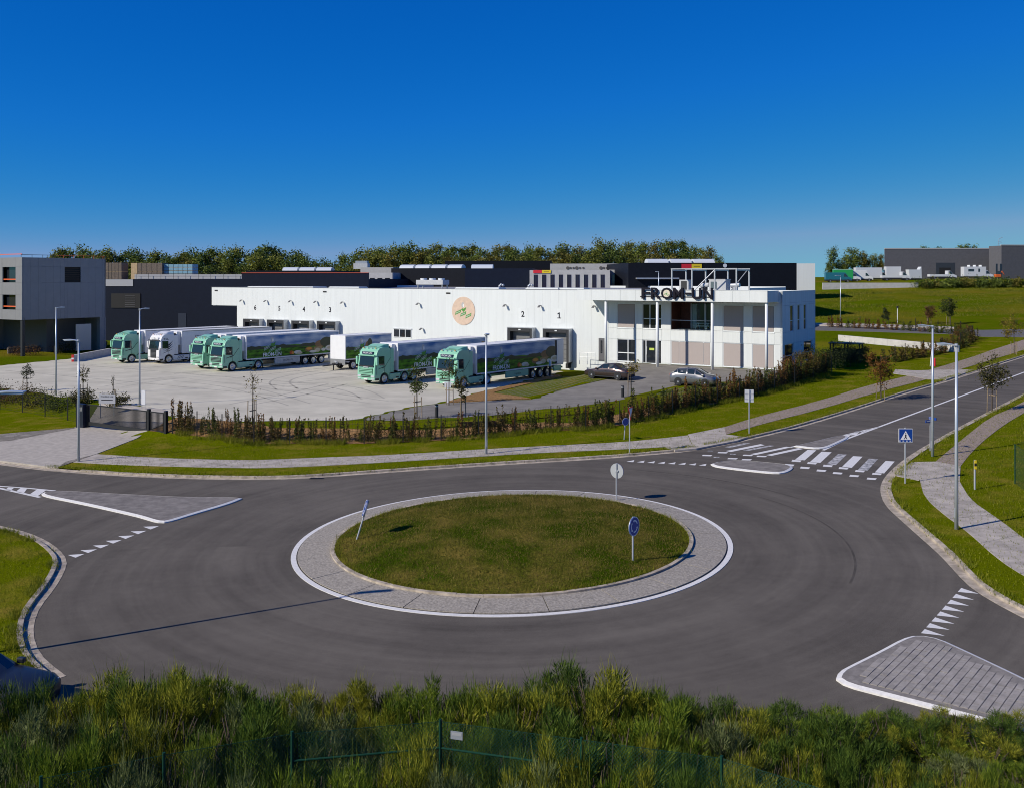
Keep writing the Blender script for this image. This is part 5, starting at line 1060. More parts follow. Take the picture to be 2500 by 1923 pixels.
# ------------------------------------------------------------------ cars and vans
def car(label, loc, rz, L, Wd, H, paint, kind='sedan', rimm=RIM, zoff=0, light=True):
    t = thing('parked_car', label, 'car', loc, rz); w = Wd/2
    # stations from nose (x=+) to tail: (x, belt z, half width, roof z or None, roof half width)
    if kind == 'sedan': S = [(.5, .50, .72, None), (.49, .66, .86, None), (.44, .78, .95, None), (.24, .92, 1, None), (.19, .95, 1, None), (.06, .97, 1, .965), (-.08, .97, 1, 1.0), (-.20, .97, 1, .97), (-.34, 1.0, .98, None), (-.45, .99, .93, None), (-.49, .92, .86, None), (-.5, .6, .78, None)]
    else: S = [(.5, .52, .74, None), (.49, .72, .87, None), (.44, .90, .95, None), (.32, 1.0, 1, None), (.27, 1.03, 1, None), (.08, 1.05, 1, .97), (-.10, 1.06, 1, 1.0), (-.32, 1.08, 1, .955), (-.42, 1.10, .97, None), (-.47, 1.08, .93, None), (-.49, .95, .88, None), (-.5, .55, .80, None)]
    rows = []
    for fx, zb, fw, zr in S:
        x = fx*L; ww = w*fw; zt_ = zr*H if zr else zb+.03; wr = ww*.74 if zr else ww*.80
        rows.append([(x, ww*.93, .24), (x, ww*1.0, .42), (x, ww*1.0, min(.68, zb-.05)), (x, ww*.955, zb), (x, wr, zt_), (x, wr*.55, zt_+.035), (x, 0, zt_+.05)])
    n = len(rows); m = 7; mb = MB(); vs = []
    for r in rows: vs += r+[(a, -b, c) for a, b, c in r[-2::-1]]
    k = 13; mb.add(vs, [(i*k+j, i*k+j+1, (i+1)*k+j+1, (i+1)*k+j) for i in range(n-1) for j in range(k-1)]+[tuple(range(k)), tuple(range((n-1)*k, n*k))]+[(i*k, (i+1)*k, (i+1)*k+k-1, i*k+k-1) for i in range(n-1)])
    mb.build('body', paint, t, smooth=True, bevel=0)
    def inset(name, quad, mt, f=.9, off=.012):
        c = sum((Vector(q) for q in quad), Vector())/len(quad); nrm = (Vector(quad[1])-Vector(quad[0])).cross(Vector(quad[2])-Vector(quad[0])).normalized()
        if nrm.dot(c-Vector((0, 0, .6))) < 0: nrm = -nrm
        MB().poly([tuple(c+(Vector(q)-c)*f+nrm*off) for q in quad]).build(name, mt, t)
    ro = [i for i, s in enumerate(S) if s[3]]; f0, f1_, f2_ = ro; a, b = f0-1, f2_+1
    P = lambda i, j: vs[i*k+j]
    for s in (0, 1):
        J = (3, 4) if s == 0 else (9, 8)
        inset('quarter_window', [P(a, J[0]), P(f0, J[0]), P(f0, J[1])], CABGL, .72); inset('side_window', [P(f0, J[0]), P(f1_, J[0]), P(f1_, J[1]), P(f0, J[1])], CABGL, .86); inset('side_window', [P(f1_, J[0]), P(f2_, J[0]), P(f2_, J[1]), P(f1_, J[1])], CABGL, .86); inset('quarter_window', [P(f2_, J[0]), P(b, J[0]), P(f2_, J[1])], CABGL, .72)
    inset('windscreen', [P(a, 4), P(f0, 4), P(f0, 8), P(a, 8)], CABGL, .93, .03); inset('rear_window', [P(f2_, 4), P(b, 4), P(b, 8), P(f2_, 8)], CABGL, .88, .03)
    r = .33 if kind == 'sedan' else .325
    for s in (-1, 1):
        for fx in (.31, -.29):
            MB().tube((fx*L, s*(w-.12), r+.03), (fx*L, s*(w+.012), r+.03), r+.07, n=20).build('wheel_arch', TRIM, t); wheel(t, fx*L, w+.03, r, .22, s, rim=rimm)
        MB().box(.455*L, .487*L, s*w*.52, s*w*.80, .60, .70).build('headlight', CHROME, t, bevel=.02); MB().box(-.495*L, -.462*L, s*w*.55, s*w*.84, .74 if kind == 'sedan' else .82, .88 if kind == 'sedan' else 1.05).build('tail_light', mat('red_lens', (.5, .02, .02), .3), t, bevel=.02)
        MB().box(S[a][0]*L-.12, S[a][0]*L+.1, s*(w+.01), s*(w+.17), .95, 1.1).build('mirror', paint, t, bevel=.03)
        for fx in (.0, -.16): MB().box(fx*L-.09, fx*L+.09, s*(w-.01), s*(w+.018), .78, .81).build('door_handle', paint, t)
        MB().box(-.26*L, .25*L, s*w*.94, s*w*.985, .2, .30).build('sill', TRIM, t)
    MB().box(.478*L, .502*L, -w*.35, w*.35, .44, .58).build('grille', TRIM, t); MB().box(-.505*L, -.497*L, -.26, .26, .55, .66).build('number_plate', mat('plate_white', (.7, .7, .68), .5), t)
    return t
BRONZE = mat('bronze_paint', (.085, .062, .06), .22, metal=.6, coat=.6); SILVER = mat('grey_silver_paint', (.22, .225, .235), .25, metal=.6, coat=.6); DKBLUE = mat('dark_blue_paint', (.018, .021, .024), .4, coat=.15)
a_ = G(1443, 926); b_ = G(1510, 931); ang = math.atan2(a_[1]-b_[1], a_[0]-b_[0])
mid = (Vector(a_)+Vector(b_))/2; nrm = Vector((-math.sin(ang), math.cos(ang), 0));
if nrm.y < 0: nrm = -nrm
c_ = mid+nrm*.95; car('dark bronze saloon car parked nose towards the docked trailer', (c_.x, c_.y, z1(c_.x, c_.y)+.085), ang, 4.94, 1.87, 1.48, BRONZE)
a_ = G(1653, 944); b_ = G(1721, 948); ang = math.atan2(b_[1]-a_[1], b_[0]-a_[0]); mid = (Vector(a_)+Vector(b_))/2; nrm = Vector((-math.sin(ang), math.cos(ang), 0)); c_ = mid+nrm*.9
car('silver grey hatchback parked on grass pavers in front of the office', (c_.x, c_.y, z1(c_.x, c_.y)+.085), ang, 4.35, 1.80, 1.58, SILVER, 'mpv')
c_ = G(30, 1745); car('dark blue car half hidden behind the foreground broom shrubs', (c_[0]-1.3, c_[1]+.35, c_[2]+.01), R(-6), 4.4, 1.8, 1.45, DKBLUE)
VW = mat('van_white', (.58, .60, .62), .4); TEAL = mat('teal_paint', (.015, .13, .18), .3, coat=.4); GRN = mat('green_paint', (.02, .30, .08), .4)
def van(label, px, Yd, kind, paint, L=5.6, H=2.4, rz=0, cat='van', name='parked_van', box=None):
    x = (px-CX)*Yd/F; z = z1(x, Yd); t = thing(name, label, cat, (x, Yd, z+.07), rz); w = 1.0; h = L/2
    if kind == 'van': prof = [(-h, .35), (-h, H-.1), (-h+.1, H), (h-1.75, H), (h-1.5, H-.08), (h-.85, 1.35), (h-.1, 1.05), (h, .7), (h, .35)]
    else: prof = [(h-2.0, .35), (h-2.0, 2.15), (h-1.9, 2.2), (h-1.55, 2.15), (h-.85, 1.35), (h-.1, 1.05), (h, .7), (h, .35)]
    MB().prism(prof, -w, w).build('body', paint, t, bevel=.05)
    if kind == 'flatbed': MB().box(-h, h-2.1, -w, w, .75, .85).build('bed', VW, t); MB().box(-h, h-2.1, -w, -w+.05, .85, 1.3).build('side_board', VW, t); MB().box(-h, h-2.1, w-.05, w, .85, 1.3).build('side_board', VW, t); MB().box(-h, -h+.05, -w+.05, w-.05, .85, 1.3).build('tail_board', VW, t); MB().box(h-2.15, h-2.05, -w, w, .85, 2.2).build('headboard', VW, t)
    if kind == 'box': MB().box(-h, h-1.9, -w-.05, w+.05, .7, H).build('box_body', box or VW, t, bevel=.03); MB().box(-h, h-1.9, -w-.052, w+.052, H, H+.06).build('box_roof', VW, t)
    MB().box(-h, h-.3, -w-.004, w+.004, .28, .62).build('chassis', CHAS, t)
    for s in (-1, 1):
        y = s*(w+.008); q = [(h-1.85, y, 1.32), (h-.92, y, 1.32), (h-1.5, y, 2.05), (h-1.85, y, 2.05)]; MB().poly(q).build('side_window', CABGL, t)
        for a in (h-.95, -h+1.1): wheel(t, a, w+.01, .40, .24, s, rim=GRF)
        MB().box(h-.12, h+.01, s*.55, s*.9, .75, .92).build('headlight', CHROME, t)
    MB().add([(h-.86+.03, -.9, 1.40), (h-.86+.03, .9, 1.40), (h-1.44+.03, .85, 2.12), (h-1.44+.03, -.85, 2.12)], [(0, 1, 2, 3)]).build('windscreen', CABGL, t)
    return t
HY = 244.0
van('teal panel van at the end of the row on the hill wall', 2046, HY-2, 'van', TEAL, 6.2, 2.35, R(-8))
van('white van with a bright green box body on the hill', 2067, HY+2.5, 'box', VW, 6.6, 3.0, R(-10), box=GRN)
van('white panel van behind the green-boxed van, roof ladder rack', 2100, HY+4, 'van', VW, 6.0, 2.7, R(-12)); van('long white box lorry in front of the dark grey hall end', 2128, HY+8, 'box', mat('van_grey', (.42, .44, .46), .5), 8.5, 3.3, R(-4), 'lorry')
van('white flatbed pickup with dropside boards on the hill', 2186, HY-1, 'flatbed', VW, 6.8, 2.3, R(-6), 'pickup'); van('white tall box van parked behind the flatbed pickup', 2188, HY+7, 'box', VW, 5.6, 3.4, R(-4))
van('white double-cab utility vehicle before the hall roller gate', 2300, HY-2, 'flatbed', VW, 6.4, 2.2, R(-4), 'pickup'); van('white motorhome with side windows and a roof rack', 2386, HY-2, 'box', VW, 7.2, 3.0, R(-3), 'motorhome', 'motorhome')
mh = [o for o in COL.objects if o.name.startswith('motorhome')][0]
MB().box(-2.6, -1.2, -1.07, -1.052, 1.9, 2.5).build('side_window', CABGL, mh); MB().box(-.2, .2, -1.07, -1.052, 1.8, 2.6).build('side_window', CABGL, mh); MB().box(-2.2, .8, -.8, .8, 3.06, 3.1).build('roof_rack', STEEL, mh)
for q in (-2.1, -.7, .7): MB().box(q-.05, q+.05, -.8, .8, 3.1, 3.5).build('rack_hoop', WFRAME, mh)
t = thing('excavator', 'small orange digger beside the grey block wing on the hill', 'digger', (*at(2436, 0, HY)[:2], z1(at(2436, 0, HY)[0], HY)+.07)); ORG2 = mat('digger_orange', (.65, .12, .02), .5)
MB().box(-.9, .9, -.7, -.35, 0, .45).build('track', CHAS, t); MB().box(-.9, .9, .35, .7, 0, .45).build('track', CHAS, t); MB().box(-.7, .6, -.6, .6, .45, 1.2).build('body', ORG2, t, bevel=.08); MB().box(-.3, .5, -.5, .1, 1.2, 2.0).build('cab', CABGL, t); MB().pipe([(.5, .3, 1.0), (1.2, .3, 2.0), (1.8, .3, 1.0)], .1).build('boom', ORG2, t)
t = thing('skip_container', 'pale tipping body with raised sides on the hill near the grey hall', 'container', (*at(2232, 0, HY+4)[:2], z1(at(2232, 0, HY+4)[0], HY+4)+.07)); MB().prism([(-1.5, .4), (-1.8, 2.6), (1.0, 2.6), (1.4, 3.3), (1.5, .4)], -1, 1).build('tub', mat('pale_grey_paint', (.55, .58, .60), .5), t); MB().box(-1.4, 1.4, -.8, .8, 0, .4).build('skid', CHAS, t)
# ------------------------------------------------------------------ lamps, signs, posts
POLEM = mat('pale_blue_grey_pole', (.50, .55, .60), .35, metal=.35); BLUE = mat('sign_blue', (.005, .05, .28), .4); SWHITE = mat('sign_white_face', (.78, .79, .80), .4); SGREY = mat('sign_back_grey', (.46, .48, .50), .45, metal=.3); REDS = mat('sign_red', (.6, .03, .03), .4)
def lamp(label, base, h, rz, arm=1.25, group=None, r=.085, style='arm'):
    t = thing('street_lamp', label, 'street lamp', base, rz, group)
    MB().tube((0, 0, -.15), (0, 0, h), r, r*.6, 12).build('pole', POLEM, t, smooth=True); MB().box(-.005, .09, -.05, .05, .5, .9).build('service_door', SGREY, t)
    hd = MB(); pts = [(0, .0), (.15, .05), (arm*.6, .10), (arm, .08), (arm, .04), (arm*.6, .03), (.2, .0), (0, -.06)]; hd.prism([(x, h+z) for x, z in pts], -.13, .13); o = hd.build('lamp_head', POLEM, t, bevel=.03)
    MB().box(arm*.45, arm*.95, -.1, .1, h-.015, h+.015).build('lens', mat('lamp_lens', (.75, .78, .8), .2), o); MB().tube((0, 0, h-.12), (0, 0, h+.06), .075, n=10).build('collar', SGREY, t)
    return t
def hgt(base, px_top): return CAMZ-(px_top-CY)*base[1]/F-base[2]
for px, py, top, rz, lab, arm in ((192, 1130, 832, 180, 'tall pale street lamp in the verge beside the driveway and gate', .95), (137, 966, 752, 25, 'yard lamp standing by the shrub bed before the grey block', .75), (341, 989, 755, 30, 'yard lamp on the concrete between the gate and the mint trucks', .8),
        (1187, 1112, 817, -80, 'street lamp on the footpath edge in front of the docked mint truck', .75), (2277, 1118, 797, 175, 'street lamp near the street name sign on the brick path side', .85), (2335, 1297, 843, 170, 'nearest tall street lamp in the verge beside the curved concrete footpath', .8), (2052, 788, 674, 190, 'distant pale lamp by the far road below the grassy field', 1.0)):
    b = G(px, py); lamp(lab if 'nearest' not in lab else 'tall street lamp in the grass verge beside the curved concrete footpath', (b[0], b[1], b[2]+.1), hgt(b, top)-.1, R(rz), arm)
xb, yb = -16.3, 31.0; lamp('street lamp at the frame edge whose long shadow crosses the roadway', (xb-.4, yb, z1(xb, yb)+.1), 8.2, R(5), 1.3)
b = at(1249, 696, 186); t = lamp('small white lamp post among the roofs before the black hall wing', (b[0], b[1], b[2]-2), 4.2, R(180), .5, r=.12)
b = at(1608, 696, 160); lamp('small white lamp post behind the big dark office letters', (b[0], b[1], b[2]-2), 4.1, R(180), .55, r=.1)
def rsign(label, base, ptop, face, disc_r, m_face, lean=(0, 0), arrows=True):
    """round sign; its face looks along angle face (degrees)"""
    t = thing('road_sign', label, 'road sign', base, R(face)); h = ptop
    MB().tube((0, 0, -.1), (0, 0, h-.01), .038, n=10).build('post', SGREY, t)
    d = MB().tube((.045, 0, h-disc_r), (.07, 0, h-disc_r), disc_r, n=32).build('disc', m_face, t); MB().tube((.03, 0, h-disc_r), (.0448, 0, h-disc_r), disc_r, n=32).build('disc_back', SGREY, t)
    mb = MB(); n = 32
    vs = [(.0712, math.cos(2*math.pi*i/n)*r, h-disc_r+math.sin(2*math.pi*i/n)*r) for r in (disc_r, disc_r*.93) for i in range(n)]; mb.add(vs, [(i, (i+1) % n, n+(i+1) % n, n+i) for i in range(n)]); mb.build('rim', SWHITE, d, fix=False)
    if arrows:
        for k in range(3):
            a0 = 2*math.pi*k/3+.3; mb = MB(); m = 8; r0, r1 = disc_r*.52, disc_r*.66
            vs = [(.0716, math.cos(a0+1.35*i/m)*r, h-disc_r+math.sin(a0+1.35*i/m)*r) for r in (r0, r1) for i in range(m+1)]; mb.add(vs, [(i, i+1, m+2+i, m+1+i) for i in range(m)])
            ae = a0+1.35; mb.poly([(.0716, math.cos(ae)*disc_r*.42, h-disc_r+math.sin(ae)*disc_r*.42), (.0716, math.cos(ae)*disc_r*.76, h-disc_r+math.sin(ae)*disc_r*.76), (.0716, math.cos(ae+.35)*disc_r*.59, h-disc_r+math.sin(ae+.35)*disc_r*.59)]); mb.build('arrow', SWHITE, d, fix=False)
    MB().box(-.02, .04, -.1, .1, h-disc_r-.04, h-disc_r+.04).build('clamp', SGREY, t)
    t.rotation_euler = (lean[0], lean[1], R(face)); return t
def isl(px, py):
    x, y, z = G(px, py); z = z+.17+float(isl_h(np.array([x]), np.array([y]))[0]); return (x, y, z)
rsign('blue roundabout sign with white arrows facing outwards on the island rim', isl(1545, 1388), 1.72, -38, .375, BLUE)
rsign('roundabout sign seen from its pale back on the island rim', isl(1505, 1224), 1.75, 52, .375, BLUE)
rsign('leaning roundabout sign seen edge-on on the island rim', isl(871, 1333), 1.75, 192, .375, BLUE, lean=(R(0), R(-17)))
b = G(2210, 1184); t = thing('road_sign', 'square blue pedestrian crossing sign with white triangle on a post', 'road sign', (b[0], b[1], b[2]+.1), R(-92)); h = hgt(b, 1043)-.1
MB().tube((0, 0, -.1), (0, 0, h), .038, n=10).build('post', SGREY, t); d = MB().box(.04, .065, -.36, .36, h-.76, h-.04).build('panel', SWHITE, t, bevel=.01); MB().box(.066, .069, -.335, .335, h-.735, h-.065).build('blue_field', BLUE, d)
MB().poly([(.071, -.27, h-.62), (.071, .27, h-.62), (.071, 0, h-.15)]).build('triangle', SWHITE, d); PM = mat('pictogram_black', (.01, .01, .01), .6)
MB().disc((.0725, .0, h-.30), .032, 'x', 10).poly([(.0725, -.04, h-.35), (.0725, .045, h-.35), (.0725, .03, h-.47), (.0725, .09, h-.59), (.0725, .05, h-.59), (.0725, -.005, h-.50), (.0725, -.06, h-.59), (.0725, -.10, h-.59), (.0725, -.03, h-.46)]).build('pictogram', PM, d, fix=False)['kind'] = 'stuff'
for q in (-.3, -.12, .06, .24): MB().box(.066, .072, q-.04, q+.04, h-.70, h-.66).build('zebra_bar', SWHITE, d)
b = G(1829, 1062); t = thing('road_sign', 'plain rectangular sign seen from its grey back in the verge', 'road sign', (b[0], b[1], b[2]+.1), R(75)); h = hgt(b, 951)-.1
MB().tube((0, 0, -.1), (0, 0, h), .038).build('post', SGREY, t); MB().box(.04, .06, -.30, .30, h-.85, h).build('panel', mat('back_panel', (.55, .57, .58), .4, metal=.2), t); MB().box(.0, .04, -.28, .28, h-.3, h-.26).build('clamp', SGREY, t); MB().box(.0, .04, -.28, .28, h-.65, h-.61).build('clamp', SGREY, t)
b = G(1537, 1110); t = thing('road_sign', 'thin post with an edge-on yield triangle beside the footpath', 'road sign', (b[0], b[1], b[2]+.1), R(-25)); h = hgt(b, 993)-.1
MB().tube((0, 0, -.1), (0, 0, h), .036).build('post', SGREY, t); d = MB().prism([(-.45, h), (.45, h), (0, h-.8)], .05, .075, 'x').build('yield_plate', REDS, t); MB().prism([(-.32, h-.07), (.32, h-.07), (0, h-.62)], .0755, .079, 'x').build('plate_field', SWHITE, d)
b = G(1524, 1076); rsign('small blue round path sign on a leaning post in the lawn', (b[0], b[1], b[2]+.1), hgt(b, 1020)-.05, -62, .26, BLUE, lean=(0, R(5)), arrows=False)
b = G(2271, 1104); t = thing('street_name_sign', 'blue street name blades on a thin post near the lamp', 'street sign', (b[0], b[1], b[2]+.1), R(-70)); h = hgt(b, 1016)-.1
MB().tube((0, 0, -.1), (0, 0, h), .03).build('post', SGREY, t); MB().box(-.1, .5, -.02, .02, h-.17, h-.02).build('name_blade', BLUE, t); o = MB().box(-.02, .02, -.35, .2, h-.36, h-.21).build('name_blade', BLUE, t); MB().box(.021, .024, -.28, .14, h-.31, h-.26).build('name_print', SWHITE, o)
b = G(2380, 1199); t = thing('marker_post', 'short grey marker post with a yellow and black head in the grass', 'post', (b[0], b[1], b[2]+.1)); h = hgt(b, 1122)-.1; MB().tube((0, 0, -.1), (0, 0, h), .05).build('post', SGREY, t); MB().box(-.06, .06, -.07, -.05, h-.45, h).build('yellow_plate', YELM, t); MB().box(-.06, .06, -.073, -.071, h-.3, h-.15).build('black_band', PM, t)
b = G(1343, 921); t = thing('charging_post', 'slim dark charging post with a white head beside the saloon car', 'charging post', (b[0], b[1], b[2]+.1), R(-40)); MB().box(-.13, .13, -.11, .11, -.1, 1.05).build('column', DARKM, t, bevel=.03); MB().box(-.14, .14, -.12, .12, 1.05, 1.75).build('head', SWHITE, t, bevel=.09); MB().box(-.3, .3, -.25, .25, -.05, .05).build('foot', CONC, t)
b = G(1093, 984); t = thing('yard_sign', 'narrow white upright sign at the tip of the mulch bed', 'sign', (b[0], b[1], b[2]+.1)); h = hgt(b, 935); MB().box(-.12, .12, -.02, .02, -.1, h-.5).build('post', SWHITE, t); MB().box(-.28, .28, -.03, .03, h-.5, h).build('panel', SWHITE, t)
for px, py, top, lab in ((1520, 970, 943, 'dark bollard at the car park edge by the small yellow tree'), (1066, 1020, 988, 'dark bollard in the mulch beside the staked tree')):
    b = G(px, py); t = thing('bollard', lab, 'bollard', (b[0], b[1], b[2]+.05)); h = hgt(b, top); MB().tube((0, 0, -.1), (0, 0, h), .13, n=14).build('post', DARKM, t); MB().tube((0, 0, h-.18), (0, 0, h-.1), .134, n=14).build('band', SGREY, t)
b = G(2191, 791); t = thing('marker_post', 'thin white post with a dark cap at the foot of the field', 'post', (b[0], b[1], b[2]+.1)); h = hgt(b, 754); MB().tube((0, 0, -.1), (0, 0, h), .06).build('post', SWHITE, t); MB().box(-.14, .14, -.1, .1, h, h+.3).build('cap', DARKM, t)
# ------------------------------------------------------------------ gate, yard fence
FEN = mat('fence_black', (.012, .013, .014), .5)
gA, gB = Vector(G(214, 1046)), Vector(G(403, 1060)); ga = math.atan2(gB.y-gA.y, gB.x-gA.x); GLn = (gB-gA).to_2d().length
t = thing('sliding_gate', 'black sliding bar gate closing the driveway to the yard', 'gate', gA, ga); dz = (gB.z-gA.z)
gm = GLn*.79; Hg = 1.75
for x0, x1 in ((0, gm), (gm+.22, GLn)):
    MB().box(x0, x1, -.05, .05, .12+dz*.5, .38+dz*.5).build('bottom_beam', FEN, t); MB().box(x0, x1, -.03, .03, Hg+dz*.5-.08, Hg+dz*.5).build('top_rail', FEN, t)
    n = int((x1-x0)/.125)
    for i in range(n): q = x0+(i+.5)*(x1-x0)/n; MB().box(q-.02, q+.02, -.02, .02, .37+dz*.5, Hg+dz*.5-.07).build('bar', FEN, t)
for q in (gm+.11, GLn+.1): MB().box(q-.11, q+.11, -.11, .11, -.3+dz, Hg+.15+dz*.5).build('post', FEN, t)
for q in (-.9, -.35, .0): MB().box(q-.14, q+.14, -.14, .14, -.3, Hg+.1).build('post', FEN, t)
pl = thing('entrance_pillar', 'dark entrance pillar with the white number 21 by the gate', 'pillar', Vector(G(199, 1046)), ga); MB().box(-.45, .45, -.18, .18, -.2, 1.95).build('body', mat('pillar_navy', (.012, .016, .03), .4), pl); text('21', .42, (.12, -.19, 1.55), SWHITE, pl, bold=.01); MB().box(-.6, .45, -.25, .25, -.2, .1).build('plinth', CONC, pl)
b = G(262, 1022); t = thing('yard_sign', 'white information board on two legs behind the gate', 'sign', (b[0], b[1], b[2]+.1), R(-8)); h = 1.9
for q in (-.6, .6): MB().tube((q, 0, -.2), (q, 0, h), .035).build('leg', SGREY, t)
o = MB().box(-.72, .72, -.05, -.03, h-.75, h).build('board', mat('board_grey', (.42, .43, .46), .6), t); text('STANDING LINE', .15, (0, -.052, h-.2), NAVY, o, bold=.004); MB().box(-.5, .5, -.053, -.051, h-.5, h-.44).build('print_line', NAVY, o)
b = G(350, 1002); t = thing('yard_sign', 'narrow pale vertical sign on two thin legs in the yard', 'sign', (b[0], b[1], b[2]), R(-8)); MB().box(-.16, .16, -.02, .02, .5, 1.65).build('panel', SWHITE, t); MB().tube((-.14, 0, 0), (-.14, 0, 1.6), .02).build('leg', SGREY, t); MB().tube((.14, 0, 0), (.14, 0, 1.6), .02).build('leg', SGREY, t)
def mesh_fence(label, pts, h, m, wire_step=.2, top=True, off=.0, post_w=.03, hv_=(.0,)):
    """posts joined by wire panels; every post and panel is a part"""
    p0 = pts[0]; t = thing('mesh_fence', label, 'fence', (p0[0], p0[1], p0[2])); Q = [Vector(p)-Vector(p0) for p in pts]
    for p in Q: MB().box(p.x-post_w, p.x+post_w, p.y-post_w, p.y+post_w, p.z-.3, p.z+h+.06).build('post', m, t)
    for a, b in zip(Q[:-1], Q[1:]):
        mb = MB(); L = (b-a).length; n = max(2, int(L/wire_step)); w = .004
        for i in range(n+1):
            p = a.lerp(b, i/n); mb.add([(p.x-w, p.y, p.z+.05), (p.x+w, p.y, p.z+.05), (p.x+w, p.y, p.z+h), (p.x-w, p.y, p.z+h)], [(0, 1, 2, 3)])
        for z in np.arange(.1, h+.01, .25): mb.add([(a.x, a.y, a.z+z), (b.x, b.y, b.z+z), (b.x, b.y, b.z+z+.01), (a.x, a.y, a.z+z+.01)], [(0, 1, 2, 3)])
        mb.build('mesh_panel', m, t, fix=False)
    return t
fp = lambda L: [(*G2(*p), G(*p)[2]+.1) for p in L]
mesh_fence('black mesh fence on posts in the grass beside the entrance pillar', fp(fence_px[:6]), 1.8, FEN)
mesh_fence('long black mesh fence along the young hedge below the yard and car park', fp(fence_px[7:]), 1.75, FEN)
# ------------------------------------------------------------------ plants
def ribbon(mb, p, d, ln, w, bend, seg=2, up=None):
    """thin tapered blade"""
    d = d.normalized(); s = d.cross(Vector((random.gauss(0, 1), random.gauss(0, 1), random.gauss(0, .4)))).normalized(); k = len(mb.v); q = p.copy()
    for i in range(seg+1):
        f = i/seg; ww = w*(1-f*.85); mb.v += [tuple(q-s*ww), tuple(q+s*ww)]
        q = q+d*(ln/seg); d = (d+bend/seg).normalized()
    for i in range(seg): mb.f.append((k+2*i, k+2*i+1, k+2*i+3, k+2*i+2))
def leaf(mb, p, sz, flat=.5):
    n = Vector((random.gauss(0, 1), random.gauss(0, 1), random.gauss(0, 1)+flat)).normalized(); u = n.orthogonal().normalized(); w = n.cross(u); a = random.uniform(0, 6.28); c, s = math.cos(a), math.sin(a); u, w = u*c+w*s, w*c-u*s
    k = len(mb.v); mb.v += [tuple(p-u*sz), tuple(p+w*sz*.55), tuple(p+u*sz), tuple(p-w*sz*.55)]; mb.f.append((k, k+1, k+2, k+3))
def broom_mesh(seed, n=9500):
    """dense broom bush about 2.2 m high: rounded feathery clumps on a dome with dark gaps between them"""
    random.seed(seed); mb = MB(); cl = []
    for _ in range(46):
        a = random.uniform(0, 6.28); r = 1.2*math.sqrt(random.random()); z = 1.9*(1-.62*(r/1.2)**2)*random.uniform(.45, 1.03); cl.append((Vector((r*math.cos(a), r*math.sin(a), z)), random.uniform(.10, .24)))
    for i in range(n):
        c, cr = random.choice(cl); a = random.uniform(0, 6.28); q = random.random()**.5; out = Vector((math.cos(a)*q, math.sin(a)*q, 0))
        p = c+out*cr*.9+Vector((0, 0, random.uniform(-.42, .04)*(1.15-q*.6)))
        d = out*.7+Vector((c.x*.15+random.gauss(0, .2), c.y*.15+random.gauss(0, .2), 1)); ribbon(mb, p, d, random.uniform(.07, .21)*(1.15-.4*q), random.uniform(.0045, .0095), Vector((random.gauss(0, .35), random.gauss(0, .35), .1)))
    for _ in range(900):                                  # shaded inner leaves close the bush
        c, cr = random.choice(cl); f = random.uniform(.25, .85); leaf(mb, Vector((c.x*f, c.y*f, c.z*f*.95))+Vector((random.gauss(0, .1), random.gauss(0, .1), random.gauss(0, .1))), random.uniform(.04, .08))
    for _ in range(220):                                  # a few long whips stand clear of the crown
        c, cr = random.choice(cl); ribbon(mb, c+Vector((random.gauss(0, cr*.4), random.gauss(0, cr*.4), 0)), Vector((random.gauss(0, .18), random.gauss(0, .18), 1)), random.uniform(.25, .5), .0055, Vector((random.gauss(0, .3), random.gauss(0, .3), 0)), 3)
    me = mb.mesh('foliage'); return me
def stems_mesh(seed):
    random.seed(seed); mb = MB()
    for _ in range(9):
        a = random.uniform(0, 6.28); r = random.uniform(.2, .8); mb.pipe([(0.05*math.cos(a), .05*math.sin(a), -.2), (r*.5*math.cos(a), r*.5*math.sin(a), .7), (r*math.cos(a), r*math.sin(a), 1.5)], [.025, .018, .008], 5)
    return mb.mesh('stems')
BR = [leafmat('broom_green', (.052, .10, .005), (.215, .27, .02), trans=.35, scale=3), leafmat('broom_yellow', (.085, .105, .005), (.34, .335, .028), trans=.35, scale=3), leafmat('broom_dark', (.026, .062, .007), (.125, .19, .022), trans=.35, scale=3), leafmat('broom_grey', (.055, .080, .022), (.20, .23, .085), trans=.3, scale=3)]
BARK = mat('bark', (.10, .075, .05), .9, var=.4, scale=20)
bm_ = [broom_mesh(100+i) for i in range(5)]; sm_ = [stems_mesh(200+i) for i in range(2)]
NB = [0]
BL = {0: 'mid green broom shrub of upright whips in the foreground thicket', 1: 'yellowish green broom shrub of upright whips in the foreground thicket', 2: 'dark green broom shrub of upright whips in the foreground thicket', 3: 'greyish green broom shrub of upright whips in the foreground thicket'}
bmesh_by = {}
def broom(x, y, h, mi, wide=1.0):
    i = NB[0]; NB[0] += 1; v = i % 5
    if (v, mi) not in bmesh_by: me = bm_[v].copy(); me.materials.append(BR[mi]); bmesh_by[(v, mi)] = me
    t = thing('broom_shrub', BL[mi], 'shrub', (x, y, z1(x, y)), random.uniform(0, 6.28), 'foreground broom shrubs of one tint'); t['group'] = ['mid green', 'yellowish', 'dark green', 'greyish'][mi]+' foreground broom shrubs'
    s = h/1.95; t.scale = (s*wide, s*wide, s); obj('foliage', bmesh_by[(v, mi)], None, t); obj('stems', sm_[v % 2], BARK, t)
prof = [(-60, 1655), (0, 1650), (130, 1655), (200, 1640), (300, 1622), (400, 1592), (520, 1602), (600, 1638), (700, 1648), (850, 1668), (950, 1640), (1050, 1634), (1200, 1650), (1300, 1640), (1400, 1612), (1480, 1600), (1600, 1625), (1750, 1662), (1850, 1672), (1950, 1735), (2050, 1700), (2130, 1718), (2200, 1775), (2350, 1790), (2450, 1800), (2560, 1810)]
pxs, pys = zip(*prof); random.seed(5)
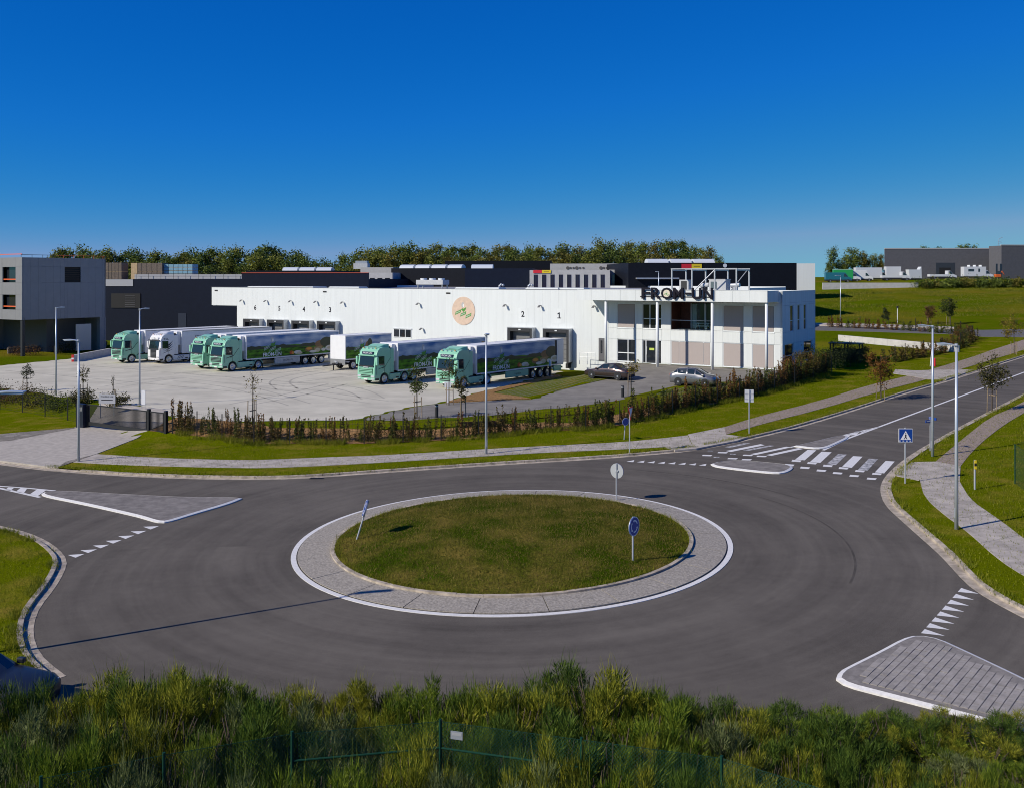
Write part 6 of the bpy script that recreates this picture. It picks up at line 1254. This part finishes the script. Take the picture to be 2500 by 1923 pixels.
for row, (Yr, dy, dx) in enumerate(((24.0, 0, 104), (22.6, 30, 118), (21.2, 76, 118))):
    px = -70+row*30
    while px < 2580:
        yr = Yr+random.uniform(-.45, .45); ytop = np.interp(px, pxs, pys)+dy+random.uniform(-8, 48); x = (px-CX)*yr/F; z = CAMZ-(ytop-CY)*yr/F; h = z-z1(x, yr)
        if px < 60 and row == 0: px += dx; continue
        broom(x, yr, max(.9, h), random.choice([0, 0, 1, 1, 2, 2] if row < 2 else [0, 1, 2, 3, 2]), random.uniform(.9, 1.15)*max(1, 1.9/max(h, 1)) if h < 1.9 else random.uniform(.9, 1.15)); px += dx*random.uniform(.75, 1.2)
for px, ytop, Yr, mi in ((30, 1745, 19.6, 3), (150, 1790, 19.3, 0), (-20, 1830, 18.6, 3), (250, 1770, 19.6, 2), (340, 1745, 20.2, 1), (430, 1800, 19.0, 3), (520, 1790, 20.0, 0), (90, 1850, 18.2, 0), (300, 1870, 18.2, 3), (620, 1760, 20.6, 2), (900, 1805, 19.0, 0), (985, 1790, 19.2, 1), (940, 1860, 18.4, 3), (560, 1890, 18.0, 3), (1330, 1800, 18.7, 1), (1420, 1810, 18.6, 0), (1270, 1840, 18.2, 3), (1500, 1830, 18.2, 1), (1200, 1760, 21.0, 0), (1580, 1790, 20.2, 1), (1680, 1780, 20.4, 0), (1850, 1830, 19.9, 1), (1950, 1800, 20.3, 1), (2080, 1830, 19.9, 2), (2200, 1850, 19.5, 1), (2330, 1840, 19.8, 1), (2450, 1860, 19.5, 0), (2000, 1880, 18.8, 0), (2280, 1900, 18.6, 2), (2420, 1905, 18.5, 1), (0, 1648, 23.0, 0), (60, 1652, 22.8, 2), (120, 1650, 23.2, 0), (-50, 1640, 22.6, 1), (200, 1800, 19.0, 0), (470, 1850, 18.4, 2), (650, 1850, 18.6, 0), (760, 1840, 18.6, 3), (840, 1870, 18.2, 0), (1090, 1880, 18.1, 3), (1150, 1860, 18.3, 2), (1370, 1880, 17.9, 1), (1600, 1880, 17.6, 2), (1700, 1860, 18.2, 2), (1820, 1890, 17.6, 1), (380, 1800, 19.4, 2), (20, 1800, 19.2, 2)):
    x = (px-CX)*Yr/F; z = CAMZ-(ytop-CY)*Yr/F; h = z-z1(x, Yr); broom(x, Yr, h, mi, .72)
# green chain-link fence among the shrubs
GRNF = mat('green_fence', (.005, .045, .026), .7, spec=.2); GRNW = mat('green_wire', (.012, .07, .042), .5)
ft = [(100, 1900), (400, 1842), (713, 1790), (1075, 1760), (1420, 1805), (1762, 1850), (2040, 1935)]; zt_f = 1.2; fpt = []
for px, py in ft: Yd = (CAMZ-zt_f)*F/(py-CY); fpt.append(Vector(((px-CX)*Yd/F, Yd, zt_f)))
def chain_fence(label, P, h, cell=.075, rail=None, wr=.0022):
    b0 = P[0].copy(); b0.z = z1(b0.x, b0.y); t = thing('chain_link_fence', label, 'fence', b0); Q = [p-b0 for p in P]
    for p in Q: MB().tube((p.x, p.y, p.z-h-.3), (p.x, p.y, p.z+.05), .032, n=8).build('post', GRNF, t)
    for i, (a, b) in enumerate(zip(Q[:-1], Q[1:])):
        L = (b-a).to_2d().length; d = (b-a)/L; mb = MB(); nrm = Vector((-d.y, d.x, 0))*wr; n = int((L+h)/cell)
        for sgn in (1, -1):
            for j in range(n):
                s0 = j*cell-(h if sgn > 0 else 0); e0, e1 = s0, s0+sgn*h if sgn > 0 else s0-h
                p0, p1 = (s0, -h), (s0+sgn*h, 0)
                lo, hi = 0.0, 1.0; dxs = p1[0]-p0[0]; ta, tb = sorted(((0-p0[0])/dxs, (L-p0[0])/dxs)); lo, hi = max(lo, ta), min(hi, tb)
                if hi <= lo: continue
                A = a+d*(p0[0]+dxs*lo); A = Vector((A.x, A.y, A.z-h+h*lo)); B = a+d*(p0[0]+dxs*hi); B = Vector((B.x, B.y, B.z-h+h*hi)); w = Vector((0, 0, wr))+d*wr*-sgn
                mb.add([A-w, A+w, B+w, B-w], [(0, 1, 2, 3)])
        mb.build('mesh_panel', GRNW, t, fix=False); MB().tube(a, b, .006, n=5).build('top_wire', GRNF, t)
        if rail and i in rail: MB().tube(a+Vector((0, 0, -.55)), b+Vector((0, 0, -.55)), .022, n=7).build('rail', GRNF, t)
    return t
chain_fence('green chain-link fence half buried in the foreground broom shrubs', fpt, 1.9, rail=(2, 3))
p = fpt[3].lerp(fpt[4], .12); t = thing('warning_plate', 'small pale plate wired to the green chain-link fence', 'sign', (p.x, p.y-.02, p.z-.32), math.atan2(fpt[4].y-fpt[3].y, fpt[4].x-fpt[3].x)); MB().box(-.13, .13, -.006, .0, 0, .17).build('plate', mat('weathered_plate', (.26, .29, .32), .6), t); MB().box(-.1, .1, -.009, -.007, .08, .14).build('print', SGREY, t)
# second green fence beside the footpath on the right with ivy behind
q = [(2700, 960), (2560, 1000), (2476, 1180), (2560, 1290), (2700, 1400)]; fq = []
fq = [Vector((*G2(*p_), G(*p_)[2]+2.1)) for p_ in ((2640, 1105), (2478, 1185), (2540, 1230), (2640, 1290))]
chain_fence('green chain-link fence at the corner plot beside the footpath', fq, 2.0)
# ---- trees
def crown_mesh(seed, rx, rz, n, ls, clumps=22, squash=1.0, sparse=0):
    random.seed(seed); mb = MB(); cs = []
    for _ in range(clumps):
        while True:
            p = Vector((random.uniform(-1, 1), random.uniform(-1, 1), random.uniform(-1, 1)))
            if p.length < 1 and p.length > .25: break
        cs.append((Vector((p.x*rx*.8, p.y*rx*.8, p.z*rz*.84)), random.uniform(.20, .38)*rx))
    for i in range(n):
        c, r = random.choice(cs); p = c+Vector((random.gauss(0, r*.6), random.gauss(0, r*.6), random.gauss(0, r*.62))); leaf(mb, p, ls*random.uniform(.6, 1.25))
    return mb.mesh('crown')
def limb_mesh(seed, hc, rx, rz, r0):
    random.seed(seed); mb = MB(); mb.pipe([(0, 0, -.2), (0.01, 0, hc*.6), (.03, .02, hc), (.02, 0, hc+rz*.7)], [r0, r0*.8, r0*.6, r0*.15], 7)
    for _ in range(7):
        a = random.uniform(0, 6.28); z = hc-rz*.6+random.uniform(0, rz); e = rx*random.uniform(.5, .85); mb.pipe([(0, 0, z), (e*.5*math.cos(a), e*.5*math.sin(a), z+rz*.22), (e*math.cos(a), e*math.sin(a), z+rz*.42)], [r0*.4, r0*.25, r0*.08], 5)
    return mb.mesh('trunk')
STK = mat('stake_wood', (.30, .23, .15), .85, var=.3, scale=8)
def young_tree(label, px, py, top, cpx, cy0, cy1, mt, n=420, stakes=3, ls=.085, seed=1, sparse=False, zo=.1):
    b = G(px, py); k = F/b[1]; h = hgt(b, top); t = thing('young_tree', label, 'tree', (b[0], b[1], b[2]+zo), random.uniform(0, 6))
    rx = cpx/2/k; zc = CAMZ-((cy0+cy1)/2-CY)/k-b[2]-zo; rz = (cy1-cy0)/2/k
    o = obj('crown', crown_mesh(seed, rx, rz, n, ls, 16 if not sparse else 9), mt, t); o.location = (0, 0, zc); obj('trunk', limb_mesh(seed+50, zc, rx, rz, .05), BARK, t)
    for i in range(stakes): a = 2*math.pi*i/3+.4; MB().tube((.38*math.cos(a), .38*math.sin(a), -.2), (.34*math.cos(a), .34*math.sin(a), max(1.3, zc-rz+.1)), .035, n=6).build('stake', STK, t)
    if stakes: MB().box(-.34, .34, -.03, .03, 1.15, 1.22).build('tie_bar', STK, t)
    return t
AUT = leafmat('autumn_orange_leaf', (.060, .030, .006), (.24, .105, .018), scale=4); OLV = leafmat('olive_leaf', (.030, .035, .008), (.115, .095, .025), scale=4); GRL = leafmat('green_leaf', (.022, .040, .008), (.105, .130, .020), scale=4); YEL = leafmat('yellow_leaf', (.080, .070, .010), (.30, .215, .030), scale=4); DKL = leafmat('dark_leaf', (.010, .020, .005), (.050, .065, .015), scale=3); RUS = leafmat('rust_leaf', (.045, .022, .008), (.17, .085, .03), scale=3)
young_tree('staked young tree with orange autumn leaves in the verge', 2150, 977, 850, 88, 852, 940, AUT, 1500, seed=1); young_tree('staked young tree with dark bronze-green leaves by the brick path', 2422, 1006, 862, 88, 864, 950, OLV, 1500, seed=2); young_tree('staked young tree with yellow-green leaves at the footpath fork', 2476, 868, 762, 62, 764, 836, YEL, 1200, seed=3)
young_tree('small green tree ringed by dark stakes in the hedge bed', 1018, 1022, 888, 58, 890, 972, GRL, 700, seed=4); young_tree('slim green tree right before the dock one truck cab', 1096, 990, 862, 44, 864, 940, GRL, 420, seed=5, stakes=2); young_tree('slender yellow-green tree leaning over the mulch tip', 1126, 1022, 900, 42, 905, 985, OLV, 420, seed=6, stakes=2)
young_tree('sparse bare-branched sapling with a yellow tip in the hedge', 617, 1045, 886, 50, 892, 980, YEL, 110, seed=7, sparse=True); young_tree('little dark green tree in the bed beside the yard lamp', 66, 957, 880, 34, 884, 925, DKL, 330, seed=8, stakes=1); young_tree('airy olive sapling in the bed behind the driveway lamp', 203, 985, 878, 34, 882, 940, OLV, 200, seed=9, stakes=2)
young_tree('almost leafless stick sapling behind the information board', 276, 992, 905, 14, 905, 960, OLV, 12, seed=10, stakes=2); young_tree('small yellow-green sapling in front of the office door', 1541, 968, 878, 42, 880, 915, YEL, 300, seed=11, stakes=1)
young_tree('narrow dark conifer shrub at the foot of the field', 2163, 790, 745, 24, 746, 790, DKL, 500, stakes=0, ls=.14, seed=12); young_tree('rusty brown young tree at the foot of the field', 2267, 792, 736, 36, 737, 778, RUS, 600, seed=13, ls=.14); young_tree('dark green young tree by the far road bend', 2317, 794, 724, 44, 726, 776, DKL, 800, seed=14, ls=.15)
# far rows of trees behind the estate
FT = [leafmat('far_green', (.055, .088, .010), (.26, .31, .06), trans=.35, scale=.5), leafmat('far_olive', (.065, .085, .010), (.30, .31, .06), trans=.35, scale=.5), leafmat('far_rust', (.065, .068, .009), (.29, .25, .05), trans=.35, scale=.5), leafmat('far_dark', (.032, .060, .009), (.17, .22, .04), trans=.3, scale=.5)]
cm = [crown_mesh(300+i, 3.6, 6.2, 2300, .30, 26) for i in range(4)]; tm_ = [limb_mesh(320+i, 8.5, 3.0, 5.5, .28) for i in range(2)]; fby = {}
def far_tree(px, ytop, Yd, mi, label, group, wide=1.0, v=None):
    v = random.randrange(4) if v is None else v
    if (v, mi) not in fby: me = cm[v].copy(); me.materials.append(FT[mi]); fby[(v, mi)] = me
    x = (px-CX)*Yd/F; z0 = z1(x, Yd); h = CAMZ-(ytop-CY)*Yd/F-z0; t = thing('far_tree', label, 'tree', (x, Yd, z0), random.uniform(0, 6), group); s = h/14.0; t.scale = (s*wide, s*wide, s)
    o = obj('crown', fby[(v, mi)], None, t); o.location = (0, 0, 8.6); obj('trunk', tm_[v % 2], BARK, t)
random.seed(11)
TN = {0: 'green leafy tree in the tall row behind the estate roofs', 1: 'olive tinted tree in the tall row behind the estate roofs', 2: 'rust tinted tree in the tall row behind the estate roofs', 3: 'dark green tree in the tall row behind the estate roofs'}
top1 = [(120, 622), (160, 608), (230, 603), (310, 612), (420, 616), (470, 607), (540, 612), (620, 604), (700, 605), (750, 614), (785, 630), (830, 632), (860, 612), (920, 598), (1000, 596), (1100, 604), (1230, 594), (1330, 600), (1420, 592), (1560, 590), (1680, 594), (1735, 604), (1755, 622)]
tx, ty = zip(*top1); px = 125
while px < 1762:
    yt = np.interp(px, tx, ty)+random.uniform(-4, 9); mi = random.choice([0, 0, 0, 1, 1, 1, 2, 3] if px > 830 else [0, 0, 3, 3, 1]); far_tree(px, yt, 335+random.uniform(-12, 12), mi, TN[mi], ['green', 'olive', 'rust', 'dark green'][mi]+' trees of the row behind the estate', 1.0); px += random.uniform(17, 25)
px = 140
while px < 1740:
    yt = np.interp(px, tx, ty)+random.uniform(16, 32); mi = random.choice([2, 1, 3]); far_tree(px, yt, 318+random.uniform(-6, 6), mi, TN[mi], ['green', 'olive', 'rust', 'dark green'][mi]+' trees of the row behind the estate', 1.15); px += random.uniform(30, 42)
for px, yt, mi, wd, lab in ((2022, 640, 3, 1.0, 'dark tree next to the small white building beyond the vans'), (2034, 606, 3, .9, 'tall dark pointed tree behind the teal van'), (2062, 622, 0, 1.1, 'round green tree behind the green-boxed van'), (2085, 600, 0, 1.2, 'tallest green tree in the clump left of the grey hall'), (2108, 610, 2, 1.1, 'rust tinged tree in the clump left of the grey hall'), (2130, 622, 1, 1.1, 'olive tree in the clump left of the grey hall'), (2152, 620, 2, 1.0, 'yellow-brown tree touching the grey hall corner'), (2262, 601, 3, 1.4, 'low dark treetop showing above the grey hall roof'), (2300, 600, 3, 1.3, 'second dark treetop showing above the grey hall roof'), (2368, 592, 3, 1.2, 'bushy dark treetop above the grey hall near its wing'), (2350, 598, 3, 1.2, 'dark treetop partly hidden by the grey hall coping')):
    far_tree(px, yt, 275 if px < 2160 else 330, mi, lab, 'trees around the hill hall', wd)
# ---- hedge of young hornbeams along the fence
def hedge_mesh(seed, n, dens):
    random.seed(seed); mb = MB()
    for _ in range(dens):
        x, y = random.gauss(0, .16), random.gauss(0, .12); h = random.uniform(1.0, 2.0); lean = Vector((random.gauss(0, .12), random.gauss(0, .1), 1)); p = Vector((x, y, -.2)); top = p+lean*h
        mb.pipe([tuple(p), tuple(p.lerp(top, .6)), tuple(top)], [.018, .012, .004], 4)
        for i in range(n):
            f = random.uniform(.05, .95)**.8; q = p.lerp(top, f)+Vector((random.gauss(0, .12*(1.15-f)), random.gauss(0, .12*(1.15-f)), 0)); leaf(mb, q, random.uniform(.035, .075))
    return mb.mesh('foliage')
HM = [leafmat('hedge_brown_green', (.04, .036, .008), (.19, .135, .03), scale=3), leafmat('hedge_green', (.032, .045, .007), (.14, .15, .02), scale=3), leafmat('hedge_russet', (.06, .034, .008), (.26, .125, .03), scale=3)]
hm_ = [hedge_mesh(400+i, 100, 5) for i in range(6)]; hby = {}
HL = ['bronze-green hornbeam whip in the young hedge along the mesh fence', 'green hornbeam whip in the young hedge along the mesh fence', 'russet hornbeam whip in the young hedge along the mesh fence']
HG = ['bronze-green hedge plants', 'green hedge plants', 'russet hedge plants']
hp = offset(resample(fenceP[7:], .52), .55); random.seed(21)
for i, p in enumerate(hp):
    for rep in range(2 if p[0] > 12 or random.random() < .45 else 1):
        mi = random.choice([0, 0, 1, 2] if p[0] < 5 else [0, 1, 1, 2, 2]); v = random.randrange(6)
        if (v, mi) not in hby: me = hm_[v].copy(); me.materials.append(HM[mi]); hby[(v, mi)] = me
        x, y = p[0]+random.gauss(0, .12), p[1]+random.gauss(0, .1)+rep*.45; s = random.uniform(.7, 1.25)*(1 if p[0] < 18 else 1.15)
        o = obj('hedge_plant', hby[(v, mi)], None); o.location = (x, y, z1(x, y)+.1); o.rotation_euler = (0, 0, random.uniform(0, 6.28)); o.scale = (s*.85, s*.85, s*random.uniform(.85, 1.2)); tag(o, HL[mi], 'hedge plant', HG[mi])
# bushes: office corner, fence plot, beds
def bush(label, x, y, rx, h, mt, n, ls, seed, group=None, z=None):
    t = thing('bush', label, 'bush', (x, y, (z1(x, y) if z is None else z)+.05), 0, group); o = obj('foliage', crown_mesh(seed, rx, h*.5, n, ls, 20), mt, t); o.location = (0, 0, h*.5); MB().pipe([(0, 0, -.2), (.05, 0, h*.4), (.1, .05, h*.8)], [.05, .035, .01], 5).build('stem', BARK, t)
for i, (px, py, rx, h, mt, lab) in enumerate(((1925, 935, 1.2, 2.4, HM[2], 'russet bush ending the young hedge by the office corner'), (1965, 925, 1.3, 3.0, HM[0], 'bronze-green bush against the shaded office end wall'), (2005, 915, 1.5, 3.4, DKL, 'dark green bush at the end of the shaded office wall'), (2040, 905, 1.6, 3.2, DKL, 'dark glossy bush behind the hedge end past the office'), (2075, 898, 1.5, 2.6, DKL, 'low dark bush where the hedge shadow meets the lawn'), (2100, 888, 1.3, 2.2, HM[0], 'bronze bush at the dark timber bin shelter'))):
    b = G(px, py); bush(lab, b[0], b[1], rx, h, mt, 2200, .07, 500+i)
for i, (px, py, rx, h, mt, lab) in enumerate(((30, 985, 2.2, 1.6, RUS, 'wide russet shrub patch inside the left mesh fence'), (-30, 980, 2.2, 1.5, OLV, 'olive shrub patch at the frame edge inside the mesh fence'), (85, 990, 2.0, 1.3, OLV, 'olive low shrub patch below the yard lamp'), (140, 1000, 1.8, 1.2, GRL, 'green low shrub patch behind the fence corner'), (205, 985, 1.2, 1.1, OLV, 'olive weeds round the sapling behind the pillar'), (285, 992, 1.2, 1.0, OLV, 'olive weeds behind the information board'), (60, 868, 2.5, 1.0, RUS, 'brown low bushes along the grey block plot'), (150, 862, 2.5, 1.2, OLV, 'olive low bushes before the open ground floor'), (235, 852, 2.0, 1.6, DKL, 'dark bush beside the mint truck and navy hall'))):
    b = G(px, py); bush(lab, b[0], b[1], rx, h, mt, 1500, .075, 540+i)
bx_ = [(2250, 3), (2275, 2), (2300, 0), (2330, 3), (2360, 2), (2390, 3), (2420, 0), (2450, 3), (2480, 2), (2510, 3)]
for i, (px, mi) in enumerate(bx_):
    Yd = 238.0; x = (px-CX)*Yd/F; bush(['green', 'olive', 'rusty', 'dark'][mi]+' scrub bush on the field crest below the hill hall', x, Yd, 2.6, 2.4, FT[mi], 700, .22, 580+i, ['green', 'olive', 'rusty', 'dark'][mi]+' scrub on the crest')
# fenced plot north of the office: low pale wall, hedge, dark shelter
lwA, lwB = Vector(G(2046, 834)), Vector(G(2340, 862)); w_ = low_wall('garden_wall', 'long low pale concrete wall inside the fenced plot by the far road', lwA, lwB, .9, PRE, 9)
plot = [(*G2(*p), G(*p)[2]+.1) for p in ((2030, 800), (2100, 803), (2170, 806), (2235, 810), (2290, 814), (2345, 818), (2375, 830), (2345, 850), (2300, 862), (2255, 872), (2210, 880), (2185, 886))]
mesh_fence('dark mesh fence round the plot between the far road and the lawn', plot, 1.8, FEN)
random.seed(33)
for i, p in enumerate(resample(np.array([q[:2] for q in plot]), 1.5)):
    mi = random.choice([0, 1, 2]); v = random.randrange(6)
    if (v, mi) not in hby: me = hm_[v].copy(); me.materials.append(HM[mi]); hby[(v, mi)] = me
    o = obj('hedge_plant', hby[(v, mi)], None); o.location = (p[0]-.4, p[1]-.3, z1(p[0], p[1])+.05); o.scale = (2.0, 2.0, 1.0); tag(o, ['bronze-green', 'green', 'russet'][mi]+' hedge plant beside the fenced plot near the far road', 'hedge plant', ['bronze-green', 'green', 'russet'][mi]+' plants round the plot')
b = G(2118, 890); t = thing('bin_shelter', 'dark open timber shelter in the shade behind the office', 'shelter', (b[0]-1.5, b[1]+3, b[2]+.05), R(-30))
for q in (-1.6, 0, 1.6): MB().box(q-.07, q+.07, -.07, .07, 0, 2.0).build('post', DARKM, t); MB().box(q-.07, q+.07, 1.6, 1.74, 0, 2.0).build('post', DARKM, t)
MB().box(-1.8, 1.8, -.2, 1.9, 2.0, 2.1).build('roof', DARKM, t); MB().box(-1.7, 1.7, 1.62, 1.66, .1, 1.4).build('back_boards', mat('dark_timber', (.03, .022, .016), .8, var=.3), t)
b = G(2282, 897); t = thing('hydrant', 'small red hydrant with a slim white marker post in the lawn', 'hydrant', (b[0], b[1], b[2]+.1)); MB().tube((0, 0, -.1), (0, 0, .75), .12, .1, 10).build('barrel', REDS, t); MB().tube((0, 0, .75), (0, 0, .88), .12, .04, 10).build('cap', REDS, t); MB().tube((-.45, .1, -.1), (-.25, .1, 1.9), .03).build('marker', SWHITE, t)
t = thing('concrete_barrier', 'low pale concrete edge wall with a red striped end by the mint truck', 'barrier', (*G2(178, 884), YARDZ+.03), 0); A_, B_ = Vector((*G2(178, 884), 0)), Vector((*G2(268, 866), 0)); t.rotation_euler = (0, 0, math.atan2(B_.y-A_.y, B_.x-A_.x)); Lb = (B_-A_).length
for i in range(4): MB().box(Lb*i/4+.02, Lb*(i+1)/4-.02, -.15, .15, -.1, .85).build('block', PRE, t)
MB().box(-.12, .0, -.14, .14, 0, .9).build('striped_end', REDS, t); MB().box(-.125, .0, -.145, .145, .3, .5).build('white_band', SWHITE, t)
t = low_wall('garden_wall', 'low brown-grey boundary wall before the open ground floor of the grey block', Vector(G(20, 865)), Vector(G(262, 848)), .9, mat('brown_wall', (.17, .14, .12), .85, var=.3), 8)
# dark sleepers holding the hedge bank
for i, (pa, pb, lab) in enumerate((((1130, 1060), (1240, 1054), 'short dark timber retaining boards in the bank below the lamp'), ((1640, 1012), (1760, 986), 'dark timber retaining boards in the bank in front of the hatchback'))):
    A_, B_ = Vector((*offset(GP([pa, pb]), .9)[0], 0)), Vector((*offset(GP([pa, pb]), .9)[1], 0)); L_ = (B_-A_).length; z0 = z1(A_.x, A_.y)
    t = thing('retaining_boards', lab, 'retaining wall', (A_.x, A_.y, z0), math.atan2(B_.y-A_.y, B_.x-A_.x))
    for k in range(3): MB().box(0, L_, -.04, .04, -.3+k*.3, -.02+k*.3+.0).build('board', mat('dark_board', (.035, .02, .012), .85, var=.4, scale=6), t)
# ---- grass blades on the lawns
def blades(name, label, P, n, m, hmin, hmax, hf=None, off=.1, seed=3, dens=None):
    rs = np.random.RandomState(seed); P = np.array(P); lo, hi = P.min(0), P.max(0); x = rs.uniform(lo[0], hi[0], n*3); y = rs.uniform(lo[1], hi[1], n*3); ok = poly_sd(P, x, y) < -.03; x, y = x[ok][:n], y[ok][:n]; n = len(x)
    z = zf(x, y)+off+(hf(x, y) if hf is not None else 0); a = rs.uniform(0, 6.28, n); w = rs.uniform(.008, .02, n); h = rs.uniform(hmin, hmax, n); lx, ly = rs.normal(0, .4, n)*h, rs.normal(0, .4, n)*h
    v = np.empty((n, 3, 3)); v[:, 0] = np.c_[x-np.cos(a)*w, y-np.sin(a)*w, z-.01]; v[:, 1] = np.c_[x+np.cos(a)*w, y+np.sin(a)*w, z-.01]; v[:, 2] = np.c_[x+lx, y+ly, z+h]
    me = bpy.data.meshes.new(name); me.vertices.add(n*3); me.vertices.foreach_set('co', v.ravel()); me.loops.add(n*3); me.loops.foreach_set('vertex_index', np.arange(n*3)); me.polygons.add(n); me.polygons.foreach_set('loop_start', np.arange(0, n*3, 3)); me.polygons.foreach_set('loop_total', np.full(n, 3)); me.update(); me.validate()
    return tag(obj(name, me, m), label, 'grass', kind='stuff')
GBL = leafmat('grass_blade', (.115, .145, .004), (.25, .25, .015), scale=.8, trans=.3); IBL = leafmat('island_blade', (.070, .080, .003), (.22, .165, .04), scale=.7, trans=.3)
a = np.linspace(0, 2*math.pi, 73)[:-1]
blades('island_grass', 'dry mown grass on the roundabout island', np.c_[C0[0]+RI*np.cos(a), C0[1]+RI*np.sin(a)], 60000, IBL, .03, .09, isl_h, .17)
blades('verge_grass', 'green grass on the lawn between footpath and hedge', np.vstack([nB[20:], fenceP[7:][::-1]]), 90000, GBL, .04, .12, None, .105, 4)
blades('verge_grass', 'green grass on the verge round the curved kerb', np.vstack([eB[:-12], [(40, 30), (52, 60), (60, 80)]]), 60000, GBL, .04, .12, None, .105, 5); blades('verge_grass', 'green grass on the corner lawn by the dark blue car', np.vstack([wB, [(-22, 26), (-40, 26), (-45, 45)]]), 40000, GBL, .04, .11, None, .105, 6)
def edge_grass(label, line, n, seed, h0=.08, h1=.22, w=.16):
    rs = np.random.RandomState(seed); L = resample(line, .1); i = rs.randint(0, len(L), n); x = L[i, 0]+rs.normal(0, w, n); y = L[i, 1]+rs.normal(0, w, n); keep = np.array([mnoise.noise(Vector((a_*.7, b_*.7, 3))) for a_, b_ in zip(x, y)]) > -.15; x, y = x[keep], y[keep]; n = len(x)
    z = zf(x, y)+.10; a = rs.uniform(0, 6.28, n); ww = rs.uniform(.008, .018, n); h = rs.uniform(h0, h1, n); lx, ly = rs.normal(0, .45, n)*h, rs.normal(0, .45, n)*h
    v = np.empty((n, 3, 3)); v[:, 0] = np.c_[x-np.cos(a)*ww, y-np.sin(a)*ww, z-.02]; v[:, 1] = np.c_[x+np.cos(a)*ww, y+np.sin(a)*ww, z-.02]; v[:, 2] = np.c_[x+lx, y+ly, z+h]
    me = bpy.data.meshes.new('edge_grass'); me.from_pydata(v.reshape(-1, 3).tolist(), [], np.arange(n*3).reshape(-1, 3).tolist()); me.update(); return tag(obj('edge_grass', me, GBL), label, 'grass', kind='stuff')
edge_grass('ragged grass growing over the far kerb', offset(nB, .12)[18:], 14000, 1); edge_grass('ragged grass growing over the curved kerb', offset(eB, .12), 12000, 2); edge_grass('ragged grass growing over the corner lawn kerb', offset(wB, -.12), 7000, 3)
an = np.linspace(0, 2*math.pi, 200); edge_grass('taller grass along the island kerb', np.c_[C0[0]+(RI-.15)*np.cos(an), C0[1]+(RI-.15)*np.sin(an)], 12000, 4, .1, .26, .1)
edge_grass('tall weeds at the foot of the hedge fence', resample(fenceP[7:], .5), 30000, 5, .12, .45, .3)
FBL = leafmat('field_weed', (.09, .125, .004), (.24, .21, .025), scale=.15, trans=.3)
def weeds(label, P, n, seed, h0, h1, w0, w1):
    rs = np.random.RandomState(seed); P = np.array(P); lo, hi = P.min(0), P.max(0); x = rs.uniform(lo[0], hi[0], n*2); y = rs.uniform(lo[1], hi[1], n*2); keep = (poly_sd(P, x, y) < 0) & (np.array([mnoise.noise(Vector((a_*.09, b_*.16, 7))) for a_, b_ in zip(x, y)]) > rs.uniform(-.6, .5, n*2)); x, y = x[keep][:n], y[keep][:n]; n = len(x)
    z = zf(x, y)-.1; a = rs.uniform(0, 6.28, n); ww = rs.uniform(w0, w1, n); h = rs.uniform(h0, h1, n); lx, ly = rs.normal(0, .4, n)*h, rs.normal(0, .4, n)*h
    v = np.empty((n, 3, 3)); v[:, 0] = np.c_[x-np.cos(a)*ww, y-np.sin(a)*ww, z]; v[:, 1] = np.c_[x+np.cos(a)*ww, y+np.sin(a)*ww, z]; v[:, 2] = np.c_[x+lx, y+ly, z+h+.1]
    me = bpy.data.meshes.new('rough_grass'); me.from_pydata(v.reshape(-1, 3).tolist(), [], np.arange(n*3).reshape(-1, 3).tolist()); me.update(); return tag(obj('rough_grass', me, FBL), label, 'grass', kind='stuff')
weeds('rough tussocky grass covering the sloping field below the hill hall', [(30, 171), (135, 168), (150, 237), (50, 237)], 45000, 8, .12, .38, .04, .10)
weeds('rough weedy bank grass beside the curved footpath and green fence', [tuple(G2(*p)) for p in ((2350, 1160), (2400, 1115), (2500, 1040), (2600, 1100), (2600, 1380), (2500, 1325), (2420, 1262), (2372, 1230))], 9000, 9, .1, .4, .015, .035)
